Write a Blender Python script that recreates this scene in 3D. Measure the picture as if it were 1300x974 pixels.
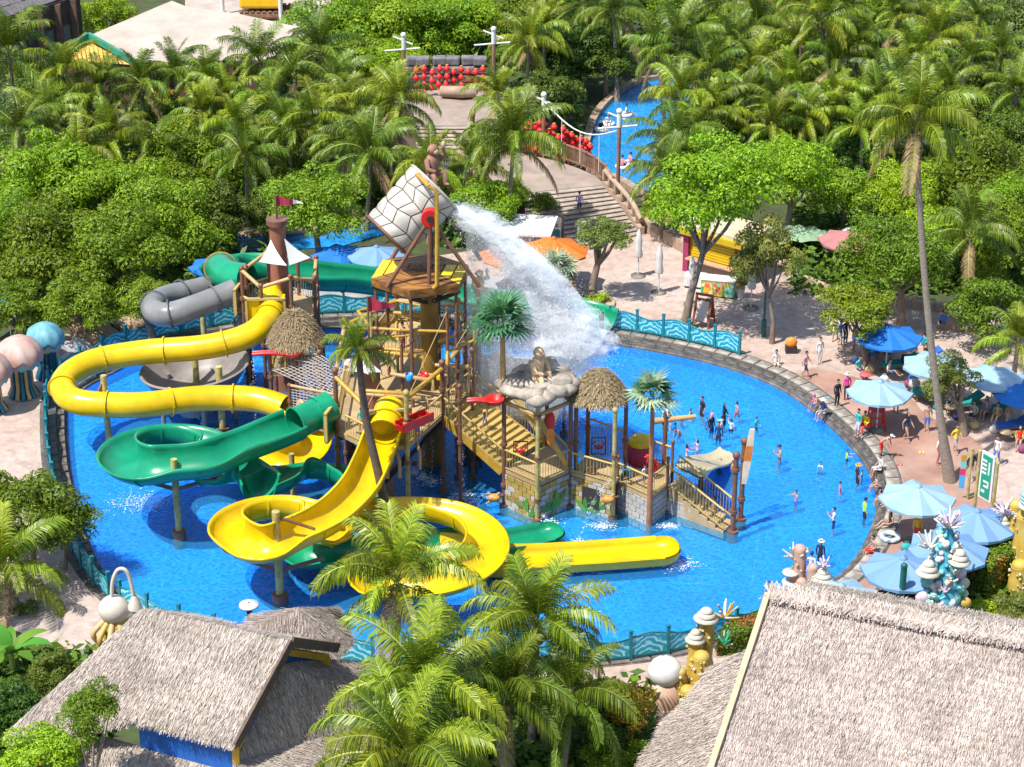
import bpy, bmesh, math, random
import numpy as np
from mathutils import Vector, Matrix, Euler
random.seed(7); RNG = np.random.default_rng(7)
R = math.radians; PI = math.pi; TAU = 2*math.pi
for o in list(bpy.data.objects): bpy.data.objects.remove(o)
SC = bpy.context.scene; COL = SC.collection
# ---------------------------------------------------------------- camera
CAM_H = 46.5; PITCH = R(25.0); FPX = 2700.0
cam_d = bpy.data.cameras.new('camera'); cam = bpy.data.objects.new('camera', cam_d); COL.objects.link(cam)
cam.location = (0, 0, CAM_H); cam.rotation_euler = (PI/2-PITCH, 0, 0)
cam_d.sensor_width = 36; cam_d.lens = 36*FPX/1300; cam_d.clip_end = 3000; cam_d.clip_start = 1
SC.camera = cam
# ---------------------------------------------------------------- sky and sun
SUN_EL = R(61); SUN_DIR = Vector((0.80, 0.60, 0)).normalized()      # the way shadows fall on the ground
W = bpy.data.worlds.new('World'); SC.world = W; W.use_nodes = True
wn = W.node_tree.nodes; wl = W.node_tree.links
sky = wn.new('ShaderNodeTexSky'); sky.sky_type = 'NISHITA'; sky.sun_disc = False
sky.sun_elevation = SUN_EL; sky.sun_rotation = math.atan2(-SUN_DIR.x, -SUN_DIR.y)
wl.new(sky.outputs[0], wn['Background'].inputs[0]); wn['Background'].inputs[1].default_value = 0.15
sun_d = bpy.data.lights.new('sun', 'SUN'); sun_d.energy = 4.9; sun_d.angle = R(0.5); sun_d.color = (1, .965, .90)
sun = bpy.data.objects.new('sun', sun_d); COL.objects.link(sun)
ldir = Vector((SUN_DIR.x*math.cos(SUN_EL), SUN_DIR.y*math.cos(SUN_EL), -math.sin(SUN_EL)))
sun.rotation_euler = ldir.to_track_quat('-Z', 'Y').to_euler(); sun.location = (-40, -20, 80)
SC.view_settings.view_transform = 'Standard'; SC.view_settings.look = 'None'
SC.view_settings.exposure = 0.66; SC.view_settings.gamma = 1
SC.view_settings.use_curve_mapping = False
SC.render.engine = 'CYCLES'
SC.cycles.volume_bounces = 5; SC.cycles.max_bounces = 8; SC.cycles.transparent_max_bounces = 12; SC.cycles.diffuse_bounces = 3
SC.cycles.use_denoising = True
# ---------------------------------------------------------------- surveying: where a ray of the survey photograph meets a level z
cp, sp = math.cos(PITCH), math.sin(PITCH)
def g(px, py, z=0.0):
    dx = (px-650)/FPX; dy = -(py-487)/FPX
    d = Vector((dx, cp+dy*sp, -sp+dy*cp)); t = (z-CAM_H)/d.z
    return Vector((d.x*t, d.y*t, z))
def zat(v, py):
    dy = -(py-487)/FPX
    return CAM_H + v.y*(dy*cp-sp)/(cp+dy*sp)
def at(px, py, Y):
    dx = (px-650)/FPX; dy = -(py-487)/FPX
    d = Vector((dx, cp+dy*sp, -sp+dy*cp)); t = Y/d.y
    return Vector((d.x*t, Y, CAM_H+d.z*t))
def ppm(v): return FPX/(v.y*cp-(v.z-CAM_H)*sp)           # photo pixels per metre there
# ---------------------------------------------------------------- materials
MATS = {}
def _nt(name):
    m = bpy.data.materials.new(name); m.use_nodes = True; MATS[name] = m
    nt = m.node_tree; b = nt.nodes['Principled BSDF']; return m, nt, b
def lnk(nt, a, b): nt.links.new(a, b)
def ramp(nt, fac, stops):
    r = nt.nodes.new('ShaderNodeValToRGB'); e = r.color_ramp.elements
    while len(e) < len(stops): e.new(0.5)
    for el, (p, c) in zip(e, stops): el.position = p; el.color = (*c, 1)
    lnk(nt, fac, r.inputs[0]); return r.outputs[0]
def noise(nt, scale, detail=4, co=None, rough=.55, dist=0):
    n = nt.nodes.new('ShaderNodeTexNoise'); n.inputs['Scale'].default_value = scale; n.inputs['Detail'].default_value = detail
    n.inputs['Roughness'].default_value = rough; n.inputs['Distortion'].default_value = dist
    if co is not None: lnk(nt, co, n.inputs['Vector'])
    return n.outputs['Fac']
def coord(nt, kind='Object', scale=None):
    t = nt.nodes.new('ShaderNodeTexCoord').outputs[kind]
    if scale:
        mp = nt.nodes.new('ShaderNodeMapping'); mp.inputs['Scale'].default_value = scale; lnk(nt, t, mp.inputs[0]); t = mp.outputs[0]
    return t
def sh(c, k): return tuple(min(1, max(0, x*k)) for x in c)
def mat(name, col, rough=.55, var=.15, scale=2.0, col2=None, bump=0.0, bscale=20, spec=.4, metal=0, stretch=None, dirt=0):
    if name in MATS: return MATS[name]
    m, nt, b = _nt(name); co = coord(nt, 'Object', stretch)
    f = noise(nt, scale, 5, co)
    c = ramp(nt, f, [(.3, sh(col, 1-var)), (.7, col2 or sh(col, 1+var))])
    if dirt:
        f2 = noise(nt, scale*.6, 8, co, .7)
        mx = nt.nodes.new('ShaderNodeMix'); mx.data_type = 'RGBA'; mx.blend_type = 'MULTIPLY'
        r2 = ramp(nt, f2, [(.42, (1-dirt,)*3), (.6, (1, 1, 1))]); mx.inputs[0].default_value = 1
        lnk(nt, c, mx.inputs[6]); lnk(nt, r2, mx.inputs[7]); c = mx.outputs[2]
    lnk(nt, c, b.inputs['Base Color']); b.inputs['Roughness'].default_value = rough; b.inputs['Metallic'].default_value = metal
    b.inputs['Specular IOR Level'].default_value = spec
    if bump:
        bn = nt.nodes.new('ShaderNodeBump'); bn.inputs['Strength'].default_value = bump; bn.inputs['Distance'].default_value = .05
        lnk(nt, noise(nt, bscale, 6, co), bn.inputs['Height']); lnk(nt, bn.outputs[0], b.inputs['Normal'])
    return m
def leafmat(name, a, b2, trans=.3, hue=.03, rough=.5, val=.35, patch=0):
    if name in MATS: return MATS[name]
    m, nt, b = _nt(name)
    ge = nt.nodes.new('ShaderNodeNewGeometry'); oi = nt.nodes.new('ShaderNodeObjectInfo')
    c = ramp(nt, ge.outputs['Random Per Island'], [(0, a), (.75, b2), (1, sh(b2, 1.25))])
    if patch:
        pm_ = nt.nodes.new('ShaderNodeMix'); pm_.data_type = 'RGBA'; pm_.blend_type = 'MULTIPLY'; pm_.inputs[0].default_value = 1
        lnk(nt, c, pm_.inputs[6]); lnk(nt, ramp(nt, noise(nt, .55, 6, coord(nt), .65), [(.32, (1-patch,)*3), (.62, (1, 1, 1))]), pm_.inputs[7]); c = pm_.outputs[2]
    h = nt.nodes.new('ShaderNodeHueSaturation'); lnk(nt, c, h.inputs['Color'])
    mr = nt.nodes.new('ShaderNodeMapRange'); mr.inputs[3].default_value = .5-hue; mr.inputs[4].default_value = .5+hue
    lnk(nt, oi.outputs['Random'], mr.inputs[0]); lnk(nt, mr.outputs[0], h.inputs['Hue'])
    mv = nt.nodes.new('ShaderNodeMapRange'); mv.inputs[3].default_value = 1-val*.6; mv.inputs[4].default_value = 1+val
    mm = nt.nodes.new('ShaderNodeMath'); mm.operation = 'FRACT'; m3 = nt.nodes.new('ShaderNodeMath'); m3.operation = 'MULTIPLY'; m3.inputs[1].default_value = 7.31
    lnk(nt, oi.outputs['Random'], m3.inputs[0]); lnk(nt, m3.outputs[0], mm.inputs[0]); lnk(nt, mm.outputs[0], mv.inputs[0]); lnk(nt, mv.outputs[0], h.inputs['Value'])
    lnk(nt, h.outputs[0], b.inputs['Base Color']); b.inputs['Roughness'].default_value = rough; b.inputs['Specular IOR Level'].default_value = .35
    tr = nt.nodes.new('ShaderNodeBsdfTranslucent'); lnk(nt, h.outputs[0], tr.inputs[0])
    mx = nt.nodes.new('ShaderNodeMixShader'); mx.inputs[0].default_value = trans
    lnk(nt, b.outputs[0], mx.inputs[1]); lnk(nt, tr.outputs[0], mx.inputs[2])
    lnk(nt, mx.outputs[0], nt.nodes['Material Output'].inputs['Surface'])
    return m
# ---------------------------------------------------------------- mesh collecting
class MB:
    def __init__(s): s.v = []; s.f = []; s.m = []; s.sm = []
    def add(s, vs, fs, mi=0, smooth=False):
        o = len(s.v); s.v += [tuple(v) for v in vs]
        for f in fs: s.f.append(tuple(i+o for i in f)); s.m.append(mi); s.sm.append(smooth)
        return s
    def box(s, c, d, rz=0, mi=0, M=None):
        x, y, z = (k/2 for k in d); c = Vector(c); q = Matrix.Rotation(rz, 3, 'Z') if M is None else M
        vs = [c+q@Vector(p) for p in ((-x,-y,-z),(x,-y,-z),(x,y,-z),(-x,y,-z),(-x,-y,z),(x,-y,z),(x,y,z),(-x,y,z))]
        return s.add(vs, ((0,3,2,1),(4,5,6,7),(0,1,5,4),(1,2,6,5),(2,3,7,6),(3,0,4,7)), mi)
    def bar(s, a, b, w, h, mi=0):                       # box from a to b
        a = Vector(a); b = Vector(b); d = b-a; L = d.length
        if L < 1e-6: return s
        return s.box((a+b)/2, (L, w, h), M=frame(d), mi=mi)
    def tube(s, pts, r, n=8, mi=0, cap=True, smooth=True):
        pts = [Vector(p) for p in pts]; k = len(pts); rs = r if isinstance(r, (list, tuple)) else [r]*k
        vs = []; prev = None
        for i, p in enumerate(pts):
            t = (pts[min(i+1, k-1)]-pts[max(i-1, 0)])
            if t.length < 1e-9: t = Vector((0, 0, 1))
            t.normalize()
            if prev is None: u = t.orthogonal().normalized()
            else:
                u = prev-t*prev.dot(t)
                u = u.normalized() if u.length > 1e-6 else t.orthogonal().normalized()
            prev = u; w = t.cross(u)
            for j in range(n):
                a = TAU*j/n; vs.append(p+(u*math.cos(a)+w*math.sin(a))*rs[i])
        fs = [(i*n+j, i*n+(j+1) % n, (i+1)*n+(j+1) % n, (i+1)*n+j) for i in range(k-1) for j in range(n)]
        s.add(vs, fs, mi, smooth)
        if cap: s.add(vs[:n], [tuple(range(n))[::-1]], mi); s.add(vs[-n:], [tuple(range(n))], mi)
        return s
    def lathe(s, c, prof, n=24, mi=0, smooth=True, wob=None, M=None, a0=0, a1=TAU):
        c = Vector(c); full = abs(a1-a0-TAU) < 1e-6; nn = n if full else n+1; vs = []
        for (r, z) in prof:
            for j in range(nn):
                a = a0+(a1-a0)*j/n; p = Vector((r*math.cos(a), r*math.sin(a), z))
                if wob: p = wob(p, a, r, z)
                vs.append(c+(M@p if M else p))
        fs = [(i*nn+j, i*nn+(j+1) % nn, (i+1)*nn+(j+1) % nn, (i+1)*nn+j) for i in range(len(prof)-1) for j in range(n)]
        return s.add(vs, fs, mi, smooth)
    def ball(s, c, r, n=12, k=8, mi=0, wob=None, M=None):
        r = r if isinstance(r, (tuple, list)) else (r, r, r); c = Vector(c); vs = []
        for i in range(k+1):
            th = PI*i/k
            for j in range(n):
                a = TAU*j/n; p = Vector((r[0]*math.sin(th)*math.cos(a), r[1]*math.sin(th)*math.sin(a), r[2]*math.cos(th)))
                if wob: p = p*wob(p)
                vs.append(c+(M@p if M else p))
        fs = [(i*n+j, (i+1)*n+j, (i+1)*n+(j+1) % n, i*n+(j+1) % n) for i in range(k) for j in range(n)]
        return s.add(vs, fs, mi, True)
    def prism(s, poly, z0, z1, mi=0, top=None):
        n = len(poly); vs = [(p[0], p[1], z0) for p in poly]+[(p[0], p[1], z1) for p in poly]
        fs = [(i, (i+1) % n, n+(i+1) % n, n+i) for i in range(n)]
        s.add(vs, fs+[tuple(range(n))[::-1]], mi); return s.add(vs, [tuple(range(n, 2*n))], mi if top is None else top)
    def slab(s, poly3, th, mi=0):                       # a flat polygon in space with thickness downwards along its normal
        p = [Vector(q) for q in poly3]; nrm = (p[1]-p[0]).cross(p[2]-p[0]).normalized()
        if nrm.z < 0: p = p[::-1]; nrm = -nrm
        n = len(p); q = [v-nrm*th for v in p]
        return s.add(p+q, [tuple(range(n)), tuple(range(n, 2*n))[::-1]]+[(i, n+i, n+(i+1) % n, (i+1) % n) for i in range(n)], mi)
    def mesh(s, name, mats):
        me = bpy.data.meshes.new(name); me.from_pydata(s.v, [], s.f)
        for m in (mats if isinstance(mats, (list, tuple)) else [mats]): me.materials.append(m)
        me.polygons.foreach_set('material_index', s.m); me.polygons.foreach_set('use_smooth', s.sm); me.update(); return me
    def build(s, name, mats, parent=None, bevel=0):
        org = Vector((0, 0, 0)); q = parent
        while q is not None: org += q.location; q = q.parent
        if org.length: s.v = [(v[0]-org.x, v[1]-org.y, v[2]-org.z) for v in s.v]
        o = bpy.data.objects.new(name, s.mesh(name, mats)); COL.objects.link(o); o.parent = parent
        if bevel:
            bm = o.modifiers.new('bevel', 'BEVEL'); bm.width = bevel; bm.segments = 2; bm.limit_method = 'ANGLE'
        return o
def frame(d):
    x = Vector(d).normalized(); up = Vector((0, 0, 1))
    if abs(x.z) > .999: up = Vector((0, 1, 0))
    y = up.cross(x).normalized(); z = x.cross(y); return Matrix((x, y, z)).transposed()
def arr_mesh(name, verts, quads, mats, mi=None, smooth=False):       # fast path for numpy leaf soups
    me = bpy.data.meshes.new(name); nv = len(verts); nf = len(quads)
    me.vertices.add(nv); me.vertices.foreach_set('co', np.ascontiguousarray(verts, dtype=np.float32).ravel())
    me.loops.add(nf*4); me.loops.foreach_set('vertex_index', np.ascontiguousarray(quads, dtype=np.int32).ravel())
    me.polygons.add(nf); me.polygons.foreach_set('loop_start', np.arange(0, nf*4, 4, dtype=np.int32))
    for m in (mats if isinstance(mats, (list, tuple)) else [mats]): me.materials.append(m)
    if mi is not None: me.polygons.foreach_set('material_index', np.ascontiguousarray(mi, dtype=np.int32))
    me.polygons.foreach_set('use_smooth', np.full(nf, smooth)); me.update(calc_edges=True); return me
def link(name, me, parent=None, loc=(0,0,0), rot=(0,0,0), sc=(1,1,1)):
    o = bpy.data.objects.new(name, me); COL.objects.link(o); o.parent = parent
    o.location = loc; o.rotation_euler = rot; o.scale = sc if isinstance(sc, (tuple, list)) else (sc,)*3; return o
def tag(o, label, cat, group=None):
    o['label'] = label; o['category'] = cat
    if group: o['group'] = group
    return o
def thing(name, label, cat, loc=(0,0,0), group=None, rz=0):
    o = bpy.data.objects.new(name, None); COL.objects.link(o); o.location = loc; o.rotation_euler = (0, 0, rz)
    o.empty_display_size = .2; return tag(o, label, cat, group)
def struct(o, kind='structure'): o['kind'] = kind; return o
def kids(o): return [c for c in bpy.data.objects if c.parent == o]
def copy_tree(o, parent=None, ch=None):
    ch = ch or {}
    c = o.copy(); COL.objects.link(c); c.parent = parent
    for k in o.children: copy_tree(k, c)
    return c
def catmull(pts, n=12, closed=False):
    P = [Vector(p) for p in pts]; k = len(P); out = []
    rng = range(k) if closed else range(k-1)
    for i in rng:
        if closed: p0, p1, p2, p3 = P[i-1], P[i], P[(i+1) % k], P[(i+2) % k]
        else: p0, p1, p2, p3 = P[max(i-1, 0)], P[i], P[i+1], P[min(i+2, k-1)]
        for j in range(n):
            t = j/n; out.append(.5*((2*p1)+(p2-p0)*t+(2*p0-5*p1+4*p2-p3)*t*t+(3*p1-p0-3*p2+p3)*t**3))
    if not closed: out.append(P[-1])
    return out
def resample(pts, step, closed=False):
    P = [Vector(p) for p in pts]+([Vector(pts[0])] if closed else [])
    L = [0]
    for a, b in zip(P, P[1:]): L.append(L[-1]+(b-a).length)
    n = max(1, round(L[-1]/step)); out = []; j = 0
    for i in range(n+(0 if closed else 1)):
        s_ = L[-1]*i/n
        while j < len(L)-2 and L[j+1] < s_: j += 1
        t = (s_-L[j])/max(1e-9, L[j+1]-L[j]); out.append(P[j].lerp(P[j+1], min(1, t)))
    return out
# shared plain materials
m_brown = mat('brown_metal', (.16, .075, .045), .5, .25, 3)
m_tan = mat('tan_pipe', (.40, .25, .105), .45, .15, 3)
m_mus = mat('mustard_pipe', (.40, .235, .03), .45, .2, 3)
m_deck = mat('deck_resin', (.40, .285, .145), .6, .1, 2, dirt=.15)
m_rail = mat('rail_yellow', (.42, .30, .095), .45, .12, 3)
m_white = mat('white_paint', (.60, .59, .57), .5, .05, 3)
m_black = mat('black_rubber', (.025, .025, .028), .5, .2)
m_red = mat('red_gloss', (.52, .018, .018), .3, .1, spec=.5)
m_blue = mat('blue_gloss', (.02, .22, .62), .3, .1)
m_wood = mat('weathered_wood', (.23, .13, .08), .7, .35, 4, stretch=(1, 1, .2), bump=.3)
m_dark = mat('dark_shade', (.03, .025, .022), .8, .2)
# ================================================================ pool, ground, paving
POOL_PX = [(86,521),(88,583),(95,624),(103,660),(115,693),(131,726),(165,765),(215,792),(290,815),(380,832),(480,842),(600,845),(720,842),(830,830),(920,807),(990,780),(1040,752),(1069,730),(1088,706),(1102,680),(1111,652),(1110,624),(1098,593),(1073,562),(1021,516),(970,486),(890,460),(765,437),(600,420),(450,417),(320,428),(200,452),(130,482),(97,503)]
LOOP = resample(catmull([g(*p) for p in POOL_PX], 10, True), .8, True)
NL = len(LOOP)
PC = sum(LOOP, Vector())/NL
NRM = []
for i in range(NL):
    t = (LOOP[(i+2) % NL]-LOOP[i-2]); n = Vector((t.y, -t.x, 0)).normalized()
    if n.dot(LOOP[i]-PC) < 0: n = -n
    NRM.append(n)
def off(i, d, z): p = LOOP[i % NL]+NRM[i % NL]*d; return Vector((p.x, p.y, z))
DECK = 0.5
def ring(mb, rows, mi=0, smooth=False, flip=False):
    n = len(rows[0]); vs = [p for r in rows for p in r]
    fs = [(k*n+i, k*n+(i+1) % n, (k+1)*n+(i+1) % n, (k+1)*n+i) for k in range(len(rows)-1) for i in range(n)]
    return mb.add(vs, [f[::-1] for f in fs] if flip else fs, mi, smooth)
# -- materials
def pavemat():
    m, nt, b = _nt('stamped_concrete'); co = coord(nt)
    big = noise(nt, .11, 3, co); fine = noise(nt, 2.2, 8, co, .65)
    c1 = ramp(nt, big, [(.40, (.45, .37, .325)), (.58, (.43, .32, .265))])
    mx = nt.nodes.new('ShaderNodeMix'); mx.data_type = 'RGBA'; mx.blend_type = 'MULTIPLY'; mx.inputs[0].default_value = 1
    lnk(nt, c1, mx.inputs[6]); lnk(nt, ramp(nt, fine, [(.3, (.72, .70, .68)), (.62, (1.0, 1, 1))]), mx.inputs[7])
    vo = nt.nodes.new('ShaderNodeTexVoronoi'); vo.feature = 'DISTANCE_TO_EDGE'; vo.inputs['Scale'].default_value = .38; lnk(nt, co, vo.inputs['Vector'])
    jr = ramp(nt, vo.outputs['Distance'], [(0, (.74, .72, .70)), (.035, (1, 1, 1))])
    m2 = nt.nodes.new('ShaderNodeMix'); m2.data_type = 'RGBA'; m2.blend_type = 'MULTIPLY'; m2.inputs[0].default_value = .42
    lnk(nt, mx.outputs[2], m2.inputs[6]); lnk(nt, jr, m2.inputs[7])
    st = ramp(nt, noise(nt, .45, 7, co, .7, 1.2), [(.50, (1, 1, 1)), (.66, (.70, .66, .63))])
    m4 = nt.nodes.new('ShaderNodeMix'); m4.data_type = 'RGBA'; m4.blend_type = 'MULTIPLY'; m4.inputs[0].default_value = .7
    lnk(nt, m2.outputs[2], m4.inputs[6]); lnk(nt, st, m4.inputs[7])
    lnk(nt, m4.outputs[2], b.inputs['Base Color']); b.inputs['Roughness'].default_value = .75; b.inputs['Specular IOR Level'].default_value = .25
    bn = nt.nodes.new('ShaderNodeBump'); bn.inputs['Strength'].default_value = .25; bn.inputs['Distance'].default_value = .03
    lnk(nt, fine, bn.inputs['Height']); lnk(nt, bn.outputs[0], b.inputs['Normal']); return m
m_pave = pavemat()
m_soil = mat('garden_soil', (.075, .06, .035), .9, .4, 1.2, col2=(.05, .085, .02), bump=.4)
m_stone = mat('dark_stone', (.13, .115, .10), .7, .45, 1.6, bump=.5, dirt=.4)
m_cop = mat('coping_stone_grey', (.20, .175, .15), .75, .35, 1.1, bump=.4, dirt=.35)
def poolfloor():
    m, nt, b = _nt('pool_paint'); co = coord(nt)
    c = ramp(nt, noise(nt, .12, 4, co), [(.35, (.001, .215, .82)), (.65, (.002, .31, .93))])
    vo = nt.nodes.new('ShaderNodeTexVoronoi'); vo.feature = 'DISTANCE_TO_EDGE'; vo.inputs['Scale'].default_value = .16; vo.inputs['Randomness'].default_value = .35; lnk(nt, co, vo.inputs['Vector'])
    jr = ramp(nt, vo.outputs['Distance'], [(0, (.55, .75, .9)), (.006, (.0, .0, .0))])
    mx = nt.nodes.new('ShaderNodeMix'); mx.data_type = 'RGBA'; mx.blend_type = 'ADD'; mx.inputs[0].default_value = .12
    lnk(nt, c, mx.inputs[6]); lnk(nt, jr, mx.inputs[7])
    lnk(nt, mx.outputs[2], b.inputs['Base Color']); b.inputs['Roughness'].default_value = .6; return m
def watermat(name='pool_water', scale=1.0, tint=(.80, .97, 1)):
    # clear water: what lies under it shows, a bright web painted into its tint imitates caustic light, sky is mirrored at grazing angles
    m, nt, b = _nt(name); co = coord(nt)
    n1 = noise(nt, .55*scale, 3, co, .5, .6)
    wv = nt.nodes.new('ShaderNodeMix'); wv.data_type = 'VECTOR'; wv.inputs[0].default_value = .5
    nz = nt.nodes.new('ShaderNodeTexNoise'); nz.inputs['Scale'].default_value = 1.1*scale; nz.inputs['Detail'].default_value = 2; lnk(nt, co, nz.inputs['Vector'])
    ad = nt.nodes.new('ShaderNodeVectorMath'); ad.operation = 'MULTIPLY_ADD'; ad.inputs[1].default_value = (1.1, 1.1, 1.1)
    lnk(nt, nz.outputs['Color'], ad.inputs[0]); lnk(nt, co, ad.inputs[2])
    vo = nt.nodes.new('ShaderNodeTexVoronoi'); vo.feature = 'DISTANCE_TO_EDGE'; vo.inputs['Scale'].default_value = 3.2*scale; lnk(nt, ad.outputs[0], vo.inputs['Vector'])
    caustic_tint = ramp(nt, vo.outputs['Distance'], [(0, (1, 1, 1)), (.06, sh(tint, .88)), (.25, sh(tint, .62))])
    tr = nt.nodes.new('ShaderNodeBsdfTransparent'); lnk(nt, caustic_tint, tr.inputs[0])
    gl = nt.nodes.new('ShaderNodeBsdfGlossy'); gl.inputs['Roughness'].default_value = .06
    bn = nt.nodes.new('ShaderNodeBump'); bn.inputs['Strength'].default_value = .9; bn.inputs['Distance'].default_value = .12
    mh = nt.nodes.new('ShaderNodeMath'); mh.operation = 'ADD'; lnk(nt, n1, mh.inputs[0]); lnk(nt, noise(nt, 3.2*scale, 3, co, .5, .4), mh.inputs[1])
    lnk(nt, mh.outputs[0], bn.inputs['Height']); lnk(nt, bn.outputs[0], gl.inputs['Normal'])
    fr = nt.nodes.new('ShaderNodeFresnel'); fr.inputs[0].default_value = 1.333; lnk(nt, bn.outputs[0], fr.inputs['Normal'])
    df = nt.nodes.new('ShaderNodeBsdfDiffuse'); df.inputs[0].default_value = (.06, .52, .97, 1)      # bubbles and stirred-up water
    mb_ = nt.nodes.new('ShaderNodeMixShader'); mb_.inputs[0].default_value = .16; lnk(nt, tr.outputs[0], mb_.inputs[1]); lnk(nt, df.outputs[0], mb_.inputs[2])
    mx = nt.nodes.new('ShaderNodeMixShader'); lnk(nt, fr.outputs[0], mx.inputs[0]); lnk(nt, mb_.outputs[0], mx.inputs[1]); lnk(nt, gl.outputs[0], mx.inputs[2])
    lnk(nt, mx.outputs[0], nt.nodes['Material Output'].inputs['Surface']); return m
m_floor = poolfloor(); m_water = watermat(); m_river = watermat('river_water', .6, (.7, .95, 1))
# -- pool basin
mb = MB(); mb.add([(p.x, p.y, -.45) for p in LOOP], [tuple(range(NL))]); fo = mb.build('pool_floor', m_floor)
if fo.data.polygons[0].normal.z < 0: fo.data.flip_normals()
struct(fo)
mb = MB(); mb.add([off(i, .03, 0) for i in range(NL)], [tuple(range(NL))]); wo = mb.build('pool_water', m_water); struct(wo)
if wo.data.polygons[-1].normal.z < 0: wo.data.flip_normals()
mb = MB(); ring(mb, [[off(i, d, z) for i in range(NL)] for d, z in ((0, -.5), (0, .10), (.10, .14), (.12, .30), (.48, .36), (.50, .485), (1.32, .485), (1.34, .40))])
wall = mb.build('pool_wall', m_stone); struct(wall)
mb = MB(); ring(mb, [[off(i, -.006, -.45) for i in range(NL)], [off(i, -.006, .02) for i in range(NL)]]); struct(mb.build('pool_liner', m_floor))
# coping: each stone laid on the wall by itself
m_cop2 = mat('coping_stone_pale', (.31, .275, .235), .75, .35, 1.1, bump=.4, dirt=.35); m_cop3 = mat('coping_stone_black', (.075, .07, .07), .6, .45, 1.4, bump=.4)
cst = MB().box((0, 0, 0), (.76, .62, .07)).mesh('coping_stone', m_cop)
cst2 = MB().box((0, 0, 0), (.74, .30, .05)).mesh('step_stone', m_stone)
for i in range(NL):
    n = NRM[i]; a = math.atan2(n.y, n.x)-PI/2
    for (me, d, z, nm) in ((cst, .84, .50, 'coping_stone'), (cst2, .29, .35, 'step_stone')):
        p = off(i, d+random.uniform(-.02, .02), z+random.uniform(-.012, .012))
        o = link(nm, me, wall, p, (random.uniform(-.02, .02), random.uniform(-.02, .02), a+random.uniform(-.02, .02)))
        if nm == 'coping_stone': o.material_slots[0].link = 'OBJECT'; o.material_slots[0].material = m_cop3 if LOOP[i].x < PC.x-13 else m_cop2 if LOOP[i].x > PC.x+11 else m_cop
# -- ground to the horizon with the pool cut out
rows = [[off(i, 1.2, .46) for i in range(NL)], [off(i, 12, .46) for i in range(NL)]]
rows += [[Vector((PC.x+math.cos(a)*r, PC.y+math.sin(a)*r, .46)) for a in [math.atan2((LOOP[i]-PC).y, (LOOP[i]-PC).x) for i in range(NL)]] for r in (60, 200, 1500)]
mb = MB(); ring(mb, rows); go = mb.build('ground', m_soil); struct(go)
if go.data.polygons[0].normal.z < 0: go.data.flip_normals()
# -- paving
PAVE_PX = [(1420,830),(1420,420),(1200,395),(1062,373),(1000,330),(930,316),(840,283),(790,288),(690,298),(600,318),(420,345),(250,396),(150,423),(40,425),(-200,470),(-200,740),(20,800),(110,838),(250,905),(500,905),(740,905),(810,975),(905,985),(1000,900),(1110,800),(1300,752)]
PP = [g(p[0], p[1], DECK) for p in PAVE_PX]
def rayhit(o, d, poly):
    best = None
    for a, b in zip(poly, poly[1:]+poly[:1]):
        e = b-a; den = d.x*e.y-d.y*e.x
        if abs(den) < 1e-9: continue
        w = a-o; t = (w.x*e.y-w.y*e.x)/den; u = (w.x*d.y-w.y*d.x)/den
        if t > 0 and -1e-6 <= u <= 1+1e-6 and (best is None or t > best): best = t
    return best
outer = []
for i in range(NL):
    d = (LOOP[i]-PC).normalized(); t = rayhit(PC, d, PP) or 25; t = max(t, (off(i, 2.0, 0)-PC).length)
    outer.append(Vector((PC.x+d.x*t, PC.y+d.y*t, DECK)))
mb = MB(); ring(mb, [[off(i, 1.3, DECK) for i in range(NL)], outer]); po = mb.build('paving', m_pave); struct(po)
if po.data.polygons[0].normal.z < 0: po.data.flip_normals()
m_terra = mat('terracotta_stamp', (.35, .175, .125), .8, .18, .5, col2=(.38, .25, .195), bump=.25, bscale=9, dirt=.22)
def band(pa, pb, d0, d1, z):
    A, B = g(*pa, DECK), g(*pb, DECK); ia = min(range(NL), key=lambda i: (off(i, 1, 0)-A).length); ib = min(range(NL), key=lambda i: (off(i, 1, 0)-B).length); idx = []; k = ia
    while k != ib: idx.append(k); k = (k+1) % NL
    n = len(idx); vs = []
    for q, k in enumerate(idx): w = math.sin(PI*min(1, max(0, (q+.6)/n)))**.4; vs += [off(k, d0, z), off(k, d0+(d1-d0)*w*(.9+.1*math.sin(q*.9)), z)]
    o = MB().add(vs, [(2*q, 2*q+1, 2*q+3, 2*q+2) for q in range(n-1)]).build('terracotta_path', m_terra)
    if o.data.polygons[0].normal.z < 0: o.data.flip_normals()
    return struct(o)
band((1090, 745), (985, 465), 1.32, 6.0, DECK+.004)
# ================================================================ wave-topped fence
def fencemat():
    m, nt, b = _nt('fence_panel_teal'); co = coord(nt)
    wv = nt.nodes.new('ShaderNodeTexWave'); wv.wave_type = 'RINGS'; wv.rings_direction = 'SPHERICAL'; wv.inputs['Scale'].default_value = 1.3; wv.inputs['Distortion'].default_value = 9; wv.inputs['Detail'].default_value = 2; wv.inputs['Detail Scale'].default_value = 1.4
    lnk(nt, co, wv.inputs['Vector'])
    c = ramp(nt, wv.outputs['Fac'], [(.30, (.01, .30, .40)), (.66, (.05, .46, .55)), (.95, (.45, .74, .76))])
    lnk(nt, c, b.inputs['Base Color']); b.inputs['Roughness'].default_value = .3
    tr = nt.nodes.new('ShaderNodeBsdfTransparent'); tr.inputs[0].default_value = (.35, .85, .9, 1)
    mx = nt.nodes.new('ShaderNodeMixShader'); mx.inputs[0].default_value = .30; lnk(nt, b.outputs[0], mx.inputs[1]); lnk(nt, tr.outputs[0], mx.inputs[2])
    lnk(nt, mx.outputs[0], nt.nodes['Material Output'].inputs['Surface']); return m
m_fpan = fencemat(); m_fpost = mat('fence_teal', (.008, .17, .20), .4, .2)
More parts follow.
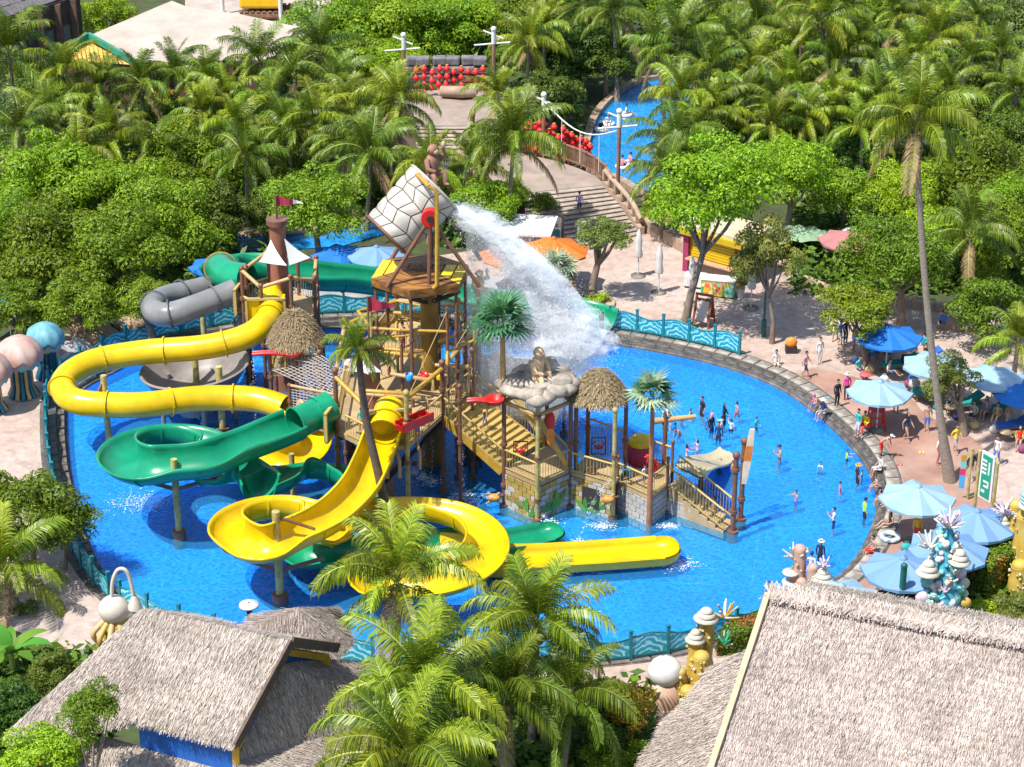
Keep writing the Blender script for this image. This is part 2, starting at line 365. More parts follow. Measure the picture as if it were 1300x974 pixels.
pm = MB().box((0, 0, .65), (.13, .13, 1.3)).box((0, 0, 1.32), (.17, .17, .06)).mesh('post', m_fpost)
PW = 1.62
def panelmesh(sgn):
    n = 10; mb = MB(); mr = MB(); h = PW/2-.065
    for side, y in ((1, .015), (-1, -.015)):
        vs = []
        for k in range(n+1):
            x = -h+2*h*k/n; zt = .98+sgn*.14*math.sin(PI*k/n); vs += [(x, y, .16), (x, y, zt)]
        mb.add(vs, [(2*k, 2*k+2, 2*k+3, 2*k+1) if side < 0 else (2*k, 2*k+1, 2*k+3, 2*k+2) for k in range(n)])
    mr.tube([(-h+2*h*k/n, 0, .99+sgn*.14*math.sin(PI*k/n)) for k in range(n+1)], .04, 6)
    return mb.mesh('panel', m_fpan), mr.mesh('rail', m_fpost), MB().box((0, 0, .14), (2*h, .06, .08)).mesh('bottom_rail', m_fpost)
FPM = [panelmesh(1), panelmesh(-.9)]
def fence(pts, label, w=PW):
    pts = resample(pts, w); t = thing('wave_fence', label, 'fence', pts[0])
    for k, p in enumerate(pts):
        q = pts[min(k+1, len(pts)-1)]-pts[max(k-1, 0)]
        link('post', pm, t, p-pts[0], (0, 0, math.atan2(q.y, q.x)))
    for k, (a, b) in enumerate(zip(pts, pts[1:])):
        d = b-a; pn, rl, rb0 = FPM[k % 2]; s_ = d.length/PW
        o = link('panel', pn, t, (a+b)/2-pts[0], (0, 0, math.atan2(d.y, d.x)), (s_, 1, 1)); link('rail', rl, o); link('bottom_rail', rb0, o)
    return t
def loop_run(pa, pb, d=1.0, z=DECK):
    A, B = g(*pa, DECK), g(*pb, DECK)
    ia = min(range(NL), key=lambda i: (off(i, d, z)-A).length); ib = min(range(NL), key=lambda i: (off(i, d, z)-B).length)
    k = ia; out = []
    while True:
        out.append(off(k, d, z+.035)); 
        if k == ib: break
        k = (k+1) % NL
    return out
fence(loop_run((945, 452), (772, 412), .95)[::1], 'bright cyan wave-topped fence beside the brown easel sign and plaza')
fence(loop_run((772, 412), (300, 405), .95)[2:-1], 'teal wave-topped fence behind the bucket tower and wide green slide')
fence(loop_run((300, 405), (62, 520), .95), 'teal wave-topped fence behind the yellow tube slide and jellyfish sculptures')
fence(loop_run((62, 520), (150, 765), .95)[1:], 'teal wave-topped fence on the black stone edge beside the lamp sculpture path')
fence(loop_run((150, 765), (480, 845), .95)[1:], 'teal wave-topped fence between the pool and the thatched two-tier roof')
fence(loop_run((480, 845), (975, 800), .95)[1:], 'teal wave-topped fence between the pool and the yellow coral sculpture')
m_gdeck = mat('grey_lounge_deck', (.33, .31, .30), .85, .2, .8, dirt=.2)
struct(MB().add([g(x, y, DECK+.005) for x, y in ((640,388),(640,352),(560,338),(440,348),(330,372),(340,396),(480,386))], [(6, 5, 4, 3, 2, 1, 0)]).build('lounge_deck', m_gdeck))
# ================================================================ back terrace, stairs, bridge rail, river
m_step = mat('step_stone_pale', (.36, .30, .245), .8, .15, 2, dirt=.25)
m_terr = mat('terrace_floor', (.30, .235, .19), .85, .15, .8, dirt=.2)
TOPZ = 1.9; NST = 13
stair = thing('plaza_stairs', 'wide pale stone stairs climbing from the plaza beside a curved parapet', 'stairs', g(760, 300, DECK))
L0, L1 = g(672, 326, DECK), g(664, 246, TOPZ); R0, R1 = g(812, 299, DECK), g(768, 235, TOPZ)
for k in range(NST):
    t0 = k/NST; t1 = (k+1)/NST; a = L0.lerp(L1, t0); b = R0.lerp(R1, t0); c = R0.lerp(R1, t1+.01); d = L0.lerp(L1, t1+.01)
    z1 = DECK+(TOPZ-DECK)*t1
    m1 = MB().prism([a, b, c, d], .3, z1-.035).build('riser', m_wood, stair)
    nf = (b-a).normalized(); f = Vector((nf.y, -nf.x, 0))*.04
    MB().prism([a+f, b+f, c, d], z1-.035, z1).build('tread', m_step, stair)
TP = [g(664,246,TOPZ), g(768,235,TOPZ), g(757,224,TOPZ), g(735,214,TOPZ), g(705,204,TOPZ), g(640,190,TOPZ), g(560,188,TOPZ), g(540,215,TOPZ), g(600,240,TOPZ)]
struct(MB().prism([(p.x, p.y) for p in TP], .2, TOPZ).build('terrace', m_terr))
m_par = mat('parapet_sandstone', (.38, .27, .195), .8, .2, 1.5, bump=.3, dirt=.2)
par = thing('stair_parapet', 'curved sandstone parapet along the right side of the plaza stairs', 'parapet wall', g(815,300,DECK))
pts = resample(catmull([g(768,235,TOPZ), g(783,253,1.5), g(800,272,1.0), g(814,298,DECK)], 6), .8)
for a, b in zip(pts, pts[1:]):
    c = (a+b)/2; c.z = max(a.z, b.z)+.25
    MB().box(((a.x+b.x)/2, (a.y+b.y)/2, c.z/2+.05), ((b-a).length+.01, .4, c.z), math.atan2((b-a).y, (b-a).x)).build('stone_block', m_par, par)
    p = MB().box((a.x, a.y, c.z+.42), (.22, .3, .62), math.atan2((b-a).y, (b-a).x)).build('baluster', m_par, par)
cp_ = MB().tube([p+Vector((0, 0, .95)) for p in pts], .17, 6).build('handrail', m_par, par)
low = MB()
lw = thing('plaza_low_wall', 'low cream stone kerb wall running from stairs towards yellow kiosk', 'low wall', g(815,300,DECK))
for a, b in zip(*(lambda q: (q, q[1:]))(resample([g(816,290,DECK), g(845,306,DECK), g(872,322,DECK)], 1.2))):
    MB().box(((a.x+b.x)/2, (a.y+b.y)/2, .85), ((b-a).length-.03, .45, .75), math.atan2((b-a).y, (b-a).x)).build('stone_block', m_par, lw)
def railing_run(name, label, pts, h=1.15, seg=1.6, slat=m_wood, parent=None):
    pts = resample(pts, seg); t = parent or thing(name, label, 'railing', pts[0])
    for k, p in enumerate(pts):
        MB().tube([p, p+Vector((0, 0, h+.1))], .09, 8).build('post', slat, t)
    for a, b in zip(pts, pts[1:]):
        po_ = MB().bar(a+Vector((0, 0, h)), b+Vector((0, 0, h)), .12, .10).build('rail', slat, t); MB().bar(a+Vector((0, 0, .2)), b+Vector((0, 0, .2)), .1, .08).build('bottom_rail', slat, po_); s_ = MB(); n = max(3, int((b-a).length/.14))
        for k in range(1, n):
            q = a.lerp(b, k/n); s_.bar(q+Vector((0, 0, .2)), q+Vector((0, 0, h)), .07, .03)
        s_.build('slats', slat, po_)['kind'] = 'stuff'
    return t
railing_run('bridge_railing', 'dark brown slatted wooden railing curving along the bridge over the river', catmull([g(690,200,TOPZ), g(720,206,TOPZ), g(745,216,TOPZ), g(764,228,TOPZ), g(778,248,1.6)], 5))
# upper plaza
UZ = 2.6
NS2 = 6
st2 = thing('upper_stairs', 'upper stone stairs with dark risers under palm fronds near the lanterns', 'stairs', g(575,186,TOPZ))
a0, a1, b0, b1 = g(528,190,TOPZ), g(528,160,UZ), g(628,190,TOPZ), g(628,160,UZ)
for k in range(NS2):
    a, b, c, d = a0.lerp(a1, k/NS2), b0.lerp(b1, k/NS2), b0.lerp(b1, (k+1.05)/NS2), a0.lerp(a1, (k+1.05)/NS2); z1 = TOPZ+(UZ-TOPZ)*(k+1)/NS2
    MB().prism([a, b, c, d], .2, z1-.05).build('riser', m_wood, st2)
    MB().prism([a+Vector((0, -.08, 0)), b+Vector((0, -.08, 0)), c, d], z1-.05, z1).build('tread', m_step, st2)
UP = [g(500,161,UZ), g(640,160,UZ), g(655,118,UZ), g(500,112,UZ)]
struct(MB().prism([(p.x, p.y) for p in UP], .2, UZ).build('upper_plaza', m_terr))
MB_post = thing('bollard_post', 'dark wooden post standing on the upper stairs', 'post', g(600,183,2.0))
MB().tube([g(600,183,2.0), g(600,183,2.0)+Vector((0, 0, 1.9))], .16, 8).ball(g(600,183,2.0)+Vector((0, 0, 1.95)), .2, 8, 5).build('shaft', m_wood, MB_post)
# river
RZ = .62
RIV = [(742,206),(746,176),(756,148),(774,127),(798,110),(826,101),(872,100),(890,150),(880,215),(850,262),(818,250),(790,232),(765,222)]
rv = resample(catmull([g(p[0], p[1], RZ) for p in RIV], 6, True), 1.0, True)
m_rbed = mat('river_paint', (.008, .26, .62), .6, .3, .3)
struct(MB().add([(p.x, p.y, .50) for p in rv[::-1]], [tuple(range(len(rv)))]).build('river_bed', m_rbed))
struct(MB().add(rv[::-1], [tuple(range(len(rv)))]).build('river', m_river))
rw = struct(MB().tube(rv+[rv[0]], .05, 4).build('river_bank', m_par))
rb = MB().box((0, 0, 0), (.97, .5, .42)).mesh('bank_stone', m_par)
for i, p in enumerate(rv):
    d = rv[(i+1) % len(rv)]-rv[i-1]; link('bank_stone', rb, rw, p+Vector((0, 0, .06)), (0, 0, math.atan2(d.y, d.x)))
# a second lazy channel seen between the trees behind the loungers
for nm, poly in (('channel_water', [(300,300),(420,292),(500,272),(560,268),(560,282),(500,292),(430,312),(300,318)]),):
    q = [g(a, b, .6) for a, b in poly]
    struct(MB().add([(p.x, p.y, .52) for p in q[::-1]], [tuple(range(len(q)))]).build('channel_bed', m_rbed))
    struct(MB().add(q[::-1], [tuple(range(len(q)))]).build(nm, m_river))
    kb = struct(MB().tube([g(300,300,.6), g(420,292,.6), g(500,272,.6), g(560,268,.6)], .3, 6).build('channel_kerb', m_par))
# ================================================================ plants
m_bark = mat('bark_grey', (.20, .15, .11), .9, .35, 5, bump=.6, stretch=(1, 1, .4))
m_palmbark = mat('palm_bark', (.25, .20, .155), .9, .3, 6, bump=.5, stretch=(.6, .6, 3))
m_palmdark = mat('palm_bark_dark', (.10, .075, .06), .9, .35, 6, bump=.5, stretch=(.6, .6, 3))
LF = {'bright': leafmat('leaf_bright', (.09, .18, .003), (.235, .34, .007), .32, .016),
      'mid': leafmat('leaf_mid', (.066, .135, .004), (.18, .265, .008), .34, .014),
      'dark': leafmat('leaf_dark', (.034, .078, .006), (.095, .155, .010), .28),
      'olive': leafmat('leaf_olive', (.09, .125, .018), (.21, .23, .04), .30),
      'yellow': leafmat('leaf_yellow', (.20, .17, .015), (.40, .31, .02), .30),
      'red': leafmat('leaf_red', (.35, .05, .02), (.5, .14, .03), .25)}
m_frond = leafmat('frond_green', (.055, .105, .006), (.225, .28, .014), .30, .022, .40, .5)
m_frond2 = leafmat('frond_deep', (.036, .08, .007), (.14, .20, .012), .26, .018, .42, .4)
m_fronddry = leafmat('frond_dry', (.20, .14, .06), (.33, .24, .11), .25, .02, .6, .3)
m_fan = leafmat('fan_leaf', (.02, .09, .035), (.06, .17, .06), .12, .015, .4, .3)
m_fanpale = leafmat('fan_leaf_pale', (.16, .22, .12), (.30, .36, .22), .15, .02, .5, .3)
m_rach = mat('frond_rib', (.30, .32, .07), .5, .25, 3)
def frond_mesh(name, rise, bend, droop, leafm, nl=64, seed=0, wid=.215, twist=0.0, w=.0078, tip=0):
    rg = np.random.default_rng(seed); V = []; Q = []; MI = []; RB = []
    N = 24; cl = []; p = np.array([0., 0, 0]); a = rise
    for k in range(N+1):
        cl.append(p.copy()); a2 = a-bend*(k/N)**1.3; RB.append(a2); p = p+np.array([math.cos(a2), twist*(k/N)**1.5, math.sin(a2)])/N
    cl = np.array(cl)
    def C(t):
        x = min(max(t, 0), 1)*N; i = min(int(x), N-1); f = x-i; return cl[i]*(1-f)+cl[i+1]*f, RB[min(int(x), N)]
    def quad(a, b, c, d, m):
        o = len(V); V.extend((a, b, c, d)); Q.append((o, o+1, o+2, o+3)); MI.append(m)
    for i in range(N):                       # rib
        r0, r1 = .012*(1-i/N)+.003, .012*(1-(i+1)/N)+.003; A, B = cl[i], cl[i+1]
        for (u, v) in (((0, 1, 0), (0, -.5, .8)), ((0, -.5, .8), (0, -.5, -.8)), ((0, -.5, -.8), (0, 1, 0))):
            u = np.array(u); v = np.array(v); quad(A+u*r0, A+v*r0, B+v*r1, B+u*r1, 1)
    for s in (-1, 1):
        for k in range(nl):
            t = .14+.86*(k+rg.uniform(0, .6))/nl; A, an = C(t)
            ll = wid*(.55+.75*math.sin(PI*min(1, (t*.92+.06)))**.7)*rg.uniform(.8, 1.15)
            fw = np.array([math.cos(an), 0, math.sin(an)]); up = np.array([-math.sin(an), 0, math.cos(an)]); sd = np.array([0., s, 0])
            d0 = fw*(.35+.5*t)+sd*.75+up*(.22+rg.uniform(-.12, .12)); d0 /= np.linalg.norm(d0)
            d1 = d0+np.array([0, 0, -droop*rg.uniform(.6, 1.4)]); d1 /= np.linalg.norm(d1)
            d2 = d1+np.array([0, 0, -droop*1.2*rg.uniform(.6, 1.4)]); d2 /= np.linalg.norm(d2)
            B = A+d0*ll*.34; Cc = B+d1*ll*.36; D = Cc+d2*ll*.34; wv = fw*w*rg.uniform(.75, 1.2)
            quad(A-wv*.6, A+wv*.6, B+wv, B-wv, 0); o = len(V)
            V.extend((Cc-wv*.8, Cc+wv*.8)); Q.append((o-1, o-2, o+1, o)); MI.append(0)
            V.extend((D-wv*.12, D+wv*.12)); Q.append((o, o+1, o+3, o+2)); MI.append(0)
    return arr_mesh(name, np.array(V), np.array(Q), [leafm, m_rach], MI)
def frond_set(tagn, lm, dry=m_fronddry):
    return [frond_mesh('frond', R(78), R(35), .4, lm, seed=1, twist=.05),
            frond_mesh('frond', R(62), R(75), .8, lm, seed=2, twist=-.12),
            frond_mesh('frond', R(48), R(95), 1.3, lm, seed=3, twist=.15),
            frond_mesh('frond', R(32), R(95), 1.8, lm, seed=4, twist=-.1),
            frond_mesh('frond', R(15), R(85), 2.2, lm, seed=5, twist=.12),
            frond_mesh('frond', R(-8), R(65), 2.4, lm, seed=6, twist=-.15),
            frond_mesh('frond', R(-30), R(45), 1.3, dry, seed=7, twist=.1)]
FS = {'g': frond_set('g', m_frond), 'd': frond_set('d', m_frond2)}
m_coco = mat('coconut', (.35, .26, .05), .5, .3, 5)
def palm(px, py, z, fl, label, group=None, kind='g', nf=22, base=None, tr=.17, bark=None, dry=1, name='coconut_palm', up=0, coco=True, zb=.46):
    """crown seen at px, py, z metres up; fl = frond length; base = pixel of the foot if it stands in view"""
    top = g(px, py, z); b = g(base[0], base[1], zb) if base else Vector((top.x+random.uniform(-.6, .6), top.y+random.uniform(-.4, .4), zb))
    t = thing(name, label, 'palm tree', b, group)
    if base: top = at(px, py, b.y+random.uniform(-.2, .2))
    mid = b.lerp(top, .5)+Vector(((top.x-b.x)*.18, 0, 0)); n = 14; pts = []
    for k in range(n+1):
        s_ = k/n; pts.append((b*(1-s_)+mid*s_)*(1-s_)+(mid*(1-s_)+top*s_)*s_)
    MB().tube(pts, [tr*(1.5-.75*min(1, k/3) if k < 3 else .75*(1-.35*k/n)+.12)*(1+.06*(k % 2)) for k in range(n+1)], 10).build('trunk', bark or m_palmbark, t)
    az = random.random()*TAU
    for k in range(nf):
        q = k/nf; age = min(6, max(0, int((q**1.1)*6.4+random.uniform(-.6, .6)-up)))
        if age == 6 and random.random() > dry: age = 5
        if age == 5 and random.random() < .25: age = 6
        az += 2.399+random.uniform(-.25, .25); s_ = fl*random.uniform(.85, 1.1)*(.8 if age == 0 else 1)
        link('frond', FS[kind][age], t, top-b+Vector((0, 0, .05*(6-age))), (random.uniform(-.25, .25), random.uniform(-.12, .12), az), s_)
    if coco:
        for k in range(5):
            a = TAU*k/5; MB().ball(top+Vector((math.cos(a)*.3, math.sin(a)*.3, -.28-.1*(k % 2))), .14, 8, 6).build('coconut', m_coco, t)
    return t
def crown_mesh(name, nclump, nleaf, ls, lm, seed, flat=.8, open_=0.0):
    rg = np.random.default_rng(seed)
    d = rg.normal(size=(nclump, 3)); d /= np.linalg.norm(d, axis=1)[:, None]; d[:, 2] = np.where(d[:, 2] < -.7, -d[:, 2]*.6, d[:, 2])
    rad = rg.uniform(.3, .92, nclump)[:, None]; cen = d*rad*np.array([1, 1, flat]); cr = rg.uniform(.13, .33, nclump)
    pick = rg.choice(nclump, nleaf, p=cr**2/np.sum(cr**2)); n = rg.normal(size=(nleaf, 3)); n /= np.linalg.norm(n, axis=1)[:, None]
    rr = cr[pick]*rg.uniform(.68, 1.06, nleaf); n[:, 2] = np.where(n[:, 2] < -.5, -n[:, 2], n[:, 2])
    P = cen[pick]+n*rr[:, None]*np.array([1.1, 1.1, .8])
    nm = n*.95+np.array([0, 0, .30])+rg.normal(size=(nleaf, 3))*.38; nm /= np.linalg.norm(nm, axis=1)[:, None]
    t = np.cross(nm, rg.normal(size=(nleaf, 3))); t /= np.linalg.norm(t, axis=1)[:, None]; u = np.cross(nm, t)
    L = (ls*rg.uniform(.6, 1.3, nleaf))[:, None]; Wd = L*.48
    v = np.stack([P-t*L*.5, P+u*Wd*.5-nm*L*.06, P+t*L*.55, P-u*Wd*.5-nm*L*.06], 1).reshape(-1, 3)
    return arr_mesh(name, v, np.arange(nleaf*4).reshape(-1, 4), lm)
CR = {}
def crown(kind, size, i):
    k = (kind, size, i)
    if k not in CR:
        if size == 'L': CR[k] = crown_mesh('crown', 62, 17000, .060, LF[kind], 11*i+3+len(kind), .8)
        elif size == 'M': CR[k] = crown_mesh('crown', 40, 8500, .082, LF[kind], 17*i+5+len(kind), .8)
        else: CR[k] = crown_mesh('crown', 26, 2600, .11, LF[kind], 23*i+7+len(kind), .85)
    return CR[k]
def tree(px, py, rpx, label, kind='mid', zc=None, base=None, group=None, size=None, tr=.2, forks=5, squash=1.0, cat='tree', name='broadleaf_tree', zb=.46, flat=None, gain=1.08):
    zc = zc if zc is not None else 4.6
    if base is not None: b = g(base[0], base[1], zb); c = at(px, py, b.y+.3)
    else: c = g(px, py, zc); b = Vector((c.x, c.y, zb))
    r = rpx*gain/ppm(c); t = thing(name, label, cat, b, group)
    sz = size or ('L' if r > 2.6 else 'M' if r > 1.3 else 'S')
    mb = MB(); fork = b.lerp(c, .55); fork.x += random.uniform(-.2, .2)
    mb.tube([b, b.lerp(fork, .5)+Vector((random.uniform(-.15, .15), random.uniform(-.15, .15), 0)), fork], [tr*1.35, tr, tr*.8], 9).build('trunk', m_bark, t)
    for k in range(forks):
        a = TAU*k/forks+random.random(); e = c+Vector((math.cos(a)*r*.55, math.sin(a)*r*.55, r*random.uniform(-.1, .45)))
        MB().tube([fork, fork.lerp(e, .5)+Vector((0, 0, -.1*r)), e], [tr*.6, tr*.4, tr*.12], 6).build('limb', m_bark, t)
    link('crown', crown(kind, sz, random.randrange(3)), t, c-b, (0, 0, random.random()*TAU), (r, r, r*squash))
    return t
# ---------------------------------------------------------------- broadleaf trees of the back garden
G1 = 'leafy shade trees left of the pool'
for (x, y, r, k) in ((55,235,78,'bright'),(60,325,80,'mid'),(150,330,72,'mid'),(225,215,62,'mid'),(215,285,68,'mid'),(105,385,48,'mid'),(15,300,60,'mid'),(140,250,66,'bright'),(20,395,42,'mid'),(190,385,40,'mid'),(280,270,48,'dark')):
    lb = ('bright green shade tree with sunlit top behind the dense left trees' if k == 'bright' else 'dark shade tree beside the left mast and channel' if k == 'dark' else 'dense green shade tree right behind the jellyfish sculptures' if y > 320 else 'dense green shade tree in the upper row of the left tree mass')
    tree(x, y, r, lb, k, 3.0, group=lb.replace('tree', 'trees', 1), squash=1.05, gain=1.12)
tree(402, 262, 62, 'round dark green tree behind the red pennant mast and green slide', 'mid', 4.6)
tree(608, 262, 46, 'bright green bushy tree beside the orange umbrellas and ticket kiosk', 'bright', 3.6)
G2 = 'bright trees at the top of the garden'
for (x, y, r, k) in ((420,45,62,'bright'),(480,38,70,'bright'),(545,38,58,'bright'),(600,30,50,'bright'),(500,85,45,'bright'),(455,82,40,'mid'),(640,75,26,'mid')):
    tree(x, y, r, 'bright green spreading tree in the sunny mass behind the red lanterns', k, 3.0, group=G2, gain=1.12)
tree(134, 22, 40, 'small bright green tree between the dark wooden house and tan roof', 'bright', base=(138,62), tr=.15)
G3 = 'dark trees over the river'
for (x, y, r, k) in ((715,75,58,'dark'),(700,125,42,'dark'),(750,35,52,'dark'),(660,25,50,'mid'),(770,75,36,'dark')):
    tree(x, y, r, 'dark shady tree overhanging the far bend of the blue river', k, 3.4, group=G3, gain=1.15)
tree(905, 240, 78, 'large bright green tree above the yellow kiosk with thick forked trunk', 'bright', base=(868,421), tr=.20, forks=9, squash=1.1)
tree(1008, 222, 62, 'bright green rounded tree standing right behind the large kiosk tree', 'bright', 4.8)
tree(840, 260, 30, 'small light green tree at the river end of the stair parapet', 'bright', 2.8)
tree(972, 326, 44, 'thin sparse yellowish tree with bare trunks beside the green lamp post', 'olive', base=(980,437), tr=.12, size='M', forks=10, squash=1.25)
tree(768, 298, 34, 'small gnarled tree with bare lower trunk and olive crown on the plaza', 'olive', base=(752,384), tr=.22, size='M', forks=6)
tree(1138, 328, 70, 'dark leafy tree with stout trunk between pink canopy and blue umbrella', 'mid', base=(1143,420), tr=.22)
tree(1092, 398, 50, 'small rounded tree with forked dark trunk in front of the blue umbrella', 'bright', base=(1096,470), tr=.16, size='M')
tree(1205, 482, 38, 'low twisting tree rising between the pale blue umbrellas', 'olive', base=(1222,553), tr=.2, size='M')
G4 = 'garden trees right of the tall palm'
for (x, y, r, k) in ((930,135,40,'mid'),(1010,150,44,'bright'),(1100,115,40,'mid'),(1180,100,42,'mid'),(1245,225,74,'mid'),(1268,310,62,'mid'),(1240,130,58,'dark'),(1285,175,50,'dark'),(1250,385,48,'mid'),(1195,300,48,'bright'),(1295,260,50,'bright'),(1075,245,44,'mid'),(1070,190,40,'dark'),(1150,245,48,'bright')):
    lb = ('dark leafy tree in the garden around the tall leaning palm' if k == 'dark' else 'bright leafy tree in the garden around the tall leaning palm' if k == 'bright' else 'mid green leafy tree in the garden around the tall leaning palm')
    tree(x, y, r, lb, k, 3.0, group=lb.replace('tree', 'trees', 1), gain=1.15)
G5 = 'trees along the far garden edge'
for (x, y, r, k) in ((1110,25,48,'mid'),(1190,20,50,'mid'),(1270,40,58,'olive'),(985,30,45,'olive'),(1035,120,40,'dark'),(925,120,40,'dark'),(1300,100,45,'mid'),(870,20,44,'mid'),(700,0,50,'mid'),(820,5,40,'dark'),(560,0,60,'bright'),(940,45,46,'mid'),(1050,5,50,'mid')):
    lb = ('dark green tree' if k == 'dark' else 'olive grey green tree' if k == 'olive' else 'bright green tree' if k == 'bright' else 'mid green tree')+' among palms along the far edge of the garden'
    tree(x, y, r, lb, k, 3.2, group=lb.replace('tree', 'trees', 1), gain=1.15)
G6 = 'shrubs under the left palms'
for (x, y, r, k) in ((40,105,34,'dark'),(75,125,34,'mid'),(200,150,36,'mid'),(205,125,22,'yellow'),(25,92,16,'yellow'),(250,175,34,'dark'),(330,175,30,'mid'),(290,215,34,'mid'),(370,215,30,'mid'),(445,165,30,'mid'),(340,275,40,'dark'),(470,225,28,'mid'),(540,250,34,'mid')):
    lb = {'dark': 'dark leafy', 'mid': 'mid green leafy', 'yellow': 'yellow flowering'}[k]+' shrub under the coconut palms left of the lantern terrace'
    tree(x, y, r, lb, k, 2.2, group=lb.replace('shrub', 'shrubs', 1), cat='shrub', name='garden_shrub', tr=.1)
# ---------------------------------------------------------------- coconut palms
P1 = 'coconut palms of the left garden'
for (x, y, fl, z) in ((12,72,4.6,7),(130,118,3.4,5),(60,150,3.2,4.6),(25,172,3.4,4.6),(140,178,3.4,4.6),(222,96,3.0,5.6),(330,82,3.8,6),(285,130,3.2,5),(345,140,3.4,5),(405,68,3.6,6),(425,112,3.4,5.2),(312,205,3.2,4.6),(400,160,3.6,5.2),(470,200,3.8,5.2),(100,200,3.2,4.2),(255,150,3.0,4.6),(375,100,3.0,5.4),(445,140,3.2,5),(180,110,3.2,5.4),(365,170,3.2,4.8),(440,190,3.2,4.8),(85,95,3.4,6),(265,105,3.0,5.4),(300,165,3.2,4.8),(200,190,3.0,4.2),(490,165,3.2,5)):
    lb = ('coconut palm below the dark timber house at the garden corner' if x < 110 else 'coconut palm in the row directly before the tan pavilion roof' if y < 108 and x < 360 else 'coconut palm left of the lantern terrace behind the shade trees' if x > 385 else 'coconut palm in the crowded grove between tan roof and shade trees')
    palm(x, y, z, fl*.93, lb, lb.replace('coconut palm', 'coconut palms'), kind=random.choice('ggddd'), nf=18, coco=False)
palm(508, 132, 7.0, 3.3, 'large coconut palm with arching fronds left of the lantern terrace', nf=22)
palm(652, 182, 7.0, 3.7, 'large coconut palm with long drooping fronds before the bridge stairs', nf=24, kind='d')
palm(545, 215, 5.0, 2.8, 'coconut palm right behind the monkey statue on the bucket', nf=18)
palm(598, 212, 4.6, 2.9, 'coconut palm standing between the ticket kiosk and the upper stairs', nf=18, coco=False)
palm(632, 128, 5.0, 2.8, 'coconut palm right of the lantern terrace steps', nf=18, coco=False)
tree(690, 262, 24, 'low leafy bush beside the plaza stairs and notice board', 'mid', 1.6, cat='shrub', name='garden_shrub', tr=.08)
tree(565, 240, 32, 'bushy green shrub below the lantern terrace behind the bucket', 'mid', 2.2, cat='shrub', name='garden_shrub', tr=.1)
tree(645, 250, 30, 'bright bushy shrub at the left end of the plaza stairs', 'bright', 2.0, cat='shrub', name='garden_shrub', tr=.1)
palm(672, 58, 6.2, 3.2, 'coconut palm above the red lantern terrace at the far end', nf=20)
P2 = 'coconut palms right of the river'
for (x, y, fl, z) in ((862,58,4.6,7),(866,128,3.9,6),(858,186,3.9,5.2),(845,225,3.4,4.4),(905,148,3.6,5),(955,92,3.8,5.6),(1000,112,3.8,5.4),(900,95,3.6,5.6),(1090,62,4.0,6.4),(1130,112,3.8,5.6),(1190,52,4.0,6.2),(1228,88,3.2,5.2),(960,35,3.8,6.4),(1012,60,3.4,5.8),(1140,25,3.6,6.4),(780,22,4.0,6.6),(838,75,3.4,6),(1060,130,3.4,5),(980,165,3.2,4.4),(1095,165,3.2,4.6),(875,215,3.2,4.2),(1240,30,3.4,6),(740,8,3.6,6.4),(920,8,3.6,6.4),(1060,85,3.6,5.8),(690,40,3.4,6),(930,60,3.6,6),(985,140,3.4,5),(1025,150,3.2,4.8),(1160,80,3.6,6),(1205,120,3.4,5.4),(1110,130,3.4,5.2),(1270,70,3.4,6),(1165,10,3.6,6.4),(1075,15,3.6,6.4),(1020,10,3.4,6.2),(880,170,3.2,4.8),(950,130,3.2,5),(1290,120,3.2,5.4),(1055,150,3.0,4.6)):
    lb = ('coconut palm above the dark river bend beyond the bridge' if x < 800 else 'coconut palm leaning over the right bank of the blue river' if x < 915 else 'coconut palm along the far garden edge beside the tall straight palm' if y < 66 else 'coconut palm in the dense grove behind the bright kiosk tree' if x < 1070 else 'coconut palm in the dense grove behind the tall leaning palm crown')
    palm(x, y, z, fl*.84, lb, lb.replace('coconut palm', 'coconut palms'), kind=random.choice('ggddd'), nf=18, coco=False)
palm(1044, 28, 9, 3.6, 'tall coconut palm with straight bare trunk at the far garden edge', base=(1049,172), nf=18, tr=.2)
palm(898, -6, 9, 3.6, 'tall straight palm trunk rising beside the river palms', base=(898,72), nf=14, tr=.2, coco=False)
palm(1163, 160, 15, 3.25, 'very tall coconut palm with leaning pale trunk beside the sunshades', base=(1206,612), nf=24, tr=.21)
palm(1232, 300, 5, 3.2, 'coconut palm half hidden in trees right of the tall leaning palm', nf=18, kind='d', coco=False)
palm(1292, 440, 2.6, 2.4, 'bright yellow green feathery palm behind the rightmost sunshades', nf=18, up=1, coco=False, name='areca_palm')
# foreground palms
P3 = 'foreground palms by the fence'
palm(505, 742, 6.4, 3.5, 'big palm with brown frond tips in front of the yellow slide loop', P3, nf=21, kind='g')
palm(682, 800, 6.0, 3.4, 'big dark palm over the fence just below the yellow slide end', P3, nf=21, kind='g')
palm(540, 880, 6.4, 3.6, 'palm with upright light fronds right of the shaded thatch roof', P3, nf=21)
palm(640, 885, 5.0, 3.3, 'dense palm in the middle of the foreground palm clump', P3, nf=20, kind='d')
palm(520, 972, 6.0, 3.9, 'low sunlit palm spreading over the thatch at the bottom edge', P3, nf=21)
palm(725, 890, 4.4, 3.0, 'drooping dark palm beside the yellow flowering shrub', P3, nf=20, kind='d')
palm(8, 728, 4.2, 3.2, 'small palm with fine dark fronds beside the lamp sculpture path', nf=20, kind='g', coco=False, base=(28,778))
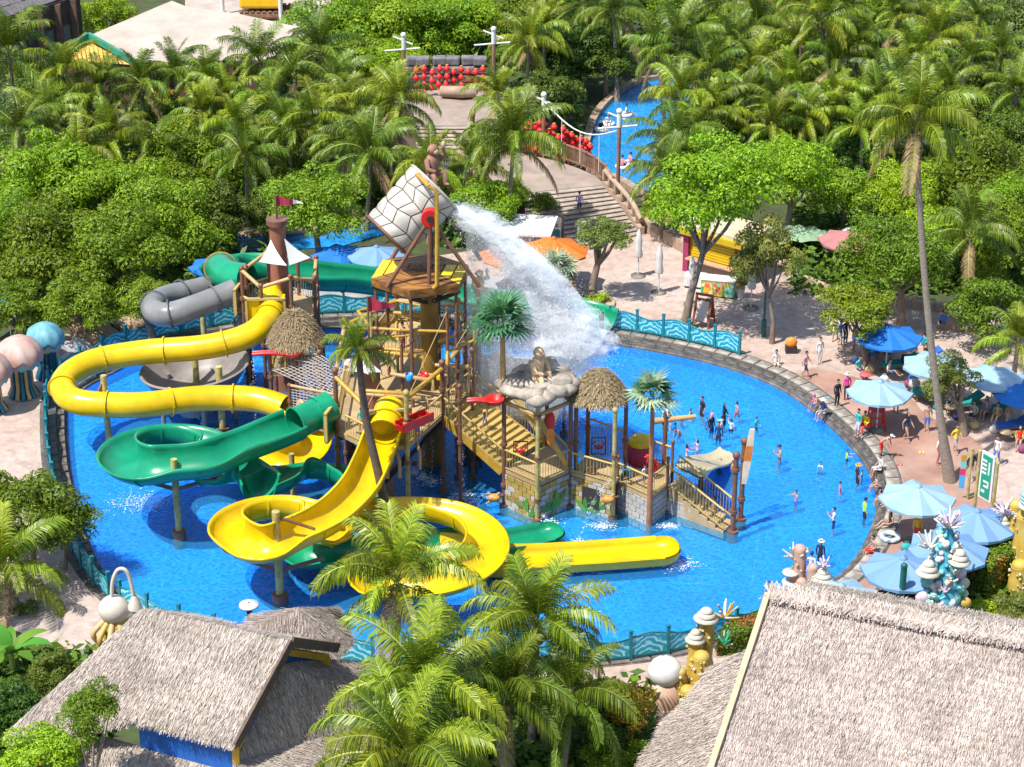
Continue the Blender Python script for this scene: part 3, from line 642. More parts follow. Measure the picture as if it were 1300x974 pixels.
# lower left plants
tree(34, 642, 68, 'airy small leaved tree overhanging the black stone pool edge', 'mid', 3.6, size='M', tr=.12)
tree(76, 668, 44, 'low leafy branch tree beside the pool fence corner', 'mid', 2.6, size='M', tr=.1)
tree(116, 902, 46, 'papaya like plant with star shaped leaves before the thatch roof', 'mid', base=(118,1110), size='M', tr=.08, cat='plant', name='leafy_plant')
tree(52, 960, 60, 'rounded light green shrub at the foot of the left roof', 'bright', base=(52,1080), size='M', tr=.1, cat='shrub', name='rounded_shrub', squash=.7)
tree(60, 862, 42, 'narrow leaved dark green shrub beside the left path', 'dark', 1.6, size='M', tr=.08, cat='shrub', name='garden_shrub')
tree(15, 900, 42, 'shaded garden shrub below the banana plant', 'dark', 1.2, size='M', tr=.08, cat='shrub', name='garden_shrub')
tree(30, 772, 20, 'dark low plant ring around the small path palm', 'dark', .8, size='S', tr=.05, cat='shrub', name='low_shrub', squash=.6)
tree(795, 902, 44, 'shrub with yellow flowering top beside the foreground palms', 'yellow', 2.4, size='M', tr=.1, cat='shrub', name='flowering_shrub')
tree(770, 930, 52, 'dark green shrub under the yellow flowering shrub', 'dark', 1.8, size='M', tr=.1, cat='shrub', name='garden_shrub')
tree(775, 968, 44, 'mid green leafy shrub at the bottom edge beside the palms', 'mid', 1.5, size='M', tr=.1, cat='shrub', name='garden_shrub')
# banana plant
bm_ = leafmat('banana_leaf', (.05, .16, .015), (.12, .28, .03), .35)
def bananaleaf(seed):
    rg = random.Random(seed); mb = MB(); n = 10; vs = []; a = R(70); p = Vector((0, 0, 0))
    for k in range(n+1):
        w = .16*math.sin(PI*min(1, .08+k/n*.93))**.6; vs += [p+Vector((0, -w, .05*w)), p.copy(), p+Vector((0, w, .05*w))]; p = p+Vector((math.cos(a), 0, math.sin(a)))/n; a -= R(8)
    mb.add(vs, [(3*k+j, 3*k+j+1, 3*k+j+4, 3*k+j+3) for k in range(n) for j in range(2)], 0, True); return mb.mesh('leaf', bm_)
bl = bananaleaf(1)
def banana(px, py, label, n=9, s=1.7, z=.46, group=None):
    b = g(px, py, z); t = thing('banana_plant', label, 'banana plant', b, group)
    MB().tube([b, b+Vector((0, 0, 1.4))], [.14, .09], 8).build('stem', m_rach, t)
    for k in range(n): link('leaf', bl, t, (0, 0, 1.2), (0, random.uniform(-.1, .7), 2.4*k+random.uniform(-.3, .3)), s*random.uniform(.8, 1.15))
banana(18, 862, 'banana plant with broad upright leaves at the left path')
banana(690, 160, 'banana plant with broad leaves above the red lanterns by the river', 8, 2.2)
banana(716, 168, 'banana plant with broad leaves above the red lanterns by the river', 8, 2.0)
for o in bpy.data.objects:
    if o.name.startswith('banana_plant') and 'lanterns' in o.get('label', ''): o['group'] = 'banana plants by the river'
# undergrowth that nobody could count: low leaves over the garden soil
def undergrowth():
    regs = [(-60,1360,5,240,26000,(.5, 2.4)),(-60,340,230,415,6000,(.4, 1.6)),(1000,1360,230,375,7000,(.4, 1.6)),(-60,140,830,1000,3000,(.2, .9)),(440,830,880,1000,6000,(.2, 1.2)),(1180,1340,740,820,2500,(.2, .7)),(340,640,240,315,3500,(.3, 1.2))]
    P = []
    for (x0, x1, y0, y1, n, zr) in regs:
        for _ in range(n):
            x, y = random.uniform(x0, x1), random.uniform(y0, y1)
            if 500 < x < 660 and 110 < y < 192: continue
            if 655 < x < 820 and 180 < y < 330: continue
            if 742 < x < 885 and 98 < y < 262: continue
            if 100 < x < 420 and y < 85: continue
            if 300 < x < 560 and 265 < y < 320: continue
            P.append(g(x, y, DECK)+Vector((0, 0, random.uniform(0, 1)**1.5*random.uniform(*zr))))
    P = np.array([tuple(p) for p in P]); n = len(P); nm = RNG.normal(size=(n, 3))*.5+np.array([0, -.1, .8]); nm /= np.linalg.norm(nm, axis=1)[:, None]
    t = np.cross(nm, RNG.normal(size=(n, 3))); t /= np.linalg.norm(t, axis=1)[:, None]; u = np.cross(nm, t); L = RNG.uniform(.3, .75, n)[:, None]
    v = np.stack([P-t*L*.5, P+u*L*.22, P+t*L*.5, P-u*L*.22], 1).reshape(-1, 3)
    o = link('undergrowth', arr_mesh('undergrowth', v, np.arange(n*4).reshape(-1, 4), [LF['dark']])); o['kind'] = 'stuff'; o['label'] = 'low leafy ground cover under the garden trees'; o['category'] = 'ground cover'
undergrowth()
# ================================================================ slides
def gloss(name, col, var=.06):
    m = mat(name, col, .28, var*2, .8, spec=.45, dirt=.2); return m
m_yel = gloss('fibreglass_yellow', (.66, .445, .002)); m_yelin = m_yel
m_grn = gloss('fibreglass_green', (.006, .235, .115)); m_gry = gloss('fibreglass_grey', (.20, .20, .195))
m_beige = gloss('fibreglass_beige', (.52, .44, .28)); m_sup = mat('post_olive', (.42, .36, .13), .5, .35, 2.5, dirt=.3)
def chute_frames(path, bank=1.0, step=.35, gain=.55):
    P = resample(catmull(path, 14), step); n = len(P); fr = []
    T = [(P[min(i+1, n-1)]-P[max(i-1, 0)]).normalized() for i in range(n)]
    K = []
    for i in range(n):
        a, b = T[max(i-2, 0)], T[min(i+2, n-1)]; K.append((a.x*b.y-a.y*b.x)/max(1e-6, (P[min(i+2, n-1)]-P[max(i-2, 0)]).length))
    K = [sum(K[max(0, i-3):i+4])/len(K[max(0, i-3):i+4]) for i in range(n)]
    for i in range(n):
        t = T[i]; side = t.cross(Vector((0, 0, 1))).normalized(); up = side.cross(t).normalized()
        ang = max(-.62, min(.62, -K[i]*gain*bank*1.6)); q = Matrix.Rotation(-ang, 3, t)   # outer wall up in a bend
        fr.append((P[i], t, q@side, q@up))
    return fr
CH = [(-.95, .46), (-.92, .2), (-.84, .06), (-.7, 0), (-.35, -.02), (0, -.03), (.35, -.02), (.7, 0), (.84, .06), (.92, .2), (.95, .46)]
def channel(mb, fr, k=1.0, th=.06, lip=.09):
    rows = []
    for (p, t, s_, u) in fr:
        row = [p+s_*a*k+u*b*k for a, b in CH]+[p+s_*(CH[-1][0]*k+lip)+u*(CH[-1][1]*k-.0)]+[p+s_*(a*k+(th if a > 0 else -th if a < 0 else 0))+u*(b*k-th) for a, b in CH[::-1]]+[p+s_*(CH[0][0]*k-lip)+u*CH[0][1]*k]
        rows.append(row)
    m = len(rows[0]); vs = [v for r_ in rows for v in r_]
    mb.add(vs, [(i*m+j, i*m+(j+1) % m, (i+1)*m+(j+1) % m, (i+1)*m+j) for i in range(len(rows)-1) for j in range(m)], 0, True); return mb
def channel_end(f, m, parent, k=1.0, L=.8, th=.06, n=7):
    p, t, s_, u = f; vs = []
    for (o_, dz) in ((0, 0), (th, -th)):
        for i in range(n+1):
            ph = PI/2*i/n; c_ = math.cos(ph)**.7
            for a, b in CH: hh = CH[0][1]; vs.append(p+t*math.sin(ph)*(L+o_)*k+s_*(a*k+math.copysign(o_, a))*c_+u*((b*c_+hh*(1-c_)*1.0)*k+dz+.10*math.sin(ph)))
    q = len(CH); m_ = (n+1)*q; fs = [(i*q+j, i*q+j+1, (i+1)*q+j+1, (i+1)*q+j) for i in range(n) for j in range(q-1)]; fs += [tuple(x+m_ for x in f_[::-1]) for f_ in fs]
    return MB().add(vs, fs, 0, True).build('end_stop', m, parent)
def trough(mb, fr, r, half=100, th=.05, lip=.10, n=14, mi=0, taper=None):
    """open half-pipe with a real wall: inner and outer skins and rolled lips"""
    rows = []
    for (p, t, s_, u) in fr:
        row = []
        for k in range(n+1):
            a = R(-half+2*half*k/n); row.append(p+s_*math.sin(a)*r+u*(r-math.cos(a)*r))
        e = row[-1]+s_*lip; f = row[0]-s_*lip
        for k in range(n, -1, -1):
            a = R(-half+2*half*k/n); q = r+th
            row.append(p+s_*math.sin(a)*q+u*(r-math.cos(a)*q)) if 0 < k < n else row.append((e if k == n else f))
        rows.append(row)
    m = len(rows[0]); vs = [v for r_ in rows for v in r_]; k = len(rows)
    mb.add(vs, [(i*m+j, i*m+(j+1) % m, (i+1)*m+(j+1) % m, (i+1)*m+j) for i in range(k-1) for j in range(m)], mi, True)
    for rr in (rows[0], rows[-1]):
        mb.add(rr, [(j, j+1, m-2-j, m-1-j) for j in range(n)], mi)
    return mb
def pipe(mb, fr, r, n=20, th=.05, mi=0, mi2=None):
    mi2 = mi if mi2 is None else mi2
    for rr, flip in ((r, False), (r-th, True)):
        vs = [p+u*r+(s_*math.cos(TAU*j/n)+u*math.sin(TAU*j/n))*rr for (p, t, s_, u) in fr for j in range(n)]
        fs = [(i*n+j, i*n+(j+1) % n, (i+1)*n+(j+1) % n, (i+1)*n+j) for i in range(len(fr)-1) for j in range(n)]
        mb.add(vs, [f[::-1] for f in fs] if flip else fs, mi2 if flip else mi, True)
    return mb
def flange(f, r, m, parent, half=None, w=.035, h=.07):
    p, t, s_, u = f; n = 20; A = range(n+1)
    rng = [(-R(half)+2*R(half)*k/n) for k in A] if half else [TAU*k/n for k in A]
    vs = []
    for dt, rr in ((-w, r), (-w, r+h), (w, r+h), (w, r)):
        vs += [p+t*dt+s_*math.sin(a)*rr+u*(r_c(r, f)-math.cos(a)*rr) for a in rng]
    k = n+1; fs = [(q*k+j, q*k+j+1, ((q+1) % 4)*k+j+1, ((q+1) % 4)*k+j) for q in range(4) for j in range(n)]
    return MB().add(vs, fs, 0, False).build('flange', m, parent)
def endcap(f, r, half, m, parent, L=.75, th=.05, n=14, k=6):
    p, t, s_, u = f; ul = r-math.cos(R(half))*r; vs = []
    for (q, fw) in ((r, 0), (r+th, th)):
        for i in range(k+1):
            ph = PI/2*i/k
            for j in range(n+1):
                a = R(-half+2*half*j/n); sv, uv = math.sin(a)*q, r-math.cos(a)*q; vs.append(p+t*math.sin(ph)*(L+fw)+s_*sv*math.cos(ph)**.6+u*(ul+(uv-ul)*math.cos(ph)**.8+.10*math.sin(ph)))
    m_ = (k+1)*(n+1); fs = [(i*(n+1)+j, i*(n+1)+j+1, (i+1)*(n+1)+j+1, (i+1)*(n+1)+j) for i in range(k) for j in range(n)]
    fs += [tuple(x+m_ for x in f_[::-1]) for f_ in fs]
    return MB().add(vs, fs, 0, True).build('end_stop', m, parent)
def r_c(r, f): return r-.045
def support(t, px, py, ztop, r=.16, arm=None, m=None):
    b = g(px, py, 0); b.z = -.45
    o = MB().tube([b, Vector((b.x, b.y, ztop))], r, 12).build('support_post', m or m_sup, t)
    MB().tube([b, b+Vector((0, 0, .85))], r*2.0, 12).build('base_collar', m_brown, o)
    if arm is not None: MB().bar(Vector((b.x, b.y, ztop-.35)), arm, .14, .2).build('bracket_arm', m_brown, o)
    return o
def loopts(c, r, a0, a1, z0, z1, n=8, ry=None):
    return [Vector((c.x+r*math.cos(R(a0+(a1-a0)*k/n)), c.y+(ry or r)*math.sin(R(a0+(a1-a0)*k/n)), z0+(z1-z0)*k/n)) for k in range(n+1)]
# ---- yellow tube slide of the left tower
t = thing('tube_slide', 'bright yellow enclosed tube slide with long flat loop from the left tower', 'water slide', g(210,560,0))
path = [g(342,386,4.75), g(346,402,4.55), g(336,424,4.15), g(312,442,3.75), g(262,455,3.4), g(185,462,3.15), g(125,473,2.95), g(92,490,2.75), g(84,509,2.55), g(106,525,2.4), g(175,529,2.25), g(255,521,2.1), g(322,522,2.0), g(362,533,1.85)]
fr = chute_frames(path, .35, .3); TR = .62
pipe(MB(), fr, TR).build('tube', m_yel, t)
for k in range(6, len(fr)-2, 10): flange(fr[k], TR+.03, m_yel, t)
path2 = [fr[-1][0], g(382,548,1.6), g(392,568,1.35), g(378,588,1.1), g(345,597,.9), g(310,590,.7), g(296,575,.55)]
f2 = chute_frames(path2, .9, .3); trough(MB(), f2, .78).build('open_chute', m_yel, t)
support(t, 140, 577, 4.2, .15, fr[int(len(fr)*.62)][0]); support(t, 252, 520, 3.5, .16); support(t, 283, 552, 3.7, .17)
# ---- grey tube and funnel bowl
t = thing('grey_bowl_slide', 'grey tube slide curling into a wide grey funnel bowl', 'water slide', g(250,520,0))
c = g(243,402,3.9)
path = [g(304,382,4.6), g(280,392,4.35), g(245,405,4.1), g(212,413,3.9), g(197,406,3.7), g(207,394,3.5), g(240,385,3.3), g(280,377,3.1), g(306,382,2.9), g(318,405,2.6), g(312,435,2.3), g(296,456,2.05)]
fr = chute_frames(path, .3, .3); pipe(MB(), fr, .62).build('tube', m_gry, t)
for k in range(4, len(fr)-2, 8): flange(fr[k], .68, mat('flange_dark', (.10, .10, .10), .5), t)
bc = g(249, 491, 1.75)
m_bowlin = mat('bowl_inside', (.24, .21, .185), .45, .2, 1.0, dirt=.3)  # colour lowered to include the shadow inside the bowl
prof = [(2.62, 1.15), (2.72, 1.18), (2.74, 1.10), (2.60, .95), (2.1, .15), (1.0, -.55), (.9, -1.3)]
def tilt(p, a, r, z): p = p.copy(); p.z += .18*r*math.cos(a)*.55; return p
MB().lathe(bc, prof[2:], 40, 0, wob=tilt).build('bowl_shell', m_gry, t)
MB().lathe(bc, [(2.74, 1.12), (2.66, 1.2), (2.56, 1.1), (2.05, .25), (1.15, -.38), (.98, -.22), (.85, -.24), (.80, -.6)], 40, 0, wob=tilt).build('bowl_inside', m_bowlin, t)
MB().lathe(bc+Vector((0, 0, -.3)), [(.8, 0), (0.01, 0)], 24).build('drain_hole', m_dark, t)
for k in range(5):
    a = TAU*k/5; MB().tube([bc+Vector((1.9*math.cos(a), 1.9*math.sin(a), -2.2)), bc+Vector((1.9*math.cos(a), 1.9*math.sin(a), .2))], .12, 8).build('bowl_leg', m_gry, t)
support(t, 262, 470, 3.6, .15)
# ---- green slide with open bowl
t = thing('green_slide', 'green open slide with round dished turn and lower spiral ending in the pool', 'water slide', g(220,640,0))
c = g(218,590,2.9); c.z = 0
path = [g(424,532,4.35), g(400,545,4.15), g(360,563,3.95), g(310,583,3.65), g(262,600,3.4)]+loopts(c, 1.95, 262, -12, 3.25, 2.55, 9)+[g(305,612,2.35), g(330,634,2.1)]
c2 = g(394,640,1.6)
path2 = path[-1:]+[g(352,624,1.95)]+loopts(c2, 2.0, 100, -70, 1.85, 1.4, 7)+[g(395,682,1.25), g(384,697,1.1), g(410,712,.9), g(480,716,.7), g(560,706,.5), g(640,694,.32), g(694,684,.22)]
fr = chute_frames(path, 1.0, .25)
pipe(MB(), fr[:9], .72).build('entry_tube', m_grn, t)
flange(fr[3], .75, m_grn, t); flange(fr[8], .75, m_grn, t)
trough(MB(), fr[8:], .92, 98).build('upper_chute', m_grn, t)
for k in range(18, len(fr)-4, 9): flange(fr[k], .96, m_grn, t, 84, .03, .05)
fr2 = chute_frames(path2, 1.0, .25); trough(MB(), fr2[:-16], .82, 92).build('lower_chute', m_grn, t); channel(MB(), fr2[-17:], .85).build('run_out', m_grn, t)
for k in range(6, len(fr2)-18, 12): flange(fr2[k], .86, m_grn, t, 80, .03, .05)
channel_end(fr2[-1], m_grn, t, .85)
sp1 = support(t, 228, 683, 3.95, .15)
b = g(228, 683, 0)
for dx in (-2.0, 1.9): MB().bar(Vector((b.x, b.y, 2.45)), Vector((b.x+dx, b.y+.6, 2.75)), .1, .16).build('bracket_arm', m_brown, t)
support(t, 373, 640, 2.6, .13)
# ---- big yellow slide
t = thing('yellow_slide', 'long yellow open slide with bowl turn and wide loop ending in flat run-out', 'water slide', g(400,720,0))
cb = g(358,684,2.3); cl_ = g(535,711,1.2)
path = [g(496,534,4.5), g(492,550,4.3), g(484,576,4.0), g(472,606,3.7), g(455,636,3.4), g(428,664,3.1), g(392,686,2.85)]+loopts(cb, 1.95, 262, 20, 2.7, 2.05, 9)+[g(440,672,1.95), g(480,668,1.85)]
lp = loopts(cl_, 2.6, 100, -130, 1.75, 1.0, 9)+[g(474,732,.85), g(470,719,.75), g(488,710,.65), g(530,707,.5), g(590,714,.36), g(640,718,.27), g(740,713,.2), g(838,706,.18)]
fr = chute_frames(path, 1.0, .25)
pipe(MB(), fr[:8], .70).build('entry_tube', m_yel, t)
trough(MB(), fr[7:], .77, 104).build('upper_chute', m_yel, t)
flange(fr[4], .74, m_yel, t)
for k in range(14, len(fr)-3, 7): flange(fr[k], .81, m_yel, t, 88, .03, .05)
fr2 = chute_frames(path[-2:]+lp, .9, .25); trough(MB(), fr2[:-33], .9, 88).build('lower_chute', m_yel, t); channel(MB(), fr2[-34:]).build('run_out', m_yel, t)
for k in range(6, len(fr2)-36, 8): flange(fr2[k], .94, m_yel, t, 78, .03, .05)
channel_end(fr2[-1], m_yel, t)
sp1 = support(t, 356, 764, 4.35, .17)
b = g(356, 764, 0)
MB().tube([Vector((b.x, b.y, 4.1)), g(400,672,3.3)], .07, 6).build('tie_rod', m_brown, t)
for dx, dy in ((-1.9, .5), (1.9, .3)): MB().bar(Vector((b.x, b.y, 1.5)), Vector((b.x+dx, b.y+dy, 1.95)), .1, .16).build('bracket_arm', m_brown, t)
for (x, y, z) in ((470,705,1.6), (618,735,1.2), (560,790,.9)): support(t, x, y, z, .14)
# ---- green back slide
t = thing('wide_green_slide', 'wide green open slide running behind the towers to the far pool edge', 'water slide', g(440,425,0))
path = [g(318,372,4.8), g(296,368,4.65), g(287,357,4.5), g(310,352,4.25), g(350,358,3.9), g(400,366,3.45), g(450,370,3.0), g(505,378,2.5), g(560,390,2.1), g(620,402,1.7), g(690,406,1.3), g(735,412,.95), g(768,424,.75)]
fr = chute_frames(path, .6, .3); pipe(MB(), fr[:10], .8).build('entry_tube', m_grn, t); flange(fr[9], .83, m_tan, t)
trough(MB(), fr[9:], 1.0, 100).build('chute', m_grn, t)
for k in range(20, len(fr)-3, 12): flange(fr[k], 1.04, m_grn, t, 84, .03, .05)
for (x, y, z) in ((402,430,3.5), (505,424,2.7), (620,436,1.7)): support(t, x, y, z, .13)
MB().tube([g(763,432,.3), g(763,432,.3)+Vector((0, 0, 1.6))], .14, 8).build('end_post', m_black, t)
# ---- short wide beige slide of the toddler deck
t = thing('wide_beige_slide', 'short wide cream slide from the toddler deck into the pool', 'water slide', g(890,610,0))
A, B, C_, D = g(857,592,1.45), g(893,609,1.45), g(914,567,.2), g(938,578,.2)
n = 14; vs = []; lo = []
for k in range(n+1):
    s_ = k/n; p = A.lerp(C_, s_); q = B.lerp(D, s_); z = 1.5-1.38*(.5-.5*math.cos(PI*s_)); h = z
    w = (q-p); row = []
    for j in range(9):
        v = p+w*(j/8); edge = .10 if j in (0, 8) else (.05 if j == 4 else 0); row.append(Vector((v.x, v.y, h+edge)))
    vs += row; lo += [Vector((v.x, v.y, v.z-.12)) for v in row]
N9 = 9*(n+1); fs = [(i*9+j, i*9+j+1, (i+1)*9+j+1, (i+1)*9+j) for i in range(n) for j in range(8)]
fs += [tuple(x+N9 for x in f[::-1]) for f in fs]+[(i*9, (i+1)*9, (i+1)*9+N9, i*9+N9) for i in range(n)]+[(i*9+8, i*9+8+N9, (i+1)*9+8+N9, (i+1)*9+8) for i in range(n)]
MB().add(vs+lo, fs, 0, True).build('slide_bed', m_beige, t)
for s_ in (.3, .75):
    p = A.lerp(C_, s_).lerp(B.lerp(D, s_), .5); MB().tube([Vector((p.x, p.y, -.45)), Vector((p.x, p.y, .35))], .12, 8).build('support_post', m_brown, t)
# ---- small blue slide under the thatched look-out
t = thing('blue_slide', 'small blue open slide below the thatched look-out hut', 'water slide', g(335,470,0))
fr = chute_frames([g(352,428,2.6), g(332,432,2.3), g(312,438,1.9), g(296,446,1.5), g(285,452,1.2)], .5, .3); trough(MB(), fr, .6, 95).build('chute', m_blue, t)
support(t, 318, 475, 1.6, .1)
# ================================================================ play structure
m_net = _nt('rope_net')[0]
def netmat():
    m = MATS['rope_net']; nt = m.node_tree; b = nt.nodes['Principled BSDF']; b.inputs['Base Color'].default_value = (.45, .40, .38, 1); b.inputs['Roughness'].default_value = .8
netmat()
m_sail = mat('white_sail', (.58, .56, .52), .7, .04, 1); m_maroon = mat('maroon_flag', (.30, .02, .05), .6, .1)
m_thatch = leafmat('dry_thatch', (.15, .108, .052), (.35, .265, .15), .1, .01, .85, .1)
m_thatchg = leafmat('grey_thatch', (.215, .177, .145), (.56, .47, .405), .08, .008, .9, .08, .32)
m_under = mat('thatch_base', (.22, .17, .13), .95, .3, 3, bump=.5)
TOWER = thing('water_play_tower', 'multi-deck yellow and brown water play structure in the middle of the pool', 'play structure', g(560,600,0))
def zpost(p, z1, r=.10, m=None, z0=-.45, foot=True, parent=TOWER):
    p = Vector(p); o = MB().tube([(p.x, p.y, z0), (p.x, p.y, z1)], r, 10).build('post', m or m_brown, parent)
    z = 1.0
    c = MB()
    k = 0
    while z < z1-.4 and k < 5:
        MB().tube([(p.x, p.y, z), (p.x, p.y, z+.16)], r*1.55, 10).build('clamp', m_brown, o); z += 2.1; k += 1
    MB().ball((p.x, p.y, z1), r*1.5, 8, 5).build('cap', m or m_brown, o)
    if foot: MB().tube([(p.x, p.y, -.45), (p.x, p.y, .12)], r*2.2, 10).build('foot', m_brown, o)
    return o
def deck(poly, z, th=.18, m=m_deck, parent=TOWER, name='deck'):
    return MB().prism([(p.x, p.y) for p in poly], z-th, z).build(name, m, parent)
def balustrade(a, b, z, h=1.0, parent=TOWER, z2=None, m=m_rail, gap=.17, name='railing'):
    z2 = z if z2 is None else z2; a = Vector((a.x, a.y, z)); b = Vector((b.x, b.y, z2)); U = Vector((0, 0, 1))
    o = MB().tube([a+U*h, b+U*h], .055, 6).build(name, m, parent)
    MB().bar(a+U*.1, b+U*.1, .05, .06).build('bottom_rail', m, o)
    n = max(3, int((b-a).length/gap)); s_ = MB()
    for k in range(n+1):
        q = a.lerp(b, k/n); s_.bar(q+U*.1, q+U*h, .025, .025)
    s_.build('balusters', m, o)['kind'] = 'stuff'
    return o
def rot_poly(c, r, n, a0=0, ry=None): return [Vector((c.x+r*math.cos(TAU*k/n+a0), c.y+(ry or r)*math.sin(TAU*k/n+a0), 0)) for k in range(n)]
def strands(name, pts_dirs, length, w, m, parent, seed=1, lift=.05):
    """thatch: many thin overlapping straws; pts_dirs = (points, downslope dirs, normals)"""
    rg = np.random.default_rng(seed); P, D, N = (np.array(x) for x in pts_dirs); n = len(P)
    D = D+rg.normal(size=D.shape)*.14; D /= np.linalg.norm(D, axis=1)[:, None]; S = np.cross(D, N); S /= np.linalg.norm(S, axis=1)[:, None]
    L = (length*rg.uniform(.6, 1.3, n))[:, None]; wv = S*(w*rg.uniform(.6, 1.4, n))[:, None]; up = N*(lift*rg.uniform(.3, 1.6, n))[:, None]
    A = P+N*.01; B = P+D*L+up
    v = np.stack([A-wv*.7, A+wv*.7, B+wv, B-wv], 1).reshape(-1, 3)
    o = np.array([0., 0, 0]); q = parent
    while q is not None: o = o+np.array(q.location); q = q.parent
    ob = link(name, arr_mesh(name, v-o, np.arange(n*4).reshape(-1, 4), m), parent); ob['kind'] = 'stuff'; return ob
def thatch_cone(c, r, h, parent, n=2600, name='thatch_roof', m=m_thatch, w=.014, ln=.30, dome=.35, ry=None):
    o = MB().lathe(c, [(r*.97, -.12), (r, 0), (r*.75, h*(.25+dome*.25)), (r*.4, h*(.60+dome*.3)), (.08, h)], 16).build(name, m_under, parent)
    P = []; D = []; N = []
    for k in range(n*3):
        s_ = math.sqrt(random.random()); a = random.random()*TAU
        rr = r*s_; q = 1-s_; z = h*(q+dome*q*(1-q)*1.0); x, y = math.cos(a), math.sin(a)
        P.append((c.x+rr*x, c.y+rr*y, c.z+z+.02)); d = Vector((x*r, y*r, -h*(.85+dome*(2*s_-1)))).normalized(); D.append(tuple(d)); N.append((x*-d.z, y*-d.z, math.hypot(d.x, d.y)))
    strands('straw', (P, D, N), ln, w, m, o, seed=n); return o
U = Vector((0, 0, 1))
# ---------------------------------------------------------------- left tower
T1 = g(362, 492, 0); Z1 = zat(T1, 392); oc = rot_poly(T1, 1.95, 8, PI/8)
deck(oc, Z1); ztop1 = Z1+2.5
for k, p in enumerate(oc): zpost(p, ztop1-(.5 if k % 2 else 0), .095)
for k in range(8):
    a, b = oc[k], oc[(k+1) % 8]; za = ztop1-(.5 if k % 2 else 0)-.1; zb_ = ztop1-(.5 if (k+1) % 2 else 0)-.1
    MB().tube([Vector((a.x, a.y, za)), Vector((b.x, b.y, zb_))], .10, 8).build('header_pipe', m_tan, TOWER)
    if k not in (3, 5): balustrade(a, b, Z1)
# entry frame of the yellow tube
def entry_box(c, w, h, rz, m=m_rail, inner=m_yel):
    q = Matrix.Rotation(rz, 3, 'Z'); o = MB().box(c+q@Vector((-w/2, 0, 0)), (.12, .14, h), rz).build('entry_frame', m, TOWER)
    for d, s_ in (((w/2, 0, 0), (.12, .14, h)), ((0, 0, h/2), (w+.12, .14, .12)), ((0, 0, -h/2), (w+.12, .14, .12))):
        MB().box(c+q@Vector(d), s_, rz).build('frame_bar', m, o)
    MB().box(c+q@Vector((0, .1, 0)), (w, .06, h), rz).build('entry_panel', inner, o)
entry_box(Vector((g(342,386,4.75).x, T1.y-1.85, Z1+.55)), 1.9, 1.5, 0)
entry_box(g(303, 378, 4.9), 1.2, 1.3, R(80), m_rail, m_gry)
MB().box(Vector((T1.x+.1, T1.y-1.2, Z1+.75)), (.5, .5, .9)).build('control_box', m_yel, TOWER)
mast = MB().tube([Vector((T1.x, T1.y, -.4)), Vector((T1.x, T1.y, zat(T1, 283)))], [.62, .40], 14).build('mast', mat('mast_brown', (.26, .10, .06), .6, .25, 2, bump=.3), TOWER)
mt = Vector((T1.x, T1.y, zat(T1, 283)))
MB().tube([mt-U*.05, mt+U*.22], .55, 14).build('mast_cap', m_brown, mast)
MB().tube([mt, mt+U*1.45], .06, 6).build('flag_pole', m_brown, mast)
def pennant(p, L, h, m1, m2, parent):
    n = 8; o = None
    for (k0, k1, mm) in ((0, 5, m1), (5, 8, m2)):
        vs = []
        for k in range(k0, k1+1):
            x = L*k/n; hh = h*(1-k/n*.92)/2; y = .08*math.sin(k*1.3); vs += [p+Vector((x, y, -hh-.1*k/n)), p+Vector((x, y, hh-.1*k/n))]
        vs2 = [v+Vector((0, .02, 0)) for v in vs]; m_ = len(vs)
        q = MB().add(vs+vs2, [(2*k, 2*k+2, 2*k+3, 2*k+1) for k in range(k1-k0)]+[(m_+2*k, m_+2*k+1, m_+2*k+3, m_+2*k+2) for k in range(k1-k0)]).build('flag' if k0 == 0 else 'flag_tip', mm, parent if k0 == 0 else o)
        o = o or q
pennant(mt+U*1.15, 1.35, .55, m_maroon, m_white, mast)
def sail(a, b, c, parent=TOWER, sag=.35, name='sail'):
    a, b, c = Vector(a), Vector(b), Vector(c); n = 8; vs = []; idx = {}
    for i in range(n+1):
        for j in range(n+1-i):
            k = n-i-j; p = (a*i+b*j+c*k)/n; w = (i*j+j*k+i*k)/(n*n)*3; p = p-U*sag*w*.6+((a+b+c)/3-p)*.10*w*(1 if min(i, j, k) == 0 else .2); idx[(i, j)] = len(vs); vs.append(p)
    fs = [(idx[(i, j)], idx[(i+1, j)], idx[(i, j+1)]) for i in range(n) for j in range(n-i)]+[(idx[(i+1, j)], idx[(i+1, j+1)], idx[(i, j+1)]) for i in range(n) for j in range(n-i-1)]
    v2 = [v-U*.02 for v in vs]; m_ = len(vs)
    return MB().add(vs+v2, fs+[tuple(m_+i for i in f[::-1]) for f in fs], 0, True).build(name, m_sail, parent)
zt = zat(T1, 300)
sail((T1.x-.30, T1.y-.45, zt), at(329,332,T1.y-1.2), at(364,337,T1.y-1.9), sag=.12); sail((T1.x+.36, T1.y-.3, zt), at(394,327,T1.y-.3), at(367,337,T1.y-1.95), sag=.12)
# ---------------------------------------------------------------- thatched look-out hut
T2 = g(381, 541, 0); Z2 = zat(T2, 462); sq = [Vector((T2.x+dx, T2.y+dy, 0)) for dx, dy in ((-1.2, -1.05), (1.2, -1.05), (1.2, 1.05), (-1.2, 1.05))]
deck(sq, Z2); 
for p in sq: zpost(p, zat(T2, 436), .10)
for k in range(4): balustrade(sq[k], sq[(k+1) % 4], Z2, 1.0)
thatch_cone(Vector((T2.x, T2.y, zat(T2, 430))), 1.28, 1.4, TOWER, 3000, dome=.9)
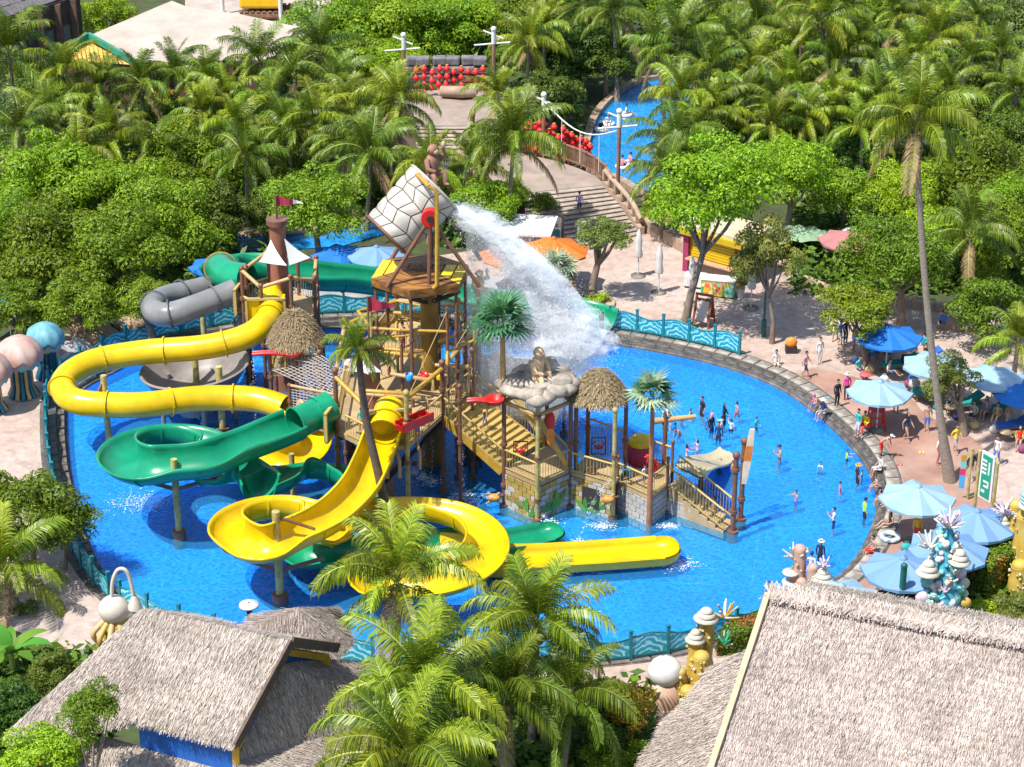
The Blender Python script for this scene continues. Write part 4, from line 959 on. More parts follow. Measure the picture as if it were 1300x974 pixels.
# net climb from hut down to a low deck
ND = [g(372,585,0), g(440,600,0), g(448,570,0), g(380,556,0)]; ZN = 2.1
deck(ND, ZN)
for p in ND: zpost(p, 4.0, .08)
netm = MB()
def net(a, b, c, d, parent=TOWER, nx=16, ny=12, r=.012):
    s_ = MB()
    for k in range(nx+1):
        t_ = k/nx; s_.bar(a.lerp(b, t_), d.lerp(c, t_), .022, .022)
    for k in range(ny+1):
        t_ = k/ny; s_.bar(a.lerp(d, t_), b.lerp(c, t_), .022, .022)
    o = s_.build('rope_net', m_net, parent); o['kind'] = 'stuff'; return o
q = [Vector((p.x, p.y, ZN)) for p in ND]; qt = [p+U*1.7 for p in q]
net(q[0], q[1], qt[1], qt[0]); net(q[3], q[2], qt[2]+U*.4, qt[3]+U*.4); net(q[1], q[2], qt[2], qt[1]); net(Vector((sq[1].x, sq[1].y, Z2+1)), q[2]+U*1.9, q[1]+U*1.6, Vector((sq[0].x, sq[0].y, Z2+.2)))
for a in (0, 1): MB().tube([qt[a]+U*.2, qt[a+1]+U*.2], .08, 8).build('header_pipe', m_tan, TOWER)
# low ramp from net deck to ground level
# ---------------------------------------------------------------- main deck with dumping bucket
Z3 = 4.0
MD = [g(x, y, Z3)-Vector((0, 0, Z3)) for x, y in ((428,547),(466,566),(517,566),(562,526),(600,494),(582,464),(505,446),(440,480))]
deck(MD, Z3, .22)
HG = [3.0, 2.2, 2.6, 2.6, 3.2, 3.4, 3.0, 3.0]
for k, p in enumerate(MD): zpost(p, Z3+HG[k], .11, m_sup if k in (2, 5) else None)
for k in range(8):
    a, b = MD[k], MD[(k+1) % 8]
    if k not in (0, 1, 4): balustrade(a, b, Z3)
    za, zb_ = Z3+HG[k]-.3, Z3+HG[(k+1) % 8]-.3
    if k not in (1,): MB().tube([Vector((a.x, a.y, za)), Vector((b.x, b.y, zb_))], .11, 8).build('header_pipe', m_tan if k % 2 else m_mus, TOWER)
balustrade(MD[0].lerp(MD[1], .3), MD[1], Z3)
# beams below the deck
for a, b in ((0, 4), (1, 5), (2, 6), (3, 7)):
    MB().bar(Vector((MD[a].x, MD[a].y, Z3-.4)), Vector((MD[b].x, MD[b].y, Z3-.4)), .14, .22).build('beam', m_brown, TOWER)
for k in (2, 3, 1):
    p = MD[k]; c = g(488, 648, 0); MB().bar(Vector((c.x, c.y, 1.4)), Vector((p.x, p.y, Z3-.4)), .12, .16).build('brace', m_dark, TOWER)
entry_box(Vector((g(495,536,4.5).x, g(490,660,0).y-.05, Z3+.65)), 2.0, 1.7, R(14))
entry_box(g(421,535,4.6), 1.5, 1.4, R(75), m_rail, m_grn)
# upper half-deck behind
UD = [g(470,600,0), g(560,590,0), g(574,560,0), g(505,545,0)]; deck(UD, Z3+2.0, .16)
for k in range(4): balustrade(UD[k], UD[(k+1) % 4], Z3+2.0, .9, m=m_mus)
TM = g(486, 640, 0); mast2 = MB().tube([Vector((TM.x, TM.y, -.45)), Vector((TM.x, TM.y, 2.5)), Vector((TM.x, TM.y, Z3))], [.62, .55, .50], 14).build('trunk_column', m_wood, TOWER)
M2 = g(474, 612, 0); z2t = zat(M2, 438)
mast2 = MB().tube([Vector((M2.x, M2.y, -.45)), Vector((M2.x, M2.y, z2t))], [.55, .36], 14).build('mast', MATS['mast_brown'], TOWER)
m2 = Vector((M2.x, M2.y, z2t)); MB().tube([m2-U*.03, m2+U*.2], .48, 14).build('mast_cap', m_brown, mast2)
MB().tube([m2, m2+U*2.4], .055, 6).build('flag_pole', m_brown, mast2); pennant(m2+U*2.0, 1.25, .75, m_maroon, m_maroon, mast2)
sail((M2.x-.2, M2.y-.4, zat(M2, 446)), at(424,455,M2.y-.6), at(468,475,M2.y-1.4), sag=.2); sail((M2.x-.1, M2.y-.4, zat(M2, 446)), at(486,472,M2.y-.8), at(436,470,M2.y-1.4), sag=.2)
# bucket column
T3 = g(548, 588, 0); ZR = zat(T3, 352)
m_col = mat('column_paint', (.17, .085, .03), .5, .5, .7, col2=(.38, .23, .03), stretch=(1, 1, .5))
MB().tube([Vector((T3.x, T3.y, -.45)), Vector((T3.x, T3.y, ZR))], [.50, .38], 16).build('bucket_column', m_col, TOWER)
hexr = rot_poly(Vector((T3.x-.35, T3.y, 0)), 2.35, 6, R(20))
m_roofp = mat('painted_planks', (.10, .045, .03), .6, .5, 1.4, col2=(.33, .14, .025), stretch=(.4, 2.6, 2.6), bump=.3)
roof = MB().prism([(p.x, p.y) for p in hexr], ZR-.12, ZR+.28).build('bucket_platform', m_roofp, TOWER)
apex = Vector((T3.x-.35, T3.y, ZR+.62))
m_ply = mat('platform_yellow', (.62, .42, .01), .5, .2, 2)
for k in range(6):
    a, b = hexr[k], hexr[(k+1) % 6]; A, B = Vector((a.x, a.y, ZR+.285)), Vector((b.x, b.y, ZR+.285))
    for j in range(4):
        t0, t1 = j/4, (j+1)/4
        MB().slab([A.lerp(apex, t0), B.lerp(apex, t0), B.lerp(apex, t1-.03), A.lerp(apex, t1-.03)], .05).build('roof_plank', m_ply if (k in (2, 5) and j < 2) else m_roofp, roof)
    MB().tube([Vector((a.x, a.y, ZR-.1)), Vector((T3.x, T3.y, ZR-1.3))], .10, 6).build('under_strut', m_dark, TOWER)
    zpost(a*.92+Vector((T3.x-.35, T3.y, 0))*.08, ZR-.05, .085, None, Z3 if k in (3, 4) else -.45, k not in (3, 4))
# A-frames
pv = at(546, 277, T3.y-1.65); pv2 = Vector((pv.x, T3.y+1.65, pv.z))
for P in (pv, pv2):
    for x, dy in ((-2.0, 0), (2.2, 0), (-.1, 0)):
        MB().tube([P, Vector((P.x+x, P.y, ZR+.2))], .095, 8).build('frame_leg', m_brown, TOWER)
MB().tube([at(545,237,T3.y-1.9), at(554,243,T3.y-1.9), at(555,300,T3.y-1.9), at(555,362,T3.y-1.9), at(550,366,T3.y-1.9)], .10, 8).build('feed_pipe', m_mus, TOWER)
MB().tube([at(545,237,T3.y-1.9), at(530,222,T3.y-.5), at(528,222,T3.y+1)], .10, 8).build('feed_pipe', m_mus, TOWER)
# pipes with spray heads at mid height
for (x0, y0, x1, y1, z) in ((500,570,560,580,7.2),(485,600,540,612,6.3),(500,612,552,625,5.6),(560,600,610,582,6.8),(555,600,600,606,5.6),(470,640,545,650,5.6),(470,652,520,660,6.2)):
    A, B = g(x0, y0, 0), g(x1, y1, 0); MB().tube([Vector((A.x, A.y, z)), Vector((B.x, B.y, z+.15)), Vector((B.x, B.y, z-.35))], .10, 8).build('spray_pipe', m_mus if z > 6 else m_tan, TOWER)
for p, z in ((g(607,582,0), 6.9), (g(600,606,0), 6.6), (g(585,640,0), 6.0)): zpost(p, z, .09)
for (x, y) in ((490,662),(505,661),(530,650)):
    A = g(x, y, 0); MB().tube([Vector((A.x, A.y, 3.7)), Vector((A.x+.2, A.y-.9, 3.5)), Vector((A.x+.2, A.y-.95, 2.7))], .08, 8).build('spray_pipe', m_tan, TOWER)
# scaffold of thin poles, cross pipes and ropes round the bucket column
sc_p = [Vector((T3.x+dx, T3.y+dy, 0)) for dx, dy in ((-2.6, -1.5), (-1.2, -2.0), (.9, -1.9), (2.1, -.9), (2.2, 1.0), (.4, 1.8), (-1.6, 1.6), (-3.3, .2))]
hs = [8.6, 7.4, 8.9, 8.2, 7.8, 8.4, 7.6, 7.0]
for k, p in enumerate(sc_p): MB().tube([(p.x, p.y, Z3-.2), (p.x, p.y, hs[k])], .075, 8).build('scaffold_pole', m_brown if k % 3 else m_sup, TOWER)
for lev in (1.5, 2.7, 3.7):
    for k in range(8):
        if (k+int(lev*2)) % 3 == 0: continue
        a, b = sc_p[k], sc_p[(k+1) % 8]; MB().tube([Vector((a.x, a.y, Z3+lev+.12*(k % 2))), Vector((b.x, b.y, Z3+lev+.12*((k+1) % 2)))], .075, 8).build('cross_pipe', m_mus if lev > 2 else m_tan, TOWER)
for k in range(8):
    a, b = sc_p[k], MD[k]; MB().tube([Vector((a.x, a.y, hs[k]-.2)), Vector((b.x, b.y, Z3+HG[k]-.4))], .02, 5).build('rope', m_tan, TOWER)
for k in (0, 2, 4, 6): MB().tube([Vector((sc_p[k].x, sc_p[k].y, Z3+2.7)), Vector((sc_p[k].x, sc_p[k].y-.7, Z3+2.75)), Vector((sc_p[k].x, sc_p[k].y-.75, Z3+2.3))], .07, 8).build('spray_pipe', m_mus, TOWER)
for k in range(3):
    p = sc_p[1].lerp(sc_p[2], (k+.5)/3); MB().lathe(Vector((p.x, p.y-.5, Z3+1.55)), [(.16, 0), (.2, .3), (.17, .3), (.13, .04)], 12).build('drip_cup', (m_blue, m_red, m_yel)[k], TOWER)
# ---------------------------------------------------------------- stairs down to the toddler deck
Z5 = 1.9
D5 = [g(640,642,0), g(682,661,0), g(723,642,0), g(694,565,Z5)-Vector((0, 0, Z5))]
deck(D5, Z5)
SA, SB = (MD[3], MD[4]), (D5[0]+Vector((-.1, .05, 0)), D5[3]+Vector((-.2, .05, 0)))
NT = 12
st = MB().bar(Vector((SA[0].x, SA[0].y, Z3-.25)), Vector((SB[0].x, SB[0].y, Z5-.2)), .08, .38).build('stair_stringer', m_mus, TOWER)
MB().bar(Vector((SA[1].x, SA[1].y, Z3-.25)), Vector((SB[1].x, SB[1].y, Z5-.2)), .08, .38).build('stair_stringer', m_mus, TOWER)
for k in range(NT):
    t0, t1 = k/NT, (k+1.0)/NT; z = Z3-(Z3-Z5)*(k+1)/(NT+1)
    q = [SA[0].lerp(SB[0], t0), SA[0].lerp(SB[0], t1), SA[1].lerp(SB[1], t1), SA[1].lerp(SB[1], t0)]
    MB().prism([(p.x, p.y) for p in q[::-1]], z-.24, z).build('stair_tread', m_rail, TOWER)
balustrade(SA[0], SB[0], Z3-.1, 1.0, z2=Z5); balustrade(SA[1], SB[1], Z3-.1, 1.0, z2=Z5)
for p in D5: zpost(p, 6.1 if p is not D5[3] else 5.8, .10, m_sup if p is D5[1] else None)
for k in range(4):
    a, b = D5[k], D5[(k+1) % 4]; MB().tube([Vector((a.x, a.y, 5.3)), Vector((b.x, b.y, 5.3))], .10, 8).build('header_pipe', m_tan, TOWER)
    if k in (0, 1, 2): balustrade(a, b, Z5)
# second flight up to the rock ledge
for s_ in (0, 1):
    a = D5[3] if s_ else D5[2]; MB().bar(Vector((a.x, a.y, Z5)), Vector((a.x-1.6, a.y+1.2, Z5+2.2)), .08, .3).build('ladder_side', m_rail, TOWER)
# ---- painted block walls below the decks: every block by itself
m_b1 = mat('block_ochre', (.38, .265, .065), .7, .3, 1.5, dirt=.2); m_b2 = mat('block_white', (.44, .41, .355), .7, .15, 1.5, dirt=.2)
m_joint = mat('block_joint', (.10, .08, .06), .9, .2)
def blockwall(a, b, z0, z1, m, name='block_wall', bw=.48, bh=.26, m2=None, skip=None):
    a = Vector((a.x, a.y, 0)); b = Vector((b.x, b.y, 0)); d = b-a; L = d.length; u = d/L; nr = Vector((u.y, -u.x, 0)); rz = math.atan2(u.y, u.x)
    o = MB().box((a+b)/2+U*(z0+z1)/2+nr*-.08, (L, .12, z1-z0), rz).build(name, m_joint, TOWER)
    z = z0; row = 0
    while z < z1-.08:
        h = min(bh, z1-z); x = -(bw/2 if row % 2 else 0)
        while x < L-.02:
            x0, x1 = max(0, x), min(L, x+bw)
            if x1-x0 > .08:
                c = a+u*(x0+x1)/2+U*(z+h/2)+nr*(-.005+random.uniform(-.008, .012))
                MB().box(c, (x1-x0-.035, .07, h-.035), rz).build('block', m2 if (m2 and random.random() < .3) else m, o)
            x += bw
        z += bh; row += 1
    return o, u, nr
m_pg = leafmat('painted_leaf', (.01, .09, .04), (.10, .26, .03), .0, .02, .5)
def leafmotif(c, u, nr, s, n, parent, seed, dark=False):
    rg = random.Random(seed)
    for k in range(n):
        a = R(20+140*k/max(1, n-1)); L = s*rg.uniform(.7, 1.1); d = u*math.cos(a)+U*math.sin(a); w = u*math.sin(a)-U*math.cos(a); p = c+nr*(.04+.015*(k % 3))+u*rg.uniform(-.35, .35)*s+U*rg.uniform(-.1, .45)*s
        vs = []
        for j in range(6):
            t_ = j/5; ww = .16*L*math.sin(PI*min(1, t_*.95+.03)); vs += [p+d*L*t_-w*ww+nr*.03*t_, p+d*L*t_+w*ww+nr*.03*t_]
        MB().add(vs, [(2*j, 2*j+1, 2*j+3, 2*j+2) for j in range(5)]).build('painted_leaf', m_pg, parent)
w1, u1, n1 = blockwall(D5[0], D5[1], -.4, Z5-.2, m_b1, m2=m_b2); leafmotif(D5[0].lerp(D5[1], .72)-U*.0+Vector((0, 0, .1)), u1, n1, .7, 9, w1, 3)
w2, u2, n2 = blockwall(D5[1], D5[2], -.4, Z5-.2, m_b2, m2=m_b1); leafmotif(D5[1].lerp(D5[2], .55)+Vector((0, 0, .1)), u2, n2, .8, 9, w2, 4)
# ---------------------------------------------------------------- thatched toddler bridge
D6 = [g(730,640,0), g(778,658,0), g(792,638,0), g(745,620,0)]; Z6 = 1.75
deck([D5[2], D6[1], D6[2], D6[3]], Z6)
for p in D6: zpost(p, zat((D6[0]+D6[2])/2, 506)+.1, .10, m_sup if p is D6[1] else None)
w3, u3, n3 = blockwall(D5[2], D6[1], -.4, Z6-.2, m_b2, m2=m_b1); leafmotif(D5[2].lerp(D6[1], .5), u3, n3, .8, 11, w3, 5)
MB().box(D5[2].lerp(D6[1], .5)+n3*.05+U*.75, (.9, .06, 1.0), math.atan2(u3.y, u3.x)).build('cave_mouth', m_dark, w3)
balustrade(D5[2], D6[1], Z6, 1.0); balustrade(D6[3], D6[2], Z6, 1.9)
hc = (D6[0]+D6[1]+D6[2]+D6[3])/4; thatch_cone(Vector((hc.x-.1, hc.y, zat(hc, 500))), 1.22, 1.15, TOWER, 3000, dome=.7)
# ---- toddler deck on the right
D7 = [g(783,648,0), g(824,667,0), g(846,650,0), g(852,628,0), g(806,612,0)]; Z7 = 1.45
deck(D7, Z7)
w4, u4, n4 = blockwall(D7[0], D7[1], -.4, Z7-.2, m_b2); w5, u5, n5 = blockwall(D7[1], D7[2], -.4, Z7-.2, m_b2)
balustrade(D7[0], D7[1], Z7); balustrade(D7[1], D7[2], Z7); balustrade(D7[3], D7[4], Z7)
for p in (D7[0], D7[2], D7[3]): zpost(p, Z7+1.3, .07)
S0 = (D7[2], g(860,636,0)); S1 = (g(918,677,0), g(932,664,0)); NQ = 7
for k in range(NQ):
    t0, t1 = k/NQ, (k+1)/NQ; z = Z7-(Z7+.1)*(k+1)/(NQ+1); q = [S0[0].lerp(S1[0], t0), S0[0].lerp(S1[0], t1), S0[1].lerp(S1[1], t1), S0[1].lerp(S1[1], t0)]
    MB().prism([(p.x, p.y) for p in q], -.3, z).build('stair_step', m_deck, TOWER)
balustrade(S0[0], S1[0], Z7-.1, 1.0, z2=.15); balustrade(S0[1], S1[1], Z7-.1, 1.0, z2=.15)
w6, *_ = blockwall(D7[2], g(880,662,0), -.4, .75, m_b2)
pA = g(930, 676, 0); pB = g(940, 660, 0); zpost(pA, zat(pA, 578), .12); zpost(pB, zat(pB, 560), .12)
# surf-board sign post on the end
sb = thing('surfboard_sign', 'tall cream and orange carved board on a post at the toddler stairs', 'surfboard', pB)
c = Vector((pB.x+.05, pB.y-.2, 0)); z0, z1 = zat(pB, 612), zat(pB, 543)
for (a, b, m) in ((0, .42, mat('board_cream', (.62, .52, .36), .5, .2, 2)), (.42, .70, mat('board_orange', (.62, .20, .03), .5, .2, 3)), (.70, 1, MATS['board_cream'])):
    za, zb_ = z0+(z1-z0)*a, z0+(z1-z0)*b; w = lambda s_: .10+.07*math.sin(PI*min(1, max(0, s_))); n = 5; vs = []
    for k in range(n+1):
        s_ = a+(b-a)*k/n; z = z0+(z1-z0)*s_; x = c.x+.25*s_; vs += [(x-w(s_), c.y, z), (x+w(s_), c.y, z), (x+w(s_), c.y+.09, z), (x-w(s_), c.y+.09, z)]
    MB().add(vs, [(4*k+j, 4*k+(j+1) % 4, 4*k+4+(j+1) % 4, 4*k+4+j) for k in range(n) for j in range(4)]+[(3, 2, 1, 0), tuple(range(4*n, 4*n+4))]).build('board_panel', m, sb)
# hanging surfboard inside the stone-roofed deck
t = thing('hanging_surfboard', 'small orange surfboard hanging under the rock roof', 'surfboard', at(699,545,D5[1].y+.6))
b = t.location
for k, m in ((0, MATS['board_orange']), (1, m_red)):
    MB().ball(b+Vector((0, 0, -.35+.75*k)), (.2, .05, .5), 10, 8).build('board_half', m, t)
# ---------------------------------------------------------------- rock roof: each boulder by itself
rr = thing('rock_roof', 'roof of rounded pale boulders on four posts above the stair deck', 'rock roof', Vector((D5[0].x, D5[0].y, 6.0)))
m_rock = mat('pale_boulder', (.33, .285, .23), .8, .45, 1.6, bump=.5, dirt=.35)
m_rockbase = mat('rock_base', (.12, .10, .08), .9, .3)
cc = sum(D5, Vector())/4
D5R = [D5[0], D5[1], D5[2], g(684,612,0)]; cc = sum(D5R, Vector())/4; rp = [cc+(p-cc)*1.06 for p in D5R]; MB().prism([(p.x, p.y) for p in rp], 6.0, 6.35).build('roof_slab', m_rockbase, rr)
for k in range(4):
    a, b = rp[k], rp[(k+1) % 4]; n = 5
    for j in range(n):
        for lay in range(1):
            p = a.lerp(b, (j+.5*(lay % 2)+.2)/n); s_ = random.uniform(.38, .54); ph = random.random()*9
            MB().ball(Vector((p.x, p.y, 6.12+.42*lay))+Vector((random.uniform(-.1, .1),)*3), (s_*1.1, s_*.9, s_*.66), 9, 7, wob=lambda v, ph=ph: 1+.10*math.sin(v.x*9+ph)+.08*math.sin(v.z*11+ph)).build('boulder', m_rock, rr)
for j in range(14):
    p = cc+(rp[j % 4]-cc)*random.uniform(.1, .6); s_ = random.uniform(.4, .6)
    MB().ball(Vector((p.x, p.y, 6.36)), (s_*1.3, s_*1.2, s_*.28), 9, 7).build('boulder', m_rock, rr)
# boulder banks on the back deck
bk = thing('rock_bank', 'brown boulder bank beside the back deck under the splash', 'rock bank', g(600,600,0))
for (x, y, s_) in ((606,556,.8),(622,548,.9),(638,542,.8),(656,545,.7),(596,548,.7)):
    p = g(x, y, 0); ph = random.random()*9
    MB().ball(p+U*3.0, (s_, s_*.9, s_*1.25), 12, 9, wob=lambda v, ph=ph: 1+.12*math.sin(v.x*5+ph)+.1*math.sin(v.z*6+ph)).build('boulder', mat('brown_boulder', (.30, .21, .14), .85, .4, 1.5, bump=.5), bk)
    MB().tube([(p.x, p.y, -.45), (p.x, p.y, 2)], .5, 8).build('rock_pier', m_rockbase, bk)
# tan ramp behind the bucket column
deck([g(590,562,0), g(650,575,0), g(706,580,0), g(716,550,0), g(690,525,0), g(590,520,0)], 2.0, .2)
for (a, b) in (((590,520),(690,525)), ((690,525),(716,550))): balustrade(g(*a), g(*b), 2.0)
for x, y in ((590,520),(690,525),(716,550),(640,522)): zpost(g(x, y), 4.6, .09)
# ---------------------------------------------------------------- tipping bucket
BK = thing('tipping_bucket', 'huge tipped bucket of cream stone-like plates pouring water from a frame', 'bucket', at(520,270,T3.y))
BKC = at(521, 269, T3.y); ax = Vector((math.cos(R(40))*math.cos(R(24)), math.cos(R(40))*math.sin(R(24)), math.sin(R(40)))); e1 = Vector((-math.sin(R(24)), math.cos(R(24)), 0)); e2 = ax.cross(e1)
def cyl(s_, a, r): return BKC+ax*s_+(e1*math.cos(a)+e2*math.sin(a))*r
def rad(s_): return 1.22+.18*(s_+1.5)/3.0
H0, H1 = -1.5, 1.55; n = 28
mb = MB(); vs = []
for (s_, q) in ((H1, -.16), (H0+.15, -.16), (H0, 0), (H1, -.03)):
    vs += [cyl(s_, TAU*j/n, rad(s_)+q-.03) for j in range(n)]
mb.add(vs, [(i*n+j, i*n+(j+1) % n, (i+1)*n+(j+1) % n, (i+1)*n+j) for i in range(3) for j in range(n)], 0, True)
mb.add([cyl(H0, TAU*j/n, rad(H0)-.03) for j in range(n)], [tuple(range(n))]); mb.add([cyl(H0+.16, TAU*j/n, rad(H0)-.19) for j in range(n)], [tuple(range(n))])
mb.build('bucket_body', mat('bucket_joint', (.11, .10, .08), .6, .2), BK)
m_plate = mat('shell_plate', (.48, .45, .385), .5, .1, .7, dirt=.25)
nr_, nc = 5, 11; grid = {}
for i in range(nr_+1):
    for j in range(nc):
        s_ = H0+(H1-H0)*i/nr_+(random.uniform(-.13, .13) if 0 < i < nr_ else 0); a = TAU*(j+.5*(i % 2)*.6)/nc+random.uniform(-.12, .12); grid[(i, j)] = (s_, a)
for i in range(nr_):
    for j in range(nc):
        q = [grid[(i, j)], grid[(i, (j+1) % nc)], grid[(i+1, (j+1) % nc)], grid[(i+1, j)]]; q = [list(x) for x in q]
        base_a = q[0][1]
        for x in q:
            while x[1]-base_a > PI: x[1] -= TAU
            while x[1]-base_a < -PI: x[1] += TAU
        cs = sum(x[0] for x in q)/4; ca = sum(x[1] for x in q)/4; q = [(cs+(x[0]-cs)*.93, ca+(x[1]-ca)*.93) for x in q]
        vs = []
        for k in range(5):
            for l in range(5):
                u_, v_ = k/4, l/4; s_ = (q[0][0]*(1-u_)+q[1][0]*u_)*(1-v_)+(q[3][0]*(1-u_)+q[2][0]*u_)*v_; a = (q[0][1]*(1-u_)+q[1][1]*u_)*(1-v_)+(q[3][1]*(1-u_)+q[2][1]*u_)*v_
                bul = .035 if 0 < k < 4 and 0 < l < 4 else -.01; vs.append(cyl(s_, a, rad(s_)+bul))
        MB().add(vs, [(k*5+l, k*5+l+1, (k+1)*5+l+1, (k+1)*5+l) for k in range(4) for l in range(4)], 0, True).build('stone_plate', m_plate, BK)
for s_ in (H0, H1): MB().tube([cyl(s_, TAU*j/n, rad(s_)) for j in range(n+1)], .07, 6).build('rim', m_plate if s_ == H1 else m_brown, BK)
MB().tube([pv+Vector((0, -.12, 0)), pv+Vector((0, .35, 0))], .40, 16).build('hub', m_red, BK); MB().tube([pv+Vector((0, -.2, 0)), pv+Vector((0, -.1, 0))], .16, 10).build('hub_bolt', m_black, BK)
# ---------------------------------------------------------------- tipping spoons and troughs
def spoon(px, py, Y, label, L=1.6, rz=0, post=None):
    p = at(px, py, Y); t = thing('tipping_spoon', label, 'water spoon', p); q = Matrix.Rotation(rz, 3, 'Z')
    fr = [(p+q@Vector((-L+L*k/8, 0, -.06+.05*math.sin(PI*k/8))), q@Vector((1, 0, 0)), q@Vector((0, -1, 0)), U.copy()) for k in range(9)]
    trough(MB(), fr, .16, 85, .03, .03, 8).build('handle', m_red, t)
    MB().lathe(p+q@Vector((.35, 0, .12)), [(.05, -.22), (.32, -.15), (.44, .05), (.48, .06), (.46, .0), (.34, -.2), (.05, -.27)], 18).build('bowl', m_red, t)
    MB().tube([p+U*-.1, p+U*-.75], .05, 6).build('pivot_arm', m_mus, t)
    return t
spoon(362, 450, T2.y-1.3, 'red water spoon tipping beside the thatched look-out hut', 1.6)
spoon(618, 510, D5[0].y-.2, 'red water spoon hung over the yellow stairs', .9)
tr_ = thing('red_trough', 'long red water trough with children behind it on the main deck', 'water trough', at(522,540,MD[2].y-.4))
a, b = at(507, 547, MD[2].y-.55), at(545, 531, MD[2].y+.75)
MB().bar(a, b, .55, .08).build('trough_bed', m_red, tr_); d = (b-a).normalized(); nn = Vector((d.y, -d.x, 0)).normalized()*.27
for s_ in (-1, 1): MB().bar(a+nn*s_+U*.18, b+nn*s_+U*.18, .07, .42).build('trough_side', m_red, tr_)
for P in (a, b): MB().bar(P-nn+U*.12, P+nn+U*.12, .06, .28).build('trough_end', m_red, tr_)
for k in range(1, 4): q_ = a.lerp(b, k/4); MB().bar(q_-nn*.9+U*.16, q_+nn*.9+U*.16, .1, .1).build('divider', m_mus, tr_)
# round play wheels / red crab panels on the rails
for (x, y, Y, nm, lab) in ((661,571,D5[0].y+.3,'crab_panel','red crab play panel on the ochre block deck railing'),(760,566,D6[3].y,'crab_panel','pink crab play panel on the tall bridge railing')):
    p = at(x, y, Y); t = thing(nm, lab, 'play panel', p)
    fr_ = MB().bar(p+Vector((-.32, 0, .42)), p+Vector((.32, 0, .42)), .04, .05).build('panel_frame', m_black, t)
    for (q1, q2) in (((-.32, 0, -.42), (.32, 0, -.42)), ((-.32, 0, -.42), (-.32, 0, .42)), ((.32, 0, -.42), (.32, 0, .42))): MB().bar(p+Vector(q1), p+Vector(q2), .04, .05).build('frame_bar', m_black, fr_)
    MB().ball(p+Vector((0, -.04, -.05)), (.2, .06, .13), 10, 7).build('crab_body', m_red, t)
    for s_ in (-1, 1):
        MB().tube([p+Vector((s_*.15, -.05, 0)), p+Vector((s_*.26, -.05, .12)), p+Vector((s_*.16, -.05, .26))], [.035, .045, .06], 6).build('claw', m_red, t)
for (x, y, Y, lab) in ((750,600,D6[0].y-.5,'dark ship wheel on the toddler bridge railing'),):
    p = at(x, y, Y); t = thing('ship_wheel', lab, 'play wheel', p)
    MB().tube([p+Vector((.27*math.cos(a), 0, .27*math.sin(a))) for a in [TAU*k/16 for k in range(17)]], .035, 6).build('rim', m_brown, t)
    for k in range(4): a = PI*k/4; v = Vector((math.cos(a), 0, math.sin(a)))*.38; MB().tube([p-v, p+v], .02, 5).build('spoke', m_brown, t)
# ================================================================ thatched foreground huts
def thatch_face(poly3, per_m2, parent, name='roof_face', m=None, ln=.28, w=.0085, th=.22, seed=5, lift=.010):
    m = m or m_thatchg; P = [Vector(p) for p in poly3]
    if (P[1]-P[0]).cross(P[2]-P[0]).z < 0: P = P[::-1]
    n = len(P); q = [v-U*th for v in P]; F = [(0, i, i+1) for i in range(1, n-1)]
    o = MB().add(P+q, F+[tuple(n+k for k in f[::-1]) for f in F]+[(i, n+i, n+(i+1) % n, (i+1) % n) for i in range(n)]).build(name, m_under, parent)
    rg = np.random.default_rng(seed); PT = []; DN = []; NR = []
    for i in range(1, n-1):
        a, b, c = P[0], P[i], P[i+1]; cr = (b-a).cross(c-a); ar = cr.length/2; nrm = cr.normalized(); nrm = nrm if nrm.z > 0 else -nrm; d = -(U-nrm*U.dot(nrm)); d.normalize()
        k_ = int(ar*per_m2*4.0); r1 = np.sqrt(rg.random(k_)); r2 = rg.random(k_); A, B, C = (np.array(tuple(v)) for v in (a, b, c))
        pts = A*(1-r1)[:, None]+B*(r1*(1-r2))[:, None]+C*(r1*r2)[:, None]; dn = np.array(tuple(d)); nr = np.array(tuple(nrm)); s_ = pts@dn; ph = (s_/.34)-np.floor(s_/.34)
        pts = pts-dn*((ph*.34*.22)[:, None])+nr*(.02*ph+.025*np.sin(pts[:, 0]*1.3)*np.sin(pts[:, 1]*1.7))[:, None]
        PT.append(pts); DN.append(np.tile(dn, (k_, 1))); NR.append(np.tile(nr, (k_, 1)))
    strands('straw', (np.concatenate(PT), np.concatenate(DN), np.concatenate(NR)), ln, w, m, o, seed, lift)
    return o
m_verge = mat('bamboo_verge', (.42, .32, .20), .6, .15, 3); m_ochre = mat('ochre_timber', (.50, .30, .03), .6, .25, 2); m_bluew = mat('blue_wall', (.01, .09, .35), .6, .2, 1.5); m_fasc = mat('dark_fascia', (.10, .07, .055), .8, .3, 3)
HR = thing('thatched_hut', 'large plain grey thatched roof with pale verge board beside the hedges', 'thatched roof', g(1100,860,.5))
A = g(975,757,8); dv = (g(1300,818,8)-A); B = A+dv*1.9; lo = g(850,1140,3)-A; E, F_ = A+lo*1.05, B+lo*1.05
thatch_face([A, E, F_, B], 210, HR, 'front_slope', seed=3)
bl_ = Vector((-lo.x, -lo.y, lo.z)); thatch_face([A, B, B+bl_*.6, A+bl_*.6], 60, HR, 'back_slope', seed=4)
nv = (E-A).cross(B-A).normalized(); nv = nv if nv.z > 0 else -nv
MB().bar(A+nv*.05, E+nv*.05, .20, .34).build('verge_board', m_verge, HR)
MB().tube([A+U*.0, B+U*.0], .13, 8).build('ridge_roll', m_under, HR)
pts_r = [A.lerp(B, random.random())+Vector((0, 0, .12)) for _ in range(5000)]; dd = Vector((lo.x, lo.y, lo.z)).normalized()
strands('straw', ([tuple(p+nv*.05) for p in pts_r], [tuple((dd if random.random() < .6 else -dd+U*.1)+dv.normalized()*random.uniform(-.9, .9)) for _ in pts_r], [tuple(nv)]*len(pts_r)), .4, .014, m_thatchg, HR, 9, .05)
